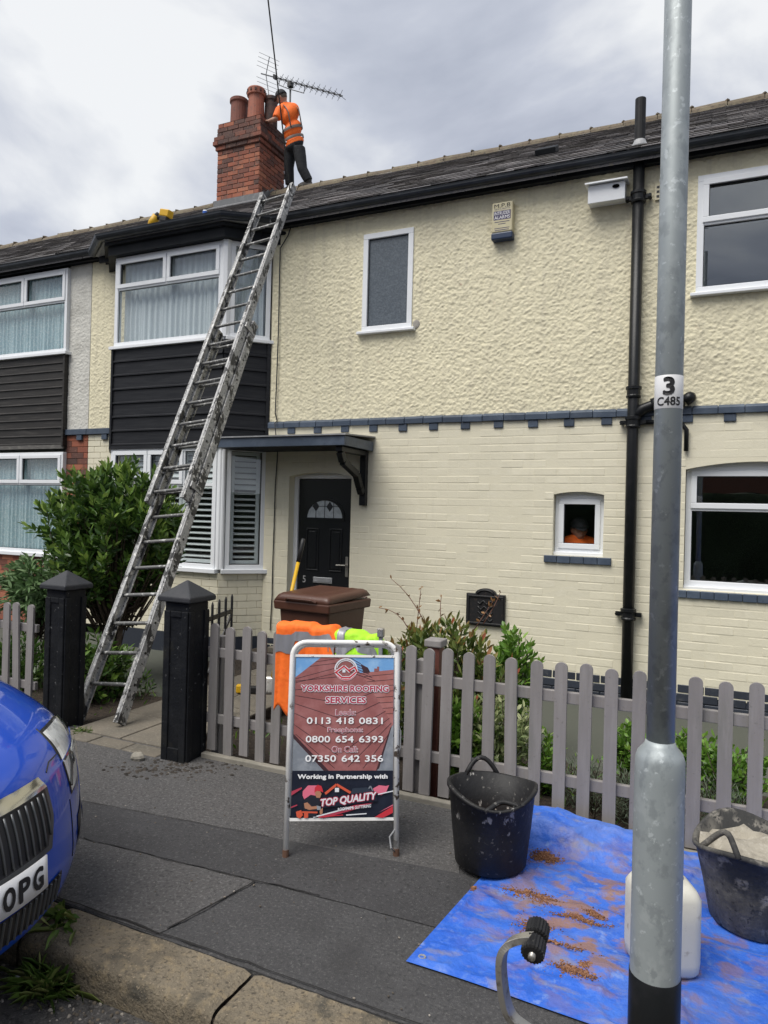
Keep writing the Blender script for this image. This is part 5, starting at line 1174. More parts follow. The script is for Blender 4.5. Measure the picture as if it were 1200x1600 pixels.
for (u0, v0, u1, v1) in ((-.01,-.012,1.01,.004), (-.01,.994,1.01,1.012)): pf.prism([SF(u0,v0,-.004), SF(u1,v0,-.004), SF(u1,v1,-.004), SF(u0,v1,-.004)], fn*.010)
obj('panel_trim', pf, m_wtube, ab_)
lay = [.0022]
def pp(pts, m_, name='print'):
    lay[0] += .00012; mb = MB(); P_ = [SF(u, v, lay[0]) for u, v in pts]; mb.add(P_, [tuple(range(len(P_)))[::-1]]); return obj(name, mb, m_, panel)
def pl_(lines, w, m_):
    lay[0] += .00012; mb = MB()
    for (u0, v0, u1, v1) in lines:
        d = V((u1-u0), (v1-v0)*1.6, 0).normalized(); n_ = (-d.y*w, d.x*w/1.6); mb.add([SF(u0-n_[0], v0-n_[1], lay[0]), SF(u0+n_[0], v0+n_[1], lay[0]), SF(u1+n_[0], v1+n_[1], lay[0]), SF(u1-n_[0], v1-n_[1], lay[0])], [(0,1,2,3)])
    obj('print', mb, m_, panel)
pm_ = lambda n, c, c2=None: mat(n, c, .35, [(14, c2, .45, .65)] if c2 else [])
m_r1 = pm_('print_roof', (.29,.105,.10), (.36,.15,.145)); m_r2 = pm_('print_roof_light', (.36,.135,.12), (.43,.19,.18)); m_gy = pm_('print_grey', (.20,.22,.25), (.30,.32,.35)); m_dk = pm_('print_line', (.055,.025,.03))
m_strip = pm_('print_dark', (.010,.013,.026), (.016,.02,.036)); m_red = pm_('print_red', (.55,.035,.05)); m_pink = pm_('print_pink', (.70,.16,.24)); m_org = pm_('print_orange', (.62,.10,.05)); m_crim = pm_('print_crimson', (.42,.05,.085)); m_pskin = pm_('print_skin', (.42,.20,.12)); m_wpr = pm_('print_pale', (.72,.74,.77))
pp([(.64,.105),(1,.082),(1,.46),(.72,.18)], m_r2); pl_([(.66+.015*k, .13+.034*k, 1, .108+.036*k) for k in range(8)], .003, m_dk)
pp([(0,.135),(.26,.003),(.54,.003),(.74,.175),(1,.44),(1,.713),(0,.713)], m_r1)
pl_([(.03,.12,.26,.06),(.0,.145,.40,.075),(.0,.17,.45,.10)][1:] + [(.20,.035,.44,.012),(.14,.065,.47,.038)], .003, m_dk)
pl_([(0,.16+.055*k,.50,.125+.062*k) for k in range(2)] + [(0,.25,.50,.30),(0,.30,.5,.40),(0,.36,.5,.50),(0,.43,.45,.62),(.02,.49,.42,.70)], .003, m_dk)
pl_([(.5,.30,.80,.225),(.5,.40,.86,.29),(.5,.50,.92,.345),(.5,.60,.96,.39),(.55,.69,.98,.42),(.70,.70,.99,.46)], .003, m_dk)
pl_([(.56,.01+.018*k,.66+.03*k,.045+.022*k) for k in range(6)], .003, m_dk)
pp([(.66,.045),(.735,.07),(.76,.10),(.69,.105)], m_dk); pp([(.80,.095),(.80,.075),(.83,.075),(.83,.062),(.85,.062),(.85,.09)], m_r1)
pp([(0,.50),(.34,.713),(0,.713)], m_gy); pp([(0,.488),(.36,.713),(.31,.713),(0,.515)], m_dk); pp([(.985,.44),(1,.43),(1,.713),(.84,.713)], m_gy); pp([(.985,.44),(.86,.70),(.83,.713),(.97,.45)], m_dk)
pp([(0,.713),(1,.713),(1,1),(0,1)], m_strip)
def ringp(u, v, r, w, m_, a0=0, a1=360):
    lay[0] += .00012; mb = MB(); n = 28; P_ = []
    for k in range(n+1):
        t = rad(a0+(a1-a0)*k/n)
        for q in (r, r-w): P_.append(SF(u+q*math.cos(t), v-q*math.sin(t)*.62, lay[0]))
    mb.add(P_, [(2*k, 2*k+2, 2*k+3, 2*k+1) for k in range(n)]); obj('print', mb, m_, panel)
ringp(.51,.083,.118,.014,m_wpr,0,180); ringp(.51,.083,.097,.008,m_wpr,10,170); ringp(.51,.083,.115,.020,m_wpr,180,360); ringp(.51,.083,.112,.013,m_red,182,358)
for w_, m_ in ((.015, m_wpr), (.008, m_red)): pl_([(.40,.105,.49,.062),(.49,.062,.555,.098),(.54,.09,.60,.066),(.60,.066,.625,.098),(.405,.10,.47,.135),(.615,.10,.55,.135),(.47,.135,.55,.135)], w_, m_)
pp([(.475,.082),(.505,.082),(.505,.102),(.475,.102)], m_wpr)
PW, PHh = pw1-pw0, ph1-ph0
def st(s, u, v, w, h, m_, off=0, tilt=0, shear=0, outline=None):
    c = lambda: SF(u, v, lay[0]); ux = wv*math.cos(tilt)+upv*math.sin(tilt); uz = upv*math.cos(tilt)-wv*math.sin(tilt)
    b = off*2.2
    if outline: lay[0] += .0002; text(s, w*PW+h*PHh*.16, h*PHh*1.16, c(), ux, uz, outline, panel, bold=(b+(.085 if h > .035 else .05)), shear=shear)
    lay[0] += .0003; text(s, w*PW, h*PHh, c(), ux, uz, m_, panel, bold=max(b, .008), shear=shear)
st('YORKSHIRE ROOFING', .505, .204, .89, .041, m_crim, .022, outline=m_wpr); st('SERVICES', .515, .277, .41, .043, m_crim, .022, outline=m_wpr)
for s_, w_, v_ in (('Leeds:', .20, .354), ('Freephone:', .35, .466), ('On Call:', .255, .582)): st(s_, .515, v_, w_, .034, m_crim, .0, outline=m_wpr)
for s_, w_, v_ in (('0113 418 0831', .78, .406), ('0800 654 6393', .79, .520), ('07350 642 356', .79, .638)):
    un = w_/(sum(len(q) for q in s_.split())+1.2); uu = .51-w_/2
    for q in s_.split(): st(q, uu+un*len(q)/2, v_, un*len(q)*.94, .041, m_text_white, .012); uu += un*(len(q)+.6)
st('Working in Partnership with', .50, .751, .89, .036, m_text_white, .020)
pp([(0,.835),(.10,.81),(.10,.82),(0,.86)], m_crim); pp([(.11,.835),(.16,.80),(.26,.80),(.28,.835),(.23,.87),(.13,.885),(.11,.86)], m_pink); pp([(.80,.82),(.86,.80),(.93,.805),(.96,.80),(.93,.845),(.88,.86),(.84,.845),(.82,.85)], m_pink)
pl_([(.33,.850,.44,.795),(.44,.795,.58,.845)], .012, m_org); pl_([(.73,.845,.775,.805),(.775,.805,.80,.835)], .006, m_gy); pp([(.425,.815),(.465,.815),(.465,.84),(.425,.84)], m_wpr); pp([(.60,.818),(.74,.812),(.80,.84),(.58,.852)], pm_('print_slate', (.03,.04,.06)))
pp([(.26,.985),(.62,.918),(.80,.905),(.62,.945),(.32,.995)], m_crim); pp([(.82,.99),(1,.925),(1,.965),(.90,.995)], m_red); pp([(.86,.962),(1,.915),(1,.922)], m_pink); pl_([(.22,.988,.60,.93)], .006, m_wpr); pl_([(.85,.855,1,.835)], .005, m_wpr); pl_([(.0,.93,.06,.915)], .006, m_crim)
# the workman drawn on the strip, as plain flat shapes
pp([(.13,.88),(.19,.855),(.27,.865),(.29,.90),(.26,.935),(.25,.985),(.13,.985),(.12,.93)], pm_('print_navy_shirt', (.018,.02,.03))); pp([(.23,.835),(.275,.828),(.295,.85),(.28,.875),(.245,.872),(.232,.85)], m_pskin); pp([(.225,.842),(.228,.812),(.255,.796),(.29,.803),(.305,.825),(.31,.842),(.285,.835),(.25,.832)], m_red)
pp([(.125,.905),(.16,.90),(.20,.925),(.25,.922),(.26,.938),(.18,.945),(.135,.935)], m_pskin); pp([(.25,.918),(.29,.925),(.29,.945),(.255,.945)], m_gy); pp([(.05,.955),(.10,.945),(.12,.975),(.09,.995),(.06,.985)], m_org); pp([(.13,.962),(.17,.958),(.17,.99),(.13,.993)], m_org); pp([(.11,.952),(.26,.955),(.26,.965),(.11,.962)], m_org); pp([(.28,.95),(.31,.93),(.31,.965),(.285,.975)], m_pskin)
pp([(.285,.905),(.83,.835),(.845,.895),(.30,.935)], m_strip)
st('TOP QUALITY', .565, .885, .555, .052, m_wpr, .014, tilt=rad(7), shear=.25, outline=m_crim); st('ROOFING & GUTTERING', .62, .932, .33, .019, m_wpr, .012, tilt=rad(6), shear=.2)
pl_([(.27,.988,.51,.975)], .004, m_red); st('01977 000000', .64, .972, .21, .012, m_wpr, .0, tilt=rad(4), shear=.2) if False else pl_([(.54,.976,.74,.968)], .005, m_wpr)

# ---------------------------------------------------------------- hi-vis clothing over the fence
def drape(name, x0, x1, ztop, lens, m_, label, bands, seed, backlen=.25):
    root = thing(name, V((x0+x1)/2, FY, ztop-.3), label, 'vest')
    def f(u, v, off=0):
        # v: 0 back hem .. .4 top back .. .5 top front .. 1 front hem
        n_ = lambda s_, k: mnoise.noise((u*s_*3+seed, v*s_, k))
        L = lens(u); zt = ztop-.012*abs(math.sin(u*9+seed))-.03*n_(.9,5)+.015*math.sin(u*3.1)-(.05*max(0, u-.9)/.1 if u > .9 else 0)
        th = .055+.015*n_(1,2)
        if v < .35: y_, z_ = FY+th, zt-backlen*(1-v/.35)
        elif v < .5: t = (v-.35)/.15*math.pi; y_, z_ = FY-.004+th*math.cos(t), zt+.02*math.sin(t)
        else: y_, z_ = FY-.008-th-.02*(v-.5), zt-L*(v-.5)/.5
        drop = max(0, (v-.5)/.5)
        y_ -= (.012*math.sin(u*7+4*n_(1,9)+seed)+.009*n_(3.1,6))*(.4+drop) + .016*n_(1.7,4) + .007*n_(5,12); z_ += .007*n_(3.3,14)
        x_ = x0+(x1-x0)*u + .018*n_(1.6,8) - .012*drop*(u-.5)
        return V(x_, y_-off*(1 if v > .42 else -1 if v < .35 else 0), z_+(off if .3 < v < .55 else 0))
    mb = MB().grid(f, 44, 44); o = obj('cloth', mb, m_, root, smooth=True); s_ = o.modifiers.new('cloth', 'SOLIDIFY'); s_.thickness = .004
    for (u0, u1, v0, v1) in bands:
        b = MB().grid(lambda u, v: f(u0+(u1-u0)*u, v0+(v1-v0)*v, .008), 44, 10); obj('reflective_band', b, m_refl, root, smooth=True)
    return root
zv = PY(470, 985, FY-.05).z+.02
drape('hi_vis_vest', PY(433,1010,FY-.05).x, PY(527,1010,FY-.05).x, zv, lambda u: .52-.04*math.sin(u*20) if u < .26 else (.52-(u-.26)*3.2 if u < .34 else .27), m_hivis, 'orange hi-vis vest draped over the fence behind the sign', [(.0,1,.55,.66)], 1.3)
drape('hi_vis_vest', PY(512,1010,FY-.08).x, PY(592,1010,FY-.08).x, PY(550,996,FY-.05).z+.012, lambda u: .16+.03*math.sin(u*8), m_lime, 'lime yellow hi-vis vest bunched on the fence behind the sign', [(.0,1,.66,.80),(.18,.34,.40,.98)], 4.7, .2)
sp = thing('spirit_level', V(PY(596,1000,FY-.06).x, FY-.06, 0), 'slim silver tool standing against the fence beside the lime vest', 'tool'); spx = PY(596,1000,FY-.06).x
obj('tool_shaft', MB().box((spx-.012, FY-.075, .0), (spx+.012, FY-.062, PY(596,995,FY-.06).z)), m_lead, sp, bevel=.003); obj('tool_head', MB().box((spx-.02, FY-.085, PY(596,995,FY-.06).z), (spx+.02, FY-.055, PY(596,981,FY-.06).z)), m_steel, sp, bevel=.006)

# ---------------------------------------------------------------- wheelie bin, shovel
bY = 5.15; bl_, brr = PY(446, 930, bY), PY(560, 930, bY-.0)
bcx = PY(505, 950, bY).x; bz1 = PY(500, 941, bY-.28).z; rot = rad(-6)
wb = thing('wheelie_bin', V(bcx, bY, 0), 'brown wheelie bin with closed lid standing in front of the door', 'bin')
c_, s__ = math.cos(rot), math.sin(rot); TB = lambda x_, y_, z_: V(bcx+x_*c_-y_*s__, bY+x_*s__+y_*c_, z_)
W1, D1, W0, D0 = .245, .28, .20, .21
def frustum(w0, d0, z0, w1, d1, z1): return MB().add([TB(-w0,-d0,z0),TB(w0,-d0,z0),TB(w0,d0,z0),TB(-w0,d0,z0),TB(-w1,-d1,z1),TB(w1,-d1,z1),TB(w1,d1,z1),TB(-w1,d1,z1)], [(0,3,2,1),(4,5,6,7),(0,1,5,4),(1,2,6,5),(2,3,7,6),(3,0,4,7)])
obj('bin_body', frustum(W0, D0, .04, W1, D1, bz1-.06), m_bin, wb, bevel=.02); obj('bin_rim', frustum(W1+.03, D1+.03, bz1-.085, W1+.035, D1+.035, bz1-.01), m_bin, wb, bevel=.012)
ld = MB(); 
def lidf(u, v):
    x_ = (u-.5)*2*(W1+.025); y_ = (v-.5)*2*(D1+.03); ed = min(u, 1-u, v, 1-v); return TB(x_, y_, bz1-.008+.055*min(1, ed/.07)**.6 + .025*v - .014*max(0, 1-abs(u-.72)/.06)*(1 if .1 < v < .9 else 0))
ld.grid(lidf, 24, 24); lo_ = obj('bin_lid', ld, m_bin, wb, smooth=True); md = lo_.modifiers.new('t', 'SOLIDIFY'); md.thickness = .006
obj('lid_handle', MB().tube([TB(-.15,-D1-.035,bz1+.0), TB(-.12,-D1-.05,bz1+.015), TB(.12,-D1-.05,bz1+.015), TB(.15,-D1-.035,bz1+.0)], .012, 8), m_bin, wb); obj('bin_handle', MB().tube([TB(-.2,D1+.02,bz1-.05), TB(-.2,D1+.08,bz1-.02), TB(.2,D1+.08,bz1-.02), TB(.2,D1+.02,bz1-.05)], .014, 8), m_bin, wb)
for s_ in (-1, 1): obj('wheel', MB().tube([TB(s_*.20,D0+.01,.10), TB(s_*.25,D0+.01,.10)], .10, 18), m_rubber, wb)
obj('emblem', MB().tube([TB(W1-.012,.03,bz1-.25), TB(W1-.002,.03,bz1-.25)], .035, 16), m_potdark, wb)
s1 = PY(474, 842, 5.35); s0 = PY(420, 1085, 4.85); s0.z = max(.02, s0.z)
sv = thing('shovel', s0, 'yellow-handled shovel leaning beside the brown bin', 'shovel'); ln_ = (s1-s0)
obj('shovel_shaft', MB().tube([s0+ln_*.10, s0+ln_*.86], .016, 10), m_yel, sv, smooth=True); obj('shovel_grip', MB().tube([s0+ln_*.84, s0+ln_*.98, s1], [.019,.02,.016], 10), m_iron, sv, smooth=True); obj('shaft_sleeve', MB().tube([s0+ln_*.40, s0+ln_*.52], .0185, 10), m_iron, sv, smooth=True)
bd_ = MB(); sdx = _R
bd_.grid(lambda u, v: s0+ln_*(.11*v)+sdx*((u-.5)*.2*(1-.25*(1-v)**3))+_F*(.03*(2*u-1)**2-.01), 10, 6); o = obj('shovel_blade', bd_, m_steel, sv, smooth=True); md = o.modifiers.new('t', 'SOLIDIFY'); md.thickness = .004

# ---------------------------------------------------------------- tarpaulin, tubs, jerrycan, hook
T00 = gp(634,1505); T01 = (gp(840,1275)[0]-.02, FY-.07); T10 = (1.75, T00[1]-.10); T11 = (1.75, FY-.06)
m_tarp = mat('blue_tarpaulin', (.026, .112, .52), .5, [(5, (.05,.155,.58), .45, .65), (34, (.07,.165,.54), .52, .68), (1.8, (.09,.18,.53), .48, .66), (5.2, (.22,.21,.25), .55, .66, (1,2.2,1), .7), (7.5, (.26,.14,.06), .48, .58, (1,1.5,1), .85), (16, (.16,.25,.56), .62, .72), (9, (.016,.06,.36), .64, .74)], [(26, .3, .014), (9, .5, .035), (60, .2, .006)], spec=.3)
_t = m_tarp.node_tree                       # trodden-in dirt lies where the rubble was handled
_g = [n for n in _t.nodes if n.type == 'NEW_GEOMETRY'][0]; _d = _t.nodes.new('ShaderNodeVectorMath'); _d.operation = 'DISTANCE'; _d.inputs[1].default_value = (-.30, 3.02, .02); _t.links.new(_g.outputs['Position'], _d.inputs[0])
_r = _t.nodes.new('ShaderNodeMapRange'); _r.inputs[1].default_value = .28; _r.inputs[2].default_value = .72; _r.inputs[3].default_value = 1; _r.inputs[4].default_value = 0; _t.links.new(_d.outputs['Value'], _r.inputs[0])
for _n in [n for n in _t.nodes if n.type == 'MIX_RGB' and abs(n.inputs[2].default_value[0]-.26) < 1e-3]:
    _k = _t.nodes.new('ShaderNodeMath'); _k.operation = 'MULTIPLY'; _t.links.new(_n.inputs[0].links[0].from_socket, _k.inputs[0]); _t.links.new(_r.outputs[0], _k.inputs[1]); _t.links.new(_k.outputs[0], _n.inputs[0])
def tarp_f(u, v):
    x_ = (T00[0]*(1-u)+T10[0]*u)*(1-v)+(T01[0]*(1-u)+T11[0]*u)*v; y_ = (T00[1]*(1-u)+T10[1]*u)*(1-v)+(T01[1]*(1-u)+T11[1]*u)*v
    if v > .985: y_ += .012*math.sin(u*40)
    y_ += .014*mnoise.noise((u*5, v*2, 3))*(1-v); n1_ = mnoise.noise((x_*2.6, y_*4.2, 1)); n2_ = mnoise.noise((x_*7+n1_, y_*11, 2)); n3_ = abs(mnoise.noise((x_*3.1+y_*2, y_*3.1-x_*1.2, 8)))
    z_ = .010+.024*max(0, n1_)+.015*max(0, n2_+.1)+.017*max(0, .14-n3_)/.14*(.6+n1_)+.007*max(0, 1-abs((x_+.02*n1_+10.1)%.46-.23)/.014)+.007*max(0, 1-abs((y_+.02*n1_+10.2)%.5-.25)/.014)
    bu = max(0, (v-.80)/.20); rd = max(0, math.sin(u*8.2+1.1+.9*mnoise.noise((u*4,v*2,5)))*.55+.45)
    z_ += (.115*math.sin(min(1, bu*1.35)*math.pi*.62))*rd*bu**.5 + (.02*abs(mnoise.noise((x_*9, y_*9, 9))) if bu > 0 else 0)
    z_ += .05*max(0, 1-abs(v-.90+.05*math.sin(u*7))/.05)*(.3+.7*max(0, mnoise.noise((u*7, 1, 4))))
    ed = min(u, v)*1.0
    return V(x_, y_, max(.009, z_) if ed > .01 else .008)
tp_ = thing('tarpaulin', V(.3, 3.0, 0), 'crumpled blue tarpaulin with rust-brown stains spread beside the fence', 'tarpaulin')
to = obj('sheet', MB().grid(tarp_f, 230, 130), m_tarp, tp_, smooth=True)
el = V(T00[0]+.05, T00[1]+.035, .013); obj('eyelet', MB().tube([el+V(.012*math.cos(6.283*k/12), .012*math.sin(6.283*k/12), .004) for k in range(13)], .004, 6, cap=False), m_lead, tp_)
def tarp_z(x_, y_):
    best = (9, .02)
    v = (y_-T00[1])/(T01[1]-T00[1]); x0_, x1_ = T00[0]*(1-v)+T01[0]*v, T10[0]*(1-v)+T11[0]*v; u = (x_-x0_)/(x1_-x0_); return tarp_f(min(1,max(0,u)), min(1,max(0,v))).z
def heap(px, py, rx, ry, h, n, m_=None, seed=0):
    c = PZ(px, py, .02); mb = MB(); rnd = random.Random(seed)
    for k in range(n*3):
        r = abs(rnd.gauss(0,.5)); a = rnd.uniform(0,6.283); x_, y_ = c.x+rx*r*math.cos(a), c.y+ry*r*math.sin(a); s_ = rnd.uniform(.0012,.0034)*(2.2 if rnd.random() < .03 else 1); mb.cur = rnd.random(); zb_ = tarp_z(x_, y_)
        mb.ell((x_, y_, zb_+max(0, 1-r)*h*rnd.random()), (s_*1.3, s_*1.1, s_*.8), 5, 3)
    return mb
m_dust = mat('brick_rubble', (.3,.11,.05), .95, attr=[(0,(.11,.045,.022)),(.5,(.19,.085,.04)),(1,(.29,.15,.085))], bump=[(120,.5,.004)])
dm_ = MB()
for i, (px, py, rx, ry, h, n) in enumerate(((852,1338,.075,.055,.02,700),(845,1400,.09,.05,.006,260),(820,1395,.12,.04,.004,220),(905,1435,.13,.03,.006,260),(930,1428,.06,.03,.012,220),(838,1445,.10,.06,.004,260),(895,1515,.10,.05,.004,240),(915,1508,.03,.03,.006,120),(740,1384,.015,.02,.006,60),(865,1470,.16,.03,.003,120),(800,1345,.1,.08,.003,80))):
    h_ = heap(px, py, rx, ry, h, n, seed=i); o = len(dm_.v); dm_.v += h_.v; dm_.r += h_.r; dm_.f += [tuple(k+o for k in f) for f in h_.f]
props(obj('brick_dust', dm_, m_dust, kind='stuff'), 'rust-brown brick dust and crumbs spilled across the blue tarpaulin', 'brick dust')
def tub(cx_, cy_, z0, h, r0, r1, label, fill, hang, squash=1.0, seed=0, m_r=None):
    t = thing('rubble_tub', V(cx_, cy_, z0), label, 'tub', 'black rubber tubs on the tarpaulin'); n = 40
    def rim(a): return .020*math.sin(2*a+seed)+.012*math.sin(3*a+seed*2)
    mb = MB(); prof = [(r0*.9,.0),(r0,.012),(r0+(r1-r0)*.5,h*.5),(r1,h-.02),(r1+.012,h-.015),(r1+.012,h),(r1-.004,h),(r0+(r1-r0)*.5-.008,h*.5),(r0-.012,.02),(0.001,.018)]
    for (r, z) in prof:
        for k in range(n):
            a = 6.2832*k/n; w_ = (z/h)**2; mb.v.append((cx_+r*(1+.05*w_*math.cos(2*(a-hang)))*math.cos(a), cy_+r*(1-.04*w_*math.cos(2*(a-hang)))*math.sin(a)*squash, z0+z+rim(a)*w_)); mb.r.append(.5)
    m = len(prof)
    for i in range(m-1):
        for k in range(n): mb.f.append((i*n+k, i*n+(k+1)%n, (i+1)*n+(k+1)%n, (i+1)*n+k))
    mb.f.append(tuple(range(n))[::-1]); obj('tub_wall', mb, m_r or m_rubber, t, smooth=True)
    for s_ in (0, math.pi):
        pts = []
        for k in range(11):
            a = hang+s_+(k/10-.5)*.78; rr = r1*1.03; zz_ = math.sin(math.pi*k/10)
            lean = (.35 if s_ else .9); pts.append(V(cx_+(rr-(.055*zz_*lean if not s_ else -.012*zz_))*math.cos(a), cy_+(rr-(.055*zz_*lean if not s_ else -.012*zz_))*math.sin(a)*squash, z0+h-.012+rim(a)+(.075*zz_ if s_ == hang_back else .030*zz_)))
        obj('tub_handle', MB().tube(pts, .012, 8), m_r or m_rubber, t, smooth=True)
    if fill:
        m_, fz_, bump_ = fill; rr = r0+(r1-r0)*fz_-.008; fl_ = MB(); fl_.grid(lambda u, v: V(cx_+rr*math.sqrt(u)*math.cos(6.2832*v)*1.0, cy_+rr*math.sqrt(u)*math.sin(6.2832*v)*squash, z0+h*fz_+bump_*mnoise.noise((u*3*math.cos(6.2832*v)+seed, u*3*math.sin(6.2832*v), 2))), 12, 36); obj('tub_contents', fl_, m_, t, smooth=True)
    return t
hang_back = math.pi
b = PZ(765,1377,.01); vd = V(b.x, b.y, 0).normalized(); dB = depth_of(V(b.x,b.y,0)+vd*.15); kk = dB/FPX
tub(b.x+vd.x*.155, b.y+vd.y*.155, .022, 119*kk, 55*kk, 69*kk, 'black rubber tub with brick dust inside, at the edge of the tarpaulin', (m_brickdust, .40, .05), rad(-60), 1.0, 1)
b = PZ(1178,1478,.01); vd = V(b.x, b.y, 0).normalized(); dB = depth_of(V(b.x,b.y,0)+vd*.15); kk = dB/FPX
hang_back = 0
tub(b.x+vd.x*.17, b.y+vd.y*.17, .02, 128*kk, 66*kk, 88*kk, 'black tub caked with dried cement at the right of the tarpaulin', (m_mud, .86, .05), rad(230), 1.0, 4, m_rubber2)
ins_ = PZ(1178,1478,.01)
# jerrycan behind the lamp post
jb = PZ(1072,1534,.012); jd = depth_of(jb); jk = jd/FPX; jw, jh = 100*jk, 150*jk; jrt = _R; jfw = V(_F.x,_F.y,0).normalized()
jc = jb - jrt*(jw*.5-26*jk) + jfw*.09; jc.z = .02
jt = thing('jerrycan', jc, 'white plastic jerrycan standing behind the lamp post', 'jerrycan'); m_jerry = mat('white_plastic_can', (.62,.60,.52), .45, [(5, (.52,.49,.41), .5, .7), (18, (.38,.34,.27), .62, .72)], [(40,.1,.003)])
def rrect(w, d, z, r, n=5):
    o = []
    for sx_, sy_, a0 in ((1,1,0),(-1,1,90),(-1,-1,180),(1,-1,270)):
        for k in range(n+1): a = rad(a0+90*k/n); o.append(jc+jrt*(sx_*(w-r)+r*math.cos(a))+jfw*(sy_*(d-r)+r*math.sin(a))+V(0,0,z))
    return o
def loft(rings_):
    mb = MB(); n = len(rings_[0])
    for r in rings_: mb.v += [tuple(p) for p in r]; mb.r += [.5]*n
    for i in range(len(rings_)-1):
        for k in range(n): mb.f.append((i*n+k, i*n+(k+1)%n, (i+1)*n+(k+1)%n, (i+1)*n+k))
    mb.f.append(tuple(range(n))[::-1]); mb.f.append(tuple((len(rings_)-1)*n+k for k in range(n))); return mb
hw, hd_ = jw/2, .10
obj('can_body', loft([rrect(hw-.015,hd_-.015,0,.03), rrect(hw-.003,hd_-.003,.015,.04), rrect(hw,hd_,.05,.04), rrect(hw,hd_,jh*.55,.04), rrect(hw,hd_,jh-.07,.04), rrect(hw-.012,hd_-.012,jh-.045,.04), rrect(hw-.035,hd_-.03,jh-.028,.04)]), m_jerry, jt, smooth=True)
obj('can_handle', MB().tube([jc-jrt*.03+V(0,0,jh-.035), jc-jrt*.02+V(0,0,jh), jc+jrt*(hw-.06)+V(0,0,jh), jc+jrt*(hw-.045)+V(0,0,jh-.04)], .014, 8), m_jerry, jt, smooth=True); cpz = jc-jrt*(hw-.06)+V(0,0,jh-.035); obj('screw_cap', MB().lathe(cpz, [(.03,0),(.03,.03),(.027,.034)], 14), m_rubber, jt)
# curved steel hook with wheels, near the kerb
dh = 1.80; hk = lambda x_, y_, d_=0: PD(600+x_/2, 1150+y_/2, dh+d_)
pts = [hk(462,630), hk(425,634), hk(392,648), hk(372,675), hk(366,720), hk(372,790), hk(385,850), hk(405,885), hk(440,912), hk(470,935)]
base_p = V(pts[-1].x+.03, pts[-1].y, -.113)
hkt = thing('ladder_hook', base_p, 'curved steel ladder hook with black ribbed wheel beside the tarpaulin', 'hook')
mb = MB(); prevp = None
fine = []
for i in range(len(pts)-1):
    for k in range(4): 
        t = k/4; p0, p1, p2, p3 = pts[max(0,i-1)], pts[i], pts[i+1], pts[min(len(pts)-1,i+2)]; fine.append(.5*((2*p1)+(p2-p0)*t+(2*p0-5*p1+4*p2-p3)*t*t+(3*p1-p0-3*p2+p3)*t**3))
fine.append(pts[-1]); fine += [V(base_p.x, base_p.y, fine[-1].z-.08), V(base_p.x, base_p.y, -.10)]
wv_, tv_ = (_F*.82+_R*.57).normalized(), None
o0 = len(mb.v)
for i, p in enumerate(fine):
    t = (fine[min(i+1,len(fine)-1)]-fine[max(i-1,0)]).normalized(); nn = t.cross(wv_).normalized()
    for (a, c) in ((-1,-1),(1,-1),(1,1),(-1,1)): mb.v.append(tuple(p+wv_*(a*.017)+nn*(c*.0085))); mb.r.append(.5)
for i in range(len(fine)-1):
    for k in range(4): mb.f.append((i*4+k, i*4+(k+1)%4, i*4+4+(k+1)%4, i*4+4+k))
mb.f += [(3,2,1,0), tuple(4*len(fine)-4+k for k in range(4))]
obj('hook_bar', mb, m_steel, hkt, bevel=.003); obj('hook_foot', MB().box((base_p.x-.10, base_p.y-.06, -.115), (base_p.x+.10, base_p.y+.06, -.10)), m_steel, hkt, bevel=.003)
e0, e1 = hk(463,685,-.03), hk(484,590,.06); axw = (e1-e0).normalized()
def ribbed(p, q, r, name='wheel'):
    a = (q-p).normalized(); u_ = a.cross(V(0,0,1)).normalized(); w_ = u_.cross(a); mb = MB(); n = 40; P_ = []
    for j, (t, k) in enumerate(((0,.8),(.06,1),(.94,1),(1,.8))):
        for i in range(n): rr = r*k*(1.0 if i % 2 else .90); P_.append(p+(q-p)*t+u_*(rr*math.cos(6.2832*i/n))+w_*(rr*math.sin(6.2832*i/n)))
    mb.add(P_, [(j*n+i, j*n+(i+1)%n, (j+1)*n+(i+1)%n, (j+1)*n+i) for j in range(3) for i in range(n)] + [tuple(range(n))[::-1], tuple(range(3*n,4*n))]); o = obj(name, mb, m_rubber, hkt); return o
ribbed(e0, e0.lerp(e1,.44), .030); ribbed(e0.lerp(e1,.56), e1, .030); obj('axle', MB().tube([e0-axw*.010, e1+axw*.01], .0095, 12), m_steel, hkt, smooth=True)
# ---------------------------------------------------------------- the blue car
CX, CY, CZ, CW = -2.035, 1.51, -.113, .82
m_blue = mat('blue_car_paint', (.003, .052, .40), .35, [(2, (.003,.058,.44), .4, .7)], coat=1.0, spec=.4)
m_chrome = mat('chrome', (.62,.62,.60), .12, metal=1.0); m_lens = glass_mat('headlamp_lens', (.96,.97,.97), amount=.06); m_dkpl = mat('dark_plastic', (.012,.012,.013), .5); m_greyrib = mat('grille_rib', (.10,.105,.11), .35, metal=.5)
m_lampin = mat('lamp_reflector', (.88,.88,.85), .3, [(16, (.6,.6,.58), .5, .6)], metal=.2)
prof = [(-.20,.17),(-.07,.20),(-.02,.27),(0,.36),(.0,.46),(-.012,.56),(-.035,.64),(-.07,.715),(-.13,.775),(-.26,.835),(-.50,.895),(-.80,.945),(-1.02,.985),(-1.30,1.19),(-1.62,1.40),(-2.0,1.49),(-2.7,1.48),(-3.35,1.38),(-3.75,1.08),(-3.88,.85),(-3.93,.55),(-3.90,.30),(-3.80,.20)]
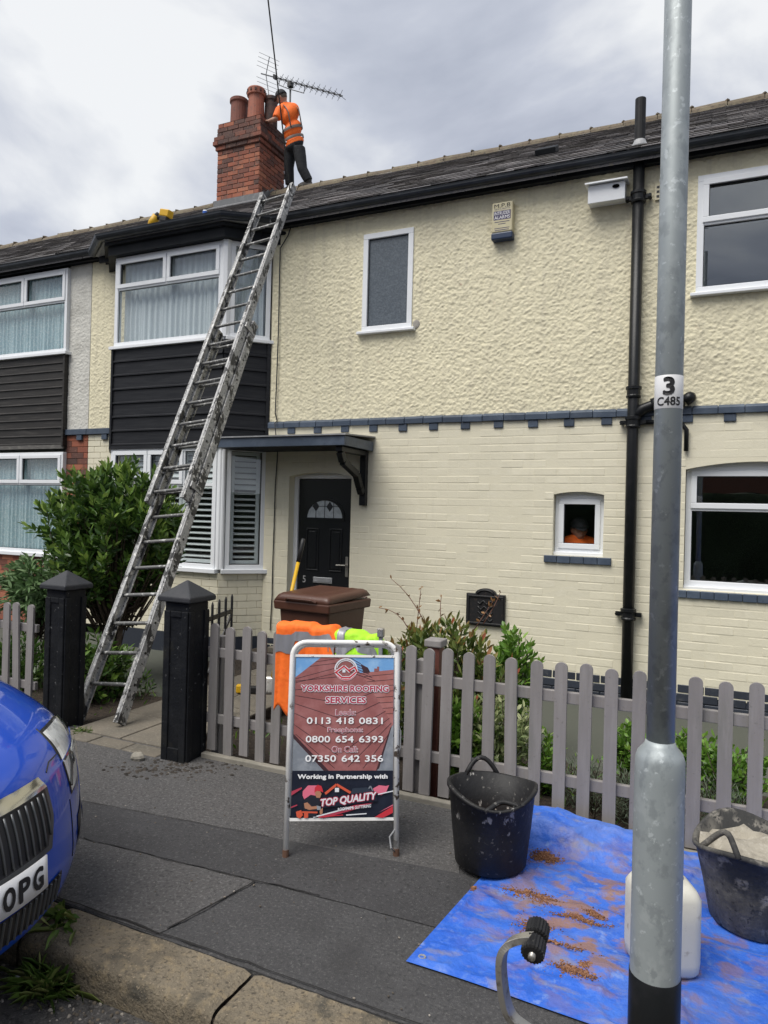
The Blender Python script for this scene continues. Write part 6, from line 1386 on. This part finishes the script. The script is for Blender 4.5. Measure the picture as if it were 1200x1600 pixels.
def cat_(P, t):
    n = len(P)-1; x_ = min(max(t, 0), 1)*n; i = min(int(x_), n-1); f = x_-i; p0, p1, p2, p3 = P[max(0,i-1)], P[i], P[i+1], P[min(n,i+2)]
    return [.5*((2*p1[k])+(p2[k]-p0[k])*f+(2*p0[k]-5*p1[k]+4*p2[k]-p3[k])*f*f+(3*p1[k]-p0[k]-3*p2[k]+p3[k])*f**3) for k in range(len(P[0]))]
NPf = len(prof)-1
def wid(x_, z_): return CW*(1-.03*max(0, (.35-z_)/.2)) if z_ < .93 else CW*(1-.30*min(1, (z_-.93)/.5))
def S(a, t, off=0.0):
    def raw(a, t):
        x_, z_ = cat_(prof, t); w_ = wid(x_, z_); fr_ = max(0, min(1, 1+x_/1.6)); re = max(0, min(1, (-x_-2.6)/1.2)); q = abs(a)
        x_ -= fr_*.50*q**2.3; x_ += re*.18*q**4
        hood = 1 if .7 < z_ < 1.0 and x_ > -1.1 else (.5 if z_ > 1.0 else .15)
        z_ -= hood*(.02*q**2+.075*q**7)
        return V(CX+x_, CY+a*w_, CZ+z_)
    p = raw(a, t)
    if off:
        e = 2e-3; n_ = (raw(a, t+e)-raw(a, t-e)).cross(raw(a+e, t)-raw(a-e, t)); n_.normalize()
        if n_.x < 0 and t < .4: n_ = -n_
        p = p+n_*off
    return p
def t_of_z(z_):
    lo, hi = .02, 12/NPf
    for _ in range(40):
        m = (lo+hi)/2
        if cat_(prof, m)[1] < z_: lo = m
        else: hi = m
    return lo
car = thing('parked_car', V(CX-2, CY, CZ), 'bright blue hatchback parked at the kerb, only its front corner showing', 'car')
body = MB(); na, ntt = 48, 150
body.grid(lambda u, v: S(2*u-1, v), na, ntt)
for s_ in (-1, 1):
    def side(u, v, s_=s_):
        e = S(s_, u); z_ = e.z-CZ; lowz = .18; zz_ = z_+(lowz-z_)*v
        bul = .03*math.sin(min(1, max(0, (1.0-zz_)/.8))*math.pi) if zz_ < 1 else 0
        yy = (e.y-CY)+(s_*CW*.985-(e.y-CY))*min(1, v*1.6) if z_ > .95 else (e.y-CY)
        return V(e.x, CY+yy+s_*bul*(1 if .02 < u < .97 else 0)*min(1, v*4), CZ+zz_)
    if s_ < 0: body.grid(side, ntt, 10)
    else: body.grid(lambda u, v: side(1-u, v), ntt, 10)
bo = obj('body', body, m_blue, car, smooth=True)
def patch(name, a0, a1, z0, z1, m_, off, parent, nu=20, nv=8, shape=None):
    mb = MB()
    def f(u, v):
        z_ = z0+(z1-z0)*v; l_, r_ = (a0, a1) if not shape else shape(v); return S(l_+(r_-l_)*u, t_of_z(z_), off)
    mb.grid(f, nu, nv); return obj(name, mb, m_, parent, smooth=True)
# grille with upright ribs, chrome surround
gsh = lambda v: (-.40-.05*min(1, v*1.4), .40+.05*min(1, v*1.4)) if v > .0 else (-.40, .40)
gr0, gr1 = .50, .675
patch('grille_chrome', -.50, .50, gr0-.022, gr1+.006, m_greyrib, .004, bo, 40, 10, lambda v: (-.385-.04*min(1,v*2), .385+.04*min(1,v*2)))
gr = patch('grille', -.46, .46, gr0, gr1, m_dkpl, .007, bo, 40, 8, lambda v: (-.355-.045*min(1,v*2), .355+.045*min(1,v*2)))
for k in range(21):
    a = -.375+.75*k/20; z0_ = gr0+(.03 if abs(a) > .34 else .006); mb = MB(); pts = [S(a, t_of_z(z0_+(gr1-.006-z0_)*j/5), .010) for j in range(6)]; obj('grille_rib', MB().tube(pts, .0045, 6), m_greyrib, gr, smooth=True)
patch('chrome_strip', -.50, .50, gr1+.004, gr1+.046, m_chrome, .012, bo, 40, 5, lambda v: (-.41+.03*v, .41-.03*v))
# headlamps
for s_ in (-1, 1):
    shp = (lambda v: (.64-.03*v, .72+.225*math.sin(min(1,(.18+v*.95))*math.pi/2.0)-.10*max(0,v-.75))) if s_ > 0 else (lambda v: (-(.72+.225*math.sin(min(1,(.18+v*.95))*math.pi/2.0)-.10*max(0,v-.75)), -(.64-.03*v)))
    hl = patch('headlight', 0, 0, .575, .80, m_lampin, .003, bo, 16, 14, shp)
    patch('lens', 0, 0, .572, .803, m_lens, .014, hl, 16, 14, shp)
    patch('lamp_edge', 0, 0, .566, .808, m_dkpl, .0015, hl, 16, 14, (lambda v, shp=shp: (shp(v)[0]-.012, shp(v)[1]+.012)))
    for (a, z_, r) in ((.665, .70, .036), (.735, .665, .030)): c = S(s_*a, t_of_z(z_), .004); c2 = S(s_*a, t_of_z(z_), .012); obj('lamp_bulb', MB().tube([c, c2], [r, r*.7], 14), m_chrome, hl); 
    mb = MB().tube([S(s_*.63, t_of_z(.60), .008), S(s_*.70, t_of_z(.655), .009), S(s_*.715, t_of_z(.70), .009)], .005, 6); obj('lamp_trim', mb, m_dkpl, hl)
# bumper: lower intake, fog recess, plate
li = patch('lower_intake', -.46, .46, .262, .362, m_dkpl, .004, bo, 30, 6)
for k in range(27):
    a = -.43+.86*k/26; obj('intake_rib', MB().tube([S(a, t_of_z(.266), .008), S(a, t_of_z(.358), .008)], .0045, 5), m_greyrib, li)
for s_ in (-1, 1): patch('fog_recess', min(s_*.70,s_*.93), max(s_*.70,s_*.93), .32, .45, m_dkpl, .003, bo, 10, 6); patch('fog_trim', min(s_*.70,s_*.95), max(s_*.70,s_*.95), .36, .385, m_greyrib, .010, bo, 10, 3)
pcx = CX+.022; npl = obj('number_plate', MB().grid(lambda u, v: V(pcx-.68*abs((u-.5)*.52)**2.3, CY+(u-.5)*.52, CZ+.380+.112*v), 24, 2), mat('white_plate', (.78,.78,.78), .3), car, smooth=True)
md = npl.modifiers.new('t', 'SOLIDIFY'); md.thickness = .006
ga, gf = glyphs('OPG', .028)
def plate_pt(u, v, d): return V(pcx-.68*abs((u-.5)*.52)**2.3+d, CY+(u-.5)*.52, CZ+.380+.112*v)
for i, ch_ in enumerate('OPG'):
    ga, gf = glyphs(ch_); mb = MB(); uc = .905-.1173*(2-i)
    for k in range(9): dx, dy = (0, 0) if k == 0 else (.0075*math.cos(6.2832*k/8), .035*math.sin(6.2832*k/8)); mb.add([plate_pt(uc+p[0]*.080+dx, .5+p[1]*.64+dy, .0045+k*2e-5) for p in ga], gf)
    obj('letter', mb, m_text_black, npl)
# panel gap along the bonnet edge and bumper joint
for s_ in (-1, 1):
    obj('panel_gap', MB().tube([S(s_*(.46+.14*min(1,k/3)), t_of_z(.735-.02*(k < 1)), .001) if k < 3 else S(s_*.60, t_of_z(.735+.08*(k-3)/4), .001) for k in range(8)], .0028, 5), m_dkpl, bo); obj('panel_gap', MB().tube([S(s_*.60, t_of_z(.56-.22*k/5), .0008) for k in range(6)], .0022, 5), m_dkpl, bo)
# glass, wheels, mirrors
patch('windscreen', -.86, .86, 1.0, 1.37, m_glassk, .004, bo, 16, 8) if False else None
ws = MB().grid(lambda u, v: S((2*u-1)*.86, (12.2+1.9*v)/NPf, .004), 16, 8); obj('windscreen', ws, mat('car_glass', (.01,.012,.014), .06, coat=.5), bo, smooth=True)
def wheel(x_, s_):
    c = V(CX+x_, CY+s_*(CW-.12), CZ+.30); w_ = part('wheel', c, car)
    mb = MB(); n = 28; prf = [(.19,-.09),(.27,-.10),(.30,-.075),(.30,.075),(.27,.10),(.19,.09)]; P_ = []
    for (r, y_) in prf:
        for k in range(n): P_.append(c+V(r*math.cos(6.2832*k/n), y_, r*math.sin(6.2832*k/n)))
    mb.add(P_, [(j*n+k, j*n+(k+1)%n, (j+1)*n+(k+1)%n, (j+1)*n+k) for j in range(5) for k in range(n)]); obj('tyre', mb, m_rubber, w_, smooth=True)
    mb = MB(); mb.tube([c-V(0,.06,0), c+V(0,.07*s_+.0,0)], .19, 24)
    for k in range(5): d = V(math.cos(6.2832*k/5), 0, math.sin(6.2832*k/5)); mb.bar(c+V(0,s_*.075,0), c+V(0,s_*.08,0)+d*.18, .03, .02, up=(0,1,0))
    obj('rim', mb, m_lead, w_)
for x_ in (-.78, -3.25):
    for s_ in (-1, 1): wheel(x_, s_)
for s_ in (-1, 1): obj('door_mirror', MB().ell((CX-1.25, CY+s_*(CW+.07), CZ+1.0), (.06,.10,.065), 12, 8), m_blue, car, smooth=True)

car.rotation_euler.x = rad(3.2); car.location.z += .052           # left wheels up on the kerb
# ---------------------------------------------------------------- plants
def leaf_mesh(name, P, Dv, Lr, Wr, m_, parent, rnd=None, fold=.25, droop=.0, kind=None):
    """P: leaf bases, Dv: leaf directions (n,3); hexagonal folded leaves"""
    n = len(P); P = np.asarray(P, float); Dv = np.asarray(Dv, float); Dv /= np.linalg.norm(Dv, axis=1)[:,None]+1e-9
    rv = rng.normal(size=(n,3)); rv[:,2] += .9; sdv = np.cross(Dv, rv); sdv /= np.linalg.norm(sdv, axis=1)[:,None]+1e-9; nn = np.cross(sdv, Dv)
    L = rng.uniform(*Lr, n)[:,None]; W_ = rng.uniform(*Wr, n)[:,None]/2
    dn = np.array([0,0,-1.0])*L*droop
    b = P; t = P+Dv*L+dn; m1 = P+Dv*L*.33+dn*.1; m2 = P+Dv*L*.68+dn*.4
    v = np.stack([b, m1+sdv*W_*.85+nn*W_*fold, m2+sdv*W_*.8+nn*W_*fold, t, m2-sdv*W_*.8+nn*W_*fold, m1-sdv*W_*.85+nn*W_*fold], 1).reshape(-1,3)
    c = v.mean(0); idx = np.arange(n)[:,None]*6; q = np.concatenate([idx+np.array([[0,1,2,3]]), idx+np.array([[0,3,4,5]])], 1).reshape(-1,4)
    me = bpy.data.meshes.new(name); me.vertices.add(len(v)); me.vertices.foreach_set('co', (v-c).ravel()); me.loops.add(q.size); me.loops.foreach_set('vertex_index', q.ravel())
    me.polygons.add(len(q)); me.polygons.foreach_set('loop_start', np.arange(0,q.size,4)); me.polygons.foreach_set('loop_total', np.full(len(q),4)); me.update(calc_edges=True)
    r = rng.random(n) if rnd is None else np.clip(rnd, 0, 1); at = me.attributes.new('rnd', 'FLOAT', 'POINT'); at.data.foreach_set('value', np.repeat(r, 6).astype(np.float32)); me.materials.append(m_)
    o = bpy.data.objects.new(name, me); COL.objects.link(o); place(o, c, parent); return props(o, kind=kind)
def shrub(name, label, base, cen, rad_, nshoot, lps, Lr, Wr, m_, m_stem=None, upright=.7, tipshade=.5, trunk=.03, cat='shrub', seed=1, group=None, inner=0, shootlen=(.12,.30), droop=0, lowcut=None):
    base = V(base[0], base[1], gz(base[1])+.005)
    r_ = np.random.default_rng(seed); root = thing(name, base, label, cat, group); base = np.array(base); cen = np.array(cen); rad_ = np.array(rad_)
    st_ = MB(); P, Dv, sh = [], [], []
    d = r_.normal(size=(nshoot,3)); d /= np.linalg.norm(d, axis=1)[:,None]
    lump = np.array([1+.22*mnoise.noise((x*2.3+seed, y*2.3, z*2.3)) + .10*mnoise.noise((x*6+seed, y*6, z*6)) for x, y, z in d])
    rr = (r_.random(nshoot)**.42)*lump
    tips = cen+d*rr[:,None]*rad_
    for k in range(nshoot):
        tip = tips[k]
        if lowcut is not None and tip[2] < lowcut: continue
        out_ = d[k]*np.array([1,1,.5]); sd_ = out_*(1-upright)+np.array([0,0,upright])+r_.normal(size=3)*.18; sd_ /= np.linalg.norm(sd_); sl = r_.uniform(*shootlen); st0 = tip-sd_*sl
        if k % 3 == 0:
            mid = base+(st0-base)*np.array([.45,.45,.6]); hub = base+(cen-base)*.45
            st_.tube([V(*hub), V(*mid), V(*st0), V(*tip)], [trunk*.35, trunk*.22, .004, .002], 4, cap=False)
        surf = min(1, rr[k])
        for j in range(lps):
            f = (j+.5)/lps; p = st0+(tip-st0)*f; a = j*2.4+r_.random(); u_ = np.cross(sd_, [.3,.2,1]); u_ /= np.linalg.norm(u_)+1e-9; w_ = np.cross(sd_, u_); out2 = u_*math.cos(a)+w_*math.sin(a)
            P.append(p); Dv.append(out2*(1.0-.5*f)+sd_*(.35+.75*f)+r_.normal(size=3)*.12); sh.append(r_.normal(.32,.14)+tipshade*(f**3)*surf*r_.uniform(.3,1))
    if trunk > .012:
        hub = base+(cen-base)*.5
        for k in range(4): a = k*1.7; st_.tube([V(base[0]+.03*math.cos(a), base[1]+.03*math.sin(a), base[2]-.03), V(*(base+(hub-base)*.5+np.array([.05*math.cos(a),.05*math.sin(a),0]))), V(*(hub+np.array([.2*math.cos(a)*rad_[0],.2*math.sin(a)*rad_[1],.1])))], [trunk*.8, trunk*.6, trunk*.3], 7)
    if st_.v: obj('stem', st_, m_stem or m_wood, root, smooth=True)
    leaf_mesh('foliage', P, Dv, Lr, Wr, m_, root, np.array(sh), droop=droop); return root
# big evergreen shrub in the corner by the bay
lb_ = PY(180, 1000, 5.35); lc_ = PY(177, 828, 5.35)
shrub('evergreen_shrub', 'large glossy dark green evergreen shrub growing between gate post and bay window', V(lb_.x, 5.35, .0), lc_, (.80,.70,.70), 720, 15, (.075,.12), (.028,.045), m_laurel, upright=.62, tipshade=.95, trunk=.055, seed=3, shootlen=(.12,.32))
shrub('leafy_shrub', 'pale green soft-leaved bush growing beside the left gate post', V(PY(60,960,4.9).x, 4.9, 0), PY(68,912,4.9), (.42,.40,.30), 200, 12, (.09,.15), (.022,.036), m_buddleia, upright=.4, tipshade=.6, trunk=.02, seed=5, droop=.25)
shrub('leafy_shrub', 'low dark green plant at the foot of the left gate post', V(PY(150,1040,4.5).x, 4.5, 0), PY(150,1040,4.6), (.28,.4,.30), 150, 10, (.06,.10), (.025,.04), m_laurel, upright=.5, tipshade=.5, trunk=.012, seed=6, lowcut=.0)
shrub('leafy_shrub', 'dark green ground plant behind the short fence by the car', V(PY(20,1040,4.6).x, 4.6, 0), PY(20,1030,4.6), (.55,.35,.30), 160, 10, (.06,.10), (.022,.035), m_laurel, upright=.5, tipshade=.3, trunk=.012, seed=16, lowcut=.0)
shrub('leafy_shrub', 'small dark green plant on the soil between the ladder feet', V(PY(190,1060,5.0).x, 5.0, 0), PY(200,1068,5.0), (.30,.3,.16), 110, 9, (.04,.08), (.012,.02), m_laurel, upright=.5, tipshade=.3, trunk=.01, seed=26, lowcut=.0)
# photinia behind the fence, with long bare wands
pb = PY(715, 1100, 4.75); ph = shrub('photinia_shrub', 'red-tipped green shrub with long wispy wands behind the picket fence', V(pb.x, 4.75, 0), PY(698, 1058, 4.75), (.50,.36,.44), 400, 13, (.055,.085), (.020,.032), m_photinia, upright=.65, tipshade=.75, trunk=.03, seed=8, lowcut=-.02)
wn = MB(); P_, D_ = [], []
for (x0, y0, x1, y1, x2, y2) in ((665,975,640,925,612,905),(650,990,655,945,658,918),(640,985,622,950,592,950),(690,975,686,950,690,930),(740,985,760,955,770,940),(755,975,775,945,782,925)):
    a, b_, c_ = PY(x0,y0,4.8), PY(x1,y1,4.85), PY(x2,y2,4.9); pts = [a.lerp(b_,k/4).lerp(b_.lerp(c_,k/4),k/4) for k in range(5)]; wn.tube(pts, [.004,.0035,.003,.0025,.002], 5)
    for p in pts[1:]: 
        for _ in range(2): P_.append(p); D_.append(rng.normal(size=3)+np.array([0,0,.6]))
obj('wand', wn, mat('red_stem', (.12,.05,.03), .7), ph, smooth=True); leaf_mesh('wand_leaf', P_, D_, (.025,.05), (.012,.02), m_photinia, ph, np.full(len(P_), .85), kind='stuff')
shrub('leafy_shrub', 'bright green leafy shrub right of the red-tipped one near the wall', V(PY(800,1060,5.2).x, 5.2, 0), PY(800, 1040, 5.2), (.20,.22,.30), 120, 11, (.05,.08), (.022,.034), m_bright, upright=.6, tipshade=.6, trunk=.015, seed=9, lowcut=-.02)
shrub('variegated_shrub', 'cream and green variegated shrub behind the pickets near the tub', V(PY(770,1180,4.25).x, 4.25, 0), PY(778, 1148, 4.25), (.27,.2,.28), 210, 10, (.04,.065), (.018,.028), m_varieg, upright=.6, tipshade=.7, trunk=.015, seed=10, lowcut=-.02)
shrub('leafy_shrub', 'yellow-green broad-leaved plant low behind the black tub', V(PY(705,1190,4.15).x, 4.15, 0), PY(715, 1160, 4.15), (.24,.16,.24), 130, 10, (.06,.09), (.025,.038), m_bright, upright=.4, tipshade=.9, trunk=.012, seed=11, lowcut=-.02)
shrub('leafy_shrub', 'mixed green and gold plant behind the pickets above the tarpaulin', V(PY(850,1200,4.35).x, 4.35, 0), PY(850, 1190, 4.35), (.16,.2,.2), 90, 10, (.035,.06), (.014,.022), m_bright, upright=.6, tipshade=1.0, trunk=.012, seed=12, lowcut=-.02)
for i, (px, py, Y, rx, rz, wh) in enumerate(((915,1215,4.25,.17,.17,'left of the lamp post'),(985,1225,4.2,.14,.17,'just behind the lamp post'),(1120,1240,4.2,.22,.17,'right of the lamp post'))):
    c = PY(px, py, Y); shrub('lavender_plant', 'grey-green lavender clump behind the fence, ' + wh, V(c.x, Y, 0), (c.x, Y, .12), (rx,.16,rz), 150, 9, (.03,.055), (.004,.007), m_lavender, upright=.85, tipshade=.6, trunk=.008, cat='plant', seed=30+i, group='lavender clumps', lowcut=.0, shootlen=(.10,.22))
for i, (px, py, Y, rx, rz, lb) in enumerate(((985,1165,5.0,.16,.16,'bright green leafy plant by the edging behind the lamp post'),(1070,1150,4.9,.20,.2,'bright green leafy clump right of the lamp post'),(1140,1170,4.8,.28,.2,'wide bright green plant near the right edge'),(600,1105,4.5,.2,.3,'dark green foliage low behind the sign'))):
    c = PY(px, py, Y); shrub('leafy_shrub', lb, V(c.x, Y, 0), (c.x, Y, .16), (rx,.2,rz), 110, 9, (.035,.06), (.02,.032), m_bright if i < 3 else m_laurel, upright=.45, tipshade=.6, trunk=.01, cat='plant', seed=40+i, lowcut=.0)
P_, D_ = [], []
for _ in range(900): 
    x_, y_ = random.uniform(-6.5,2), random.uniform(FY+.15, 6.2)
    if -4.3 < x_ < -3.2: continue
    P_.append((x_, y_, gz(y_)+.01)); D_.append((random.gauss(0,.6), random.gauss(0,.6), 1))
go = leaf_mesh('ground_cover', P_, D_, (.03,.09), (.008,.02), m_bright, None, kind='stuff'); props(go, 'sparse green seedlings and litter over the garden soil', 'ground cover')
# weeds at the kerb
def weed(label, c, n, Lr, Wr, spread, upz, seed):
    w_ = thing('kerb_weed', c, label, 'weed', 'weeds along the kerb'); P_ = [np.array(c)+rng.normal(size=3)*np.array([.03,.02,.0])*spread for _ in range(n)]; D_ = [np.array([rng.normal()*.6*spread, rng.normal()*.5*spread-.15, upz+abs(rng.normal())*.3]) for _ in range(n)]
    leaf_mesh('blade', P_, D_, Lr, Wr, m_grass, w_, droop=.35); return w_
k1 = PZ(72,1545,-.112); weed('tuft of long grass at the kerb foot below the car bumper', k1, 190, (.08,.20), (.003,.007), 1.5, .6, 1)
k2 = V(PZ(85,1500,-.06).x, KB0-.015, -.11); weed('bushy green weed against the kerb face beside the car', k2, 80, (.06,.13), (.012,.024), 1.4, .8, 2)
k3 = PZ(100,1440,.006); k3.y = min(k3.y, KB1-.1); weed('broad-leaved dandelion growing on the kerb top by the car', k3, 26, (.06,.13), (.020,.032), 1.3, .25, 3)
k4 = PZ(395,1140,.0); k4 = PZ(125,1143,.012); weed('small grass tuft at the foot of the left gate post', k4, 50, (.03,.07), (.004,.008), 1.4, .5, 4)
lt = MB(); c = PZ(42,1532,-.108); lt.grid(lambda u, v: c+V((u-.5)*.11+.02*v, (v-.5)*.06, .012+.012*math.sin(u*5)), 6, 4); o = props(obj('paper_scrap', lt, m_upvc), 'scrap of pale paper lying in the gutter by the weeds', 'litter'); md = o.modifiers.new('t','SOLIDIFY'); md.thickness = .001
sc_ = PZ(215,1188,.0); rk_ = MB(); rk_.ell(sc_+V(0,0,.02), (.05,.04,.035), 9, 6); rk_.v = [tuple(Vector(v)+V(1,1,1)*.008*mnoise.noise(Vector(v)*40)) for v in rk_.v]; props(obj('stone', rk_, m_conc), 'loose pale stone on the pavement beside the right gate post', 'stone')
mb = MB()
for _ in range(260): p = PZ(random.gauss(265,45), random.gauss(1202,7), .0); r = random.uniform(.004,.016); mb.cur = random.random(); mb.ell(p+V(0,0,r*.3), (r, r*.8, r*.5), 5, 4)
props(obj('soil_crumbs', mb, mat('dirt', (.03,.025,.02), .95, attr=[(0,(.018,.015,.012)),(1,(.06,.05,.04))]), kind='stuff'), 'dark soil crumbs scattered at the foot of the gate post', 'soil')
yt = PZ(378,1082,.02); ty_ = thing('tape_measure', yt, 'yellow and black hand tool lying behind the fence by the gate', 'tool'); obj('tool_body', MB().obox(yt+V(0,0,.035), (_R, _F, V(0,0,1)), (.05,.035,.035)), m_yel, ty_, bevel=.01); obj('tool_grip', MB().obox(yt+_R*.11+V(0,0,.03), (_R, _F, V(0,0,1)), (.06,.03,.03)), m_iron, ty_, bevel=.01)

# ---------------------------------------------------------------- across the road (seen only in the window panes)
hg = MB(); hg.grid(lambda u, v: V(-26+46*u, -7.6+.35*mnoise.noise((u*60, v*3, 1))-.9*(v > .8), (-.02+2.5*min(1, v/.8))+.12*mnoise.noise((u*50, v*5, 3))), 240, 10)
props(obj('hedge', hg, mat('hedge_leaf', (.03,.055,.018), .8, [(9, (.012,.022,.008), .45, .62), (40, (.07,.11,.035), .55, .7)], [(20, 1, .1)]), smooth=True), 'long green garden hedge across the road', 'hedge')
oh = thing('opposite_house', V(-3, -16, 0), 'brick house with slate roof across the road', 'house')
obj('wall', MB().box((-24,-22,-.1), (18,-16,5.2)), mat('opposite_brick', (.16,.075,.05), .9, [(6, (.10,.05,.04), .5, .7)]), oh); obj('roof', MB().prism([V(-24.3,-15.7,5.1), V(-24.3,-19,7.8), V(-24.3,-22.3,5.1)], (42.6,0,0)), m_slate, oh)
for k in range(7):
    for z_ in (1.0, 3.5): f_ = obj('window', MB().box((-22+6*k,-15.97,z_), (-20.2+6*k,-15.9,z_+1.3)), m_upvc, oh); obj('pane', MB().box((-21.9+6*k,-15.898,z_+.1), (-20.3+6*k,-15.88,z_+1.2)), m_bead, f_)
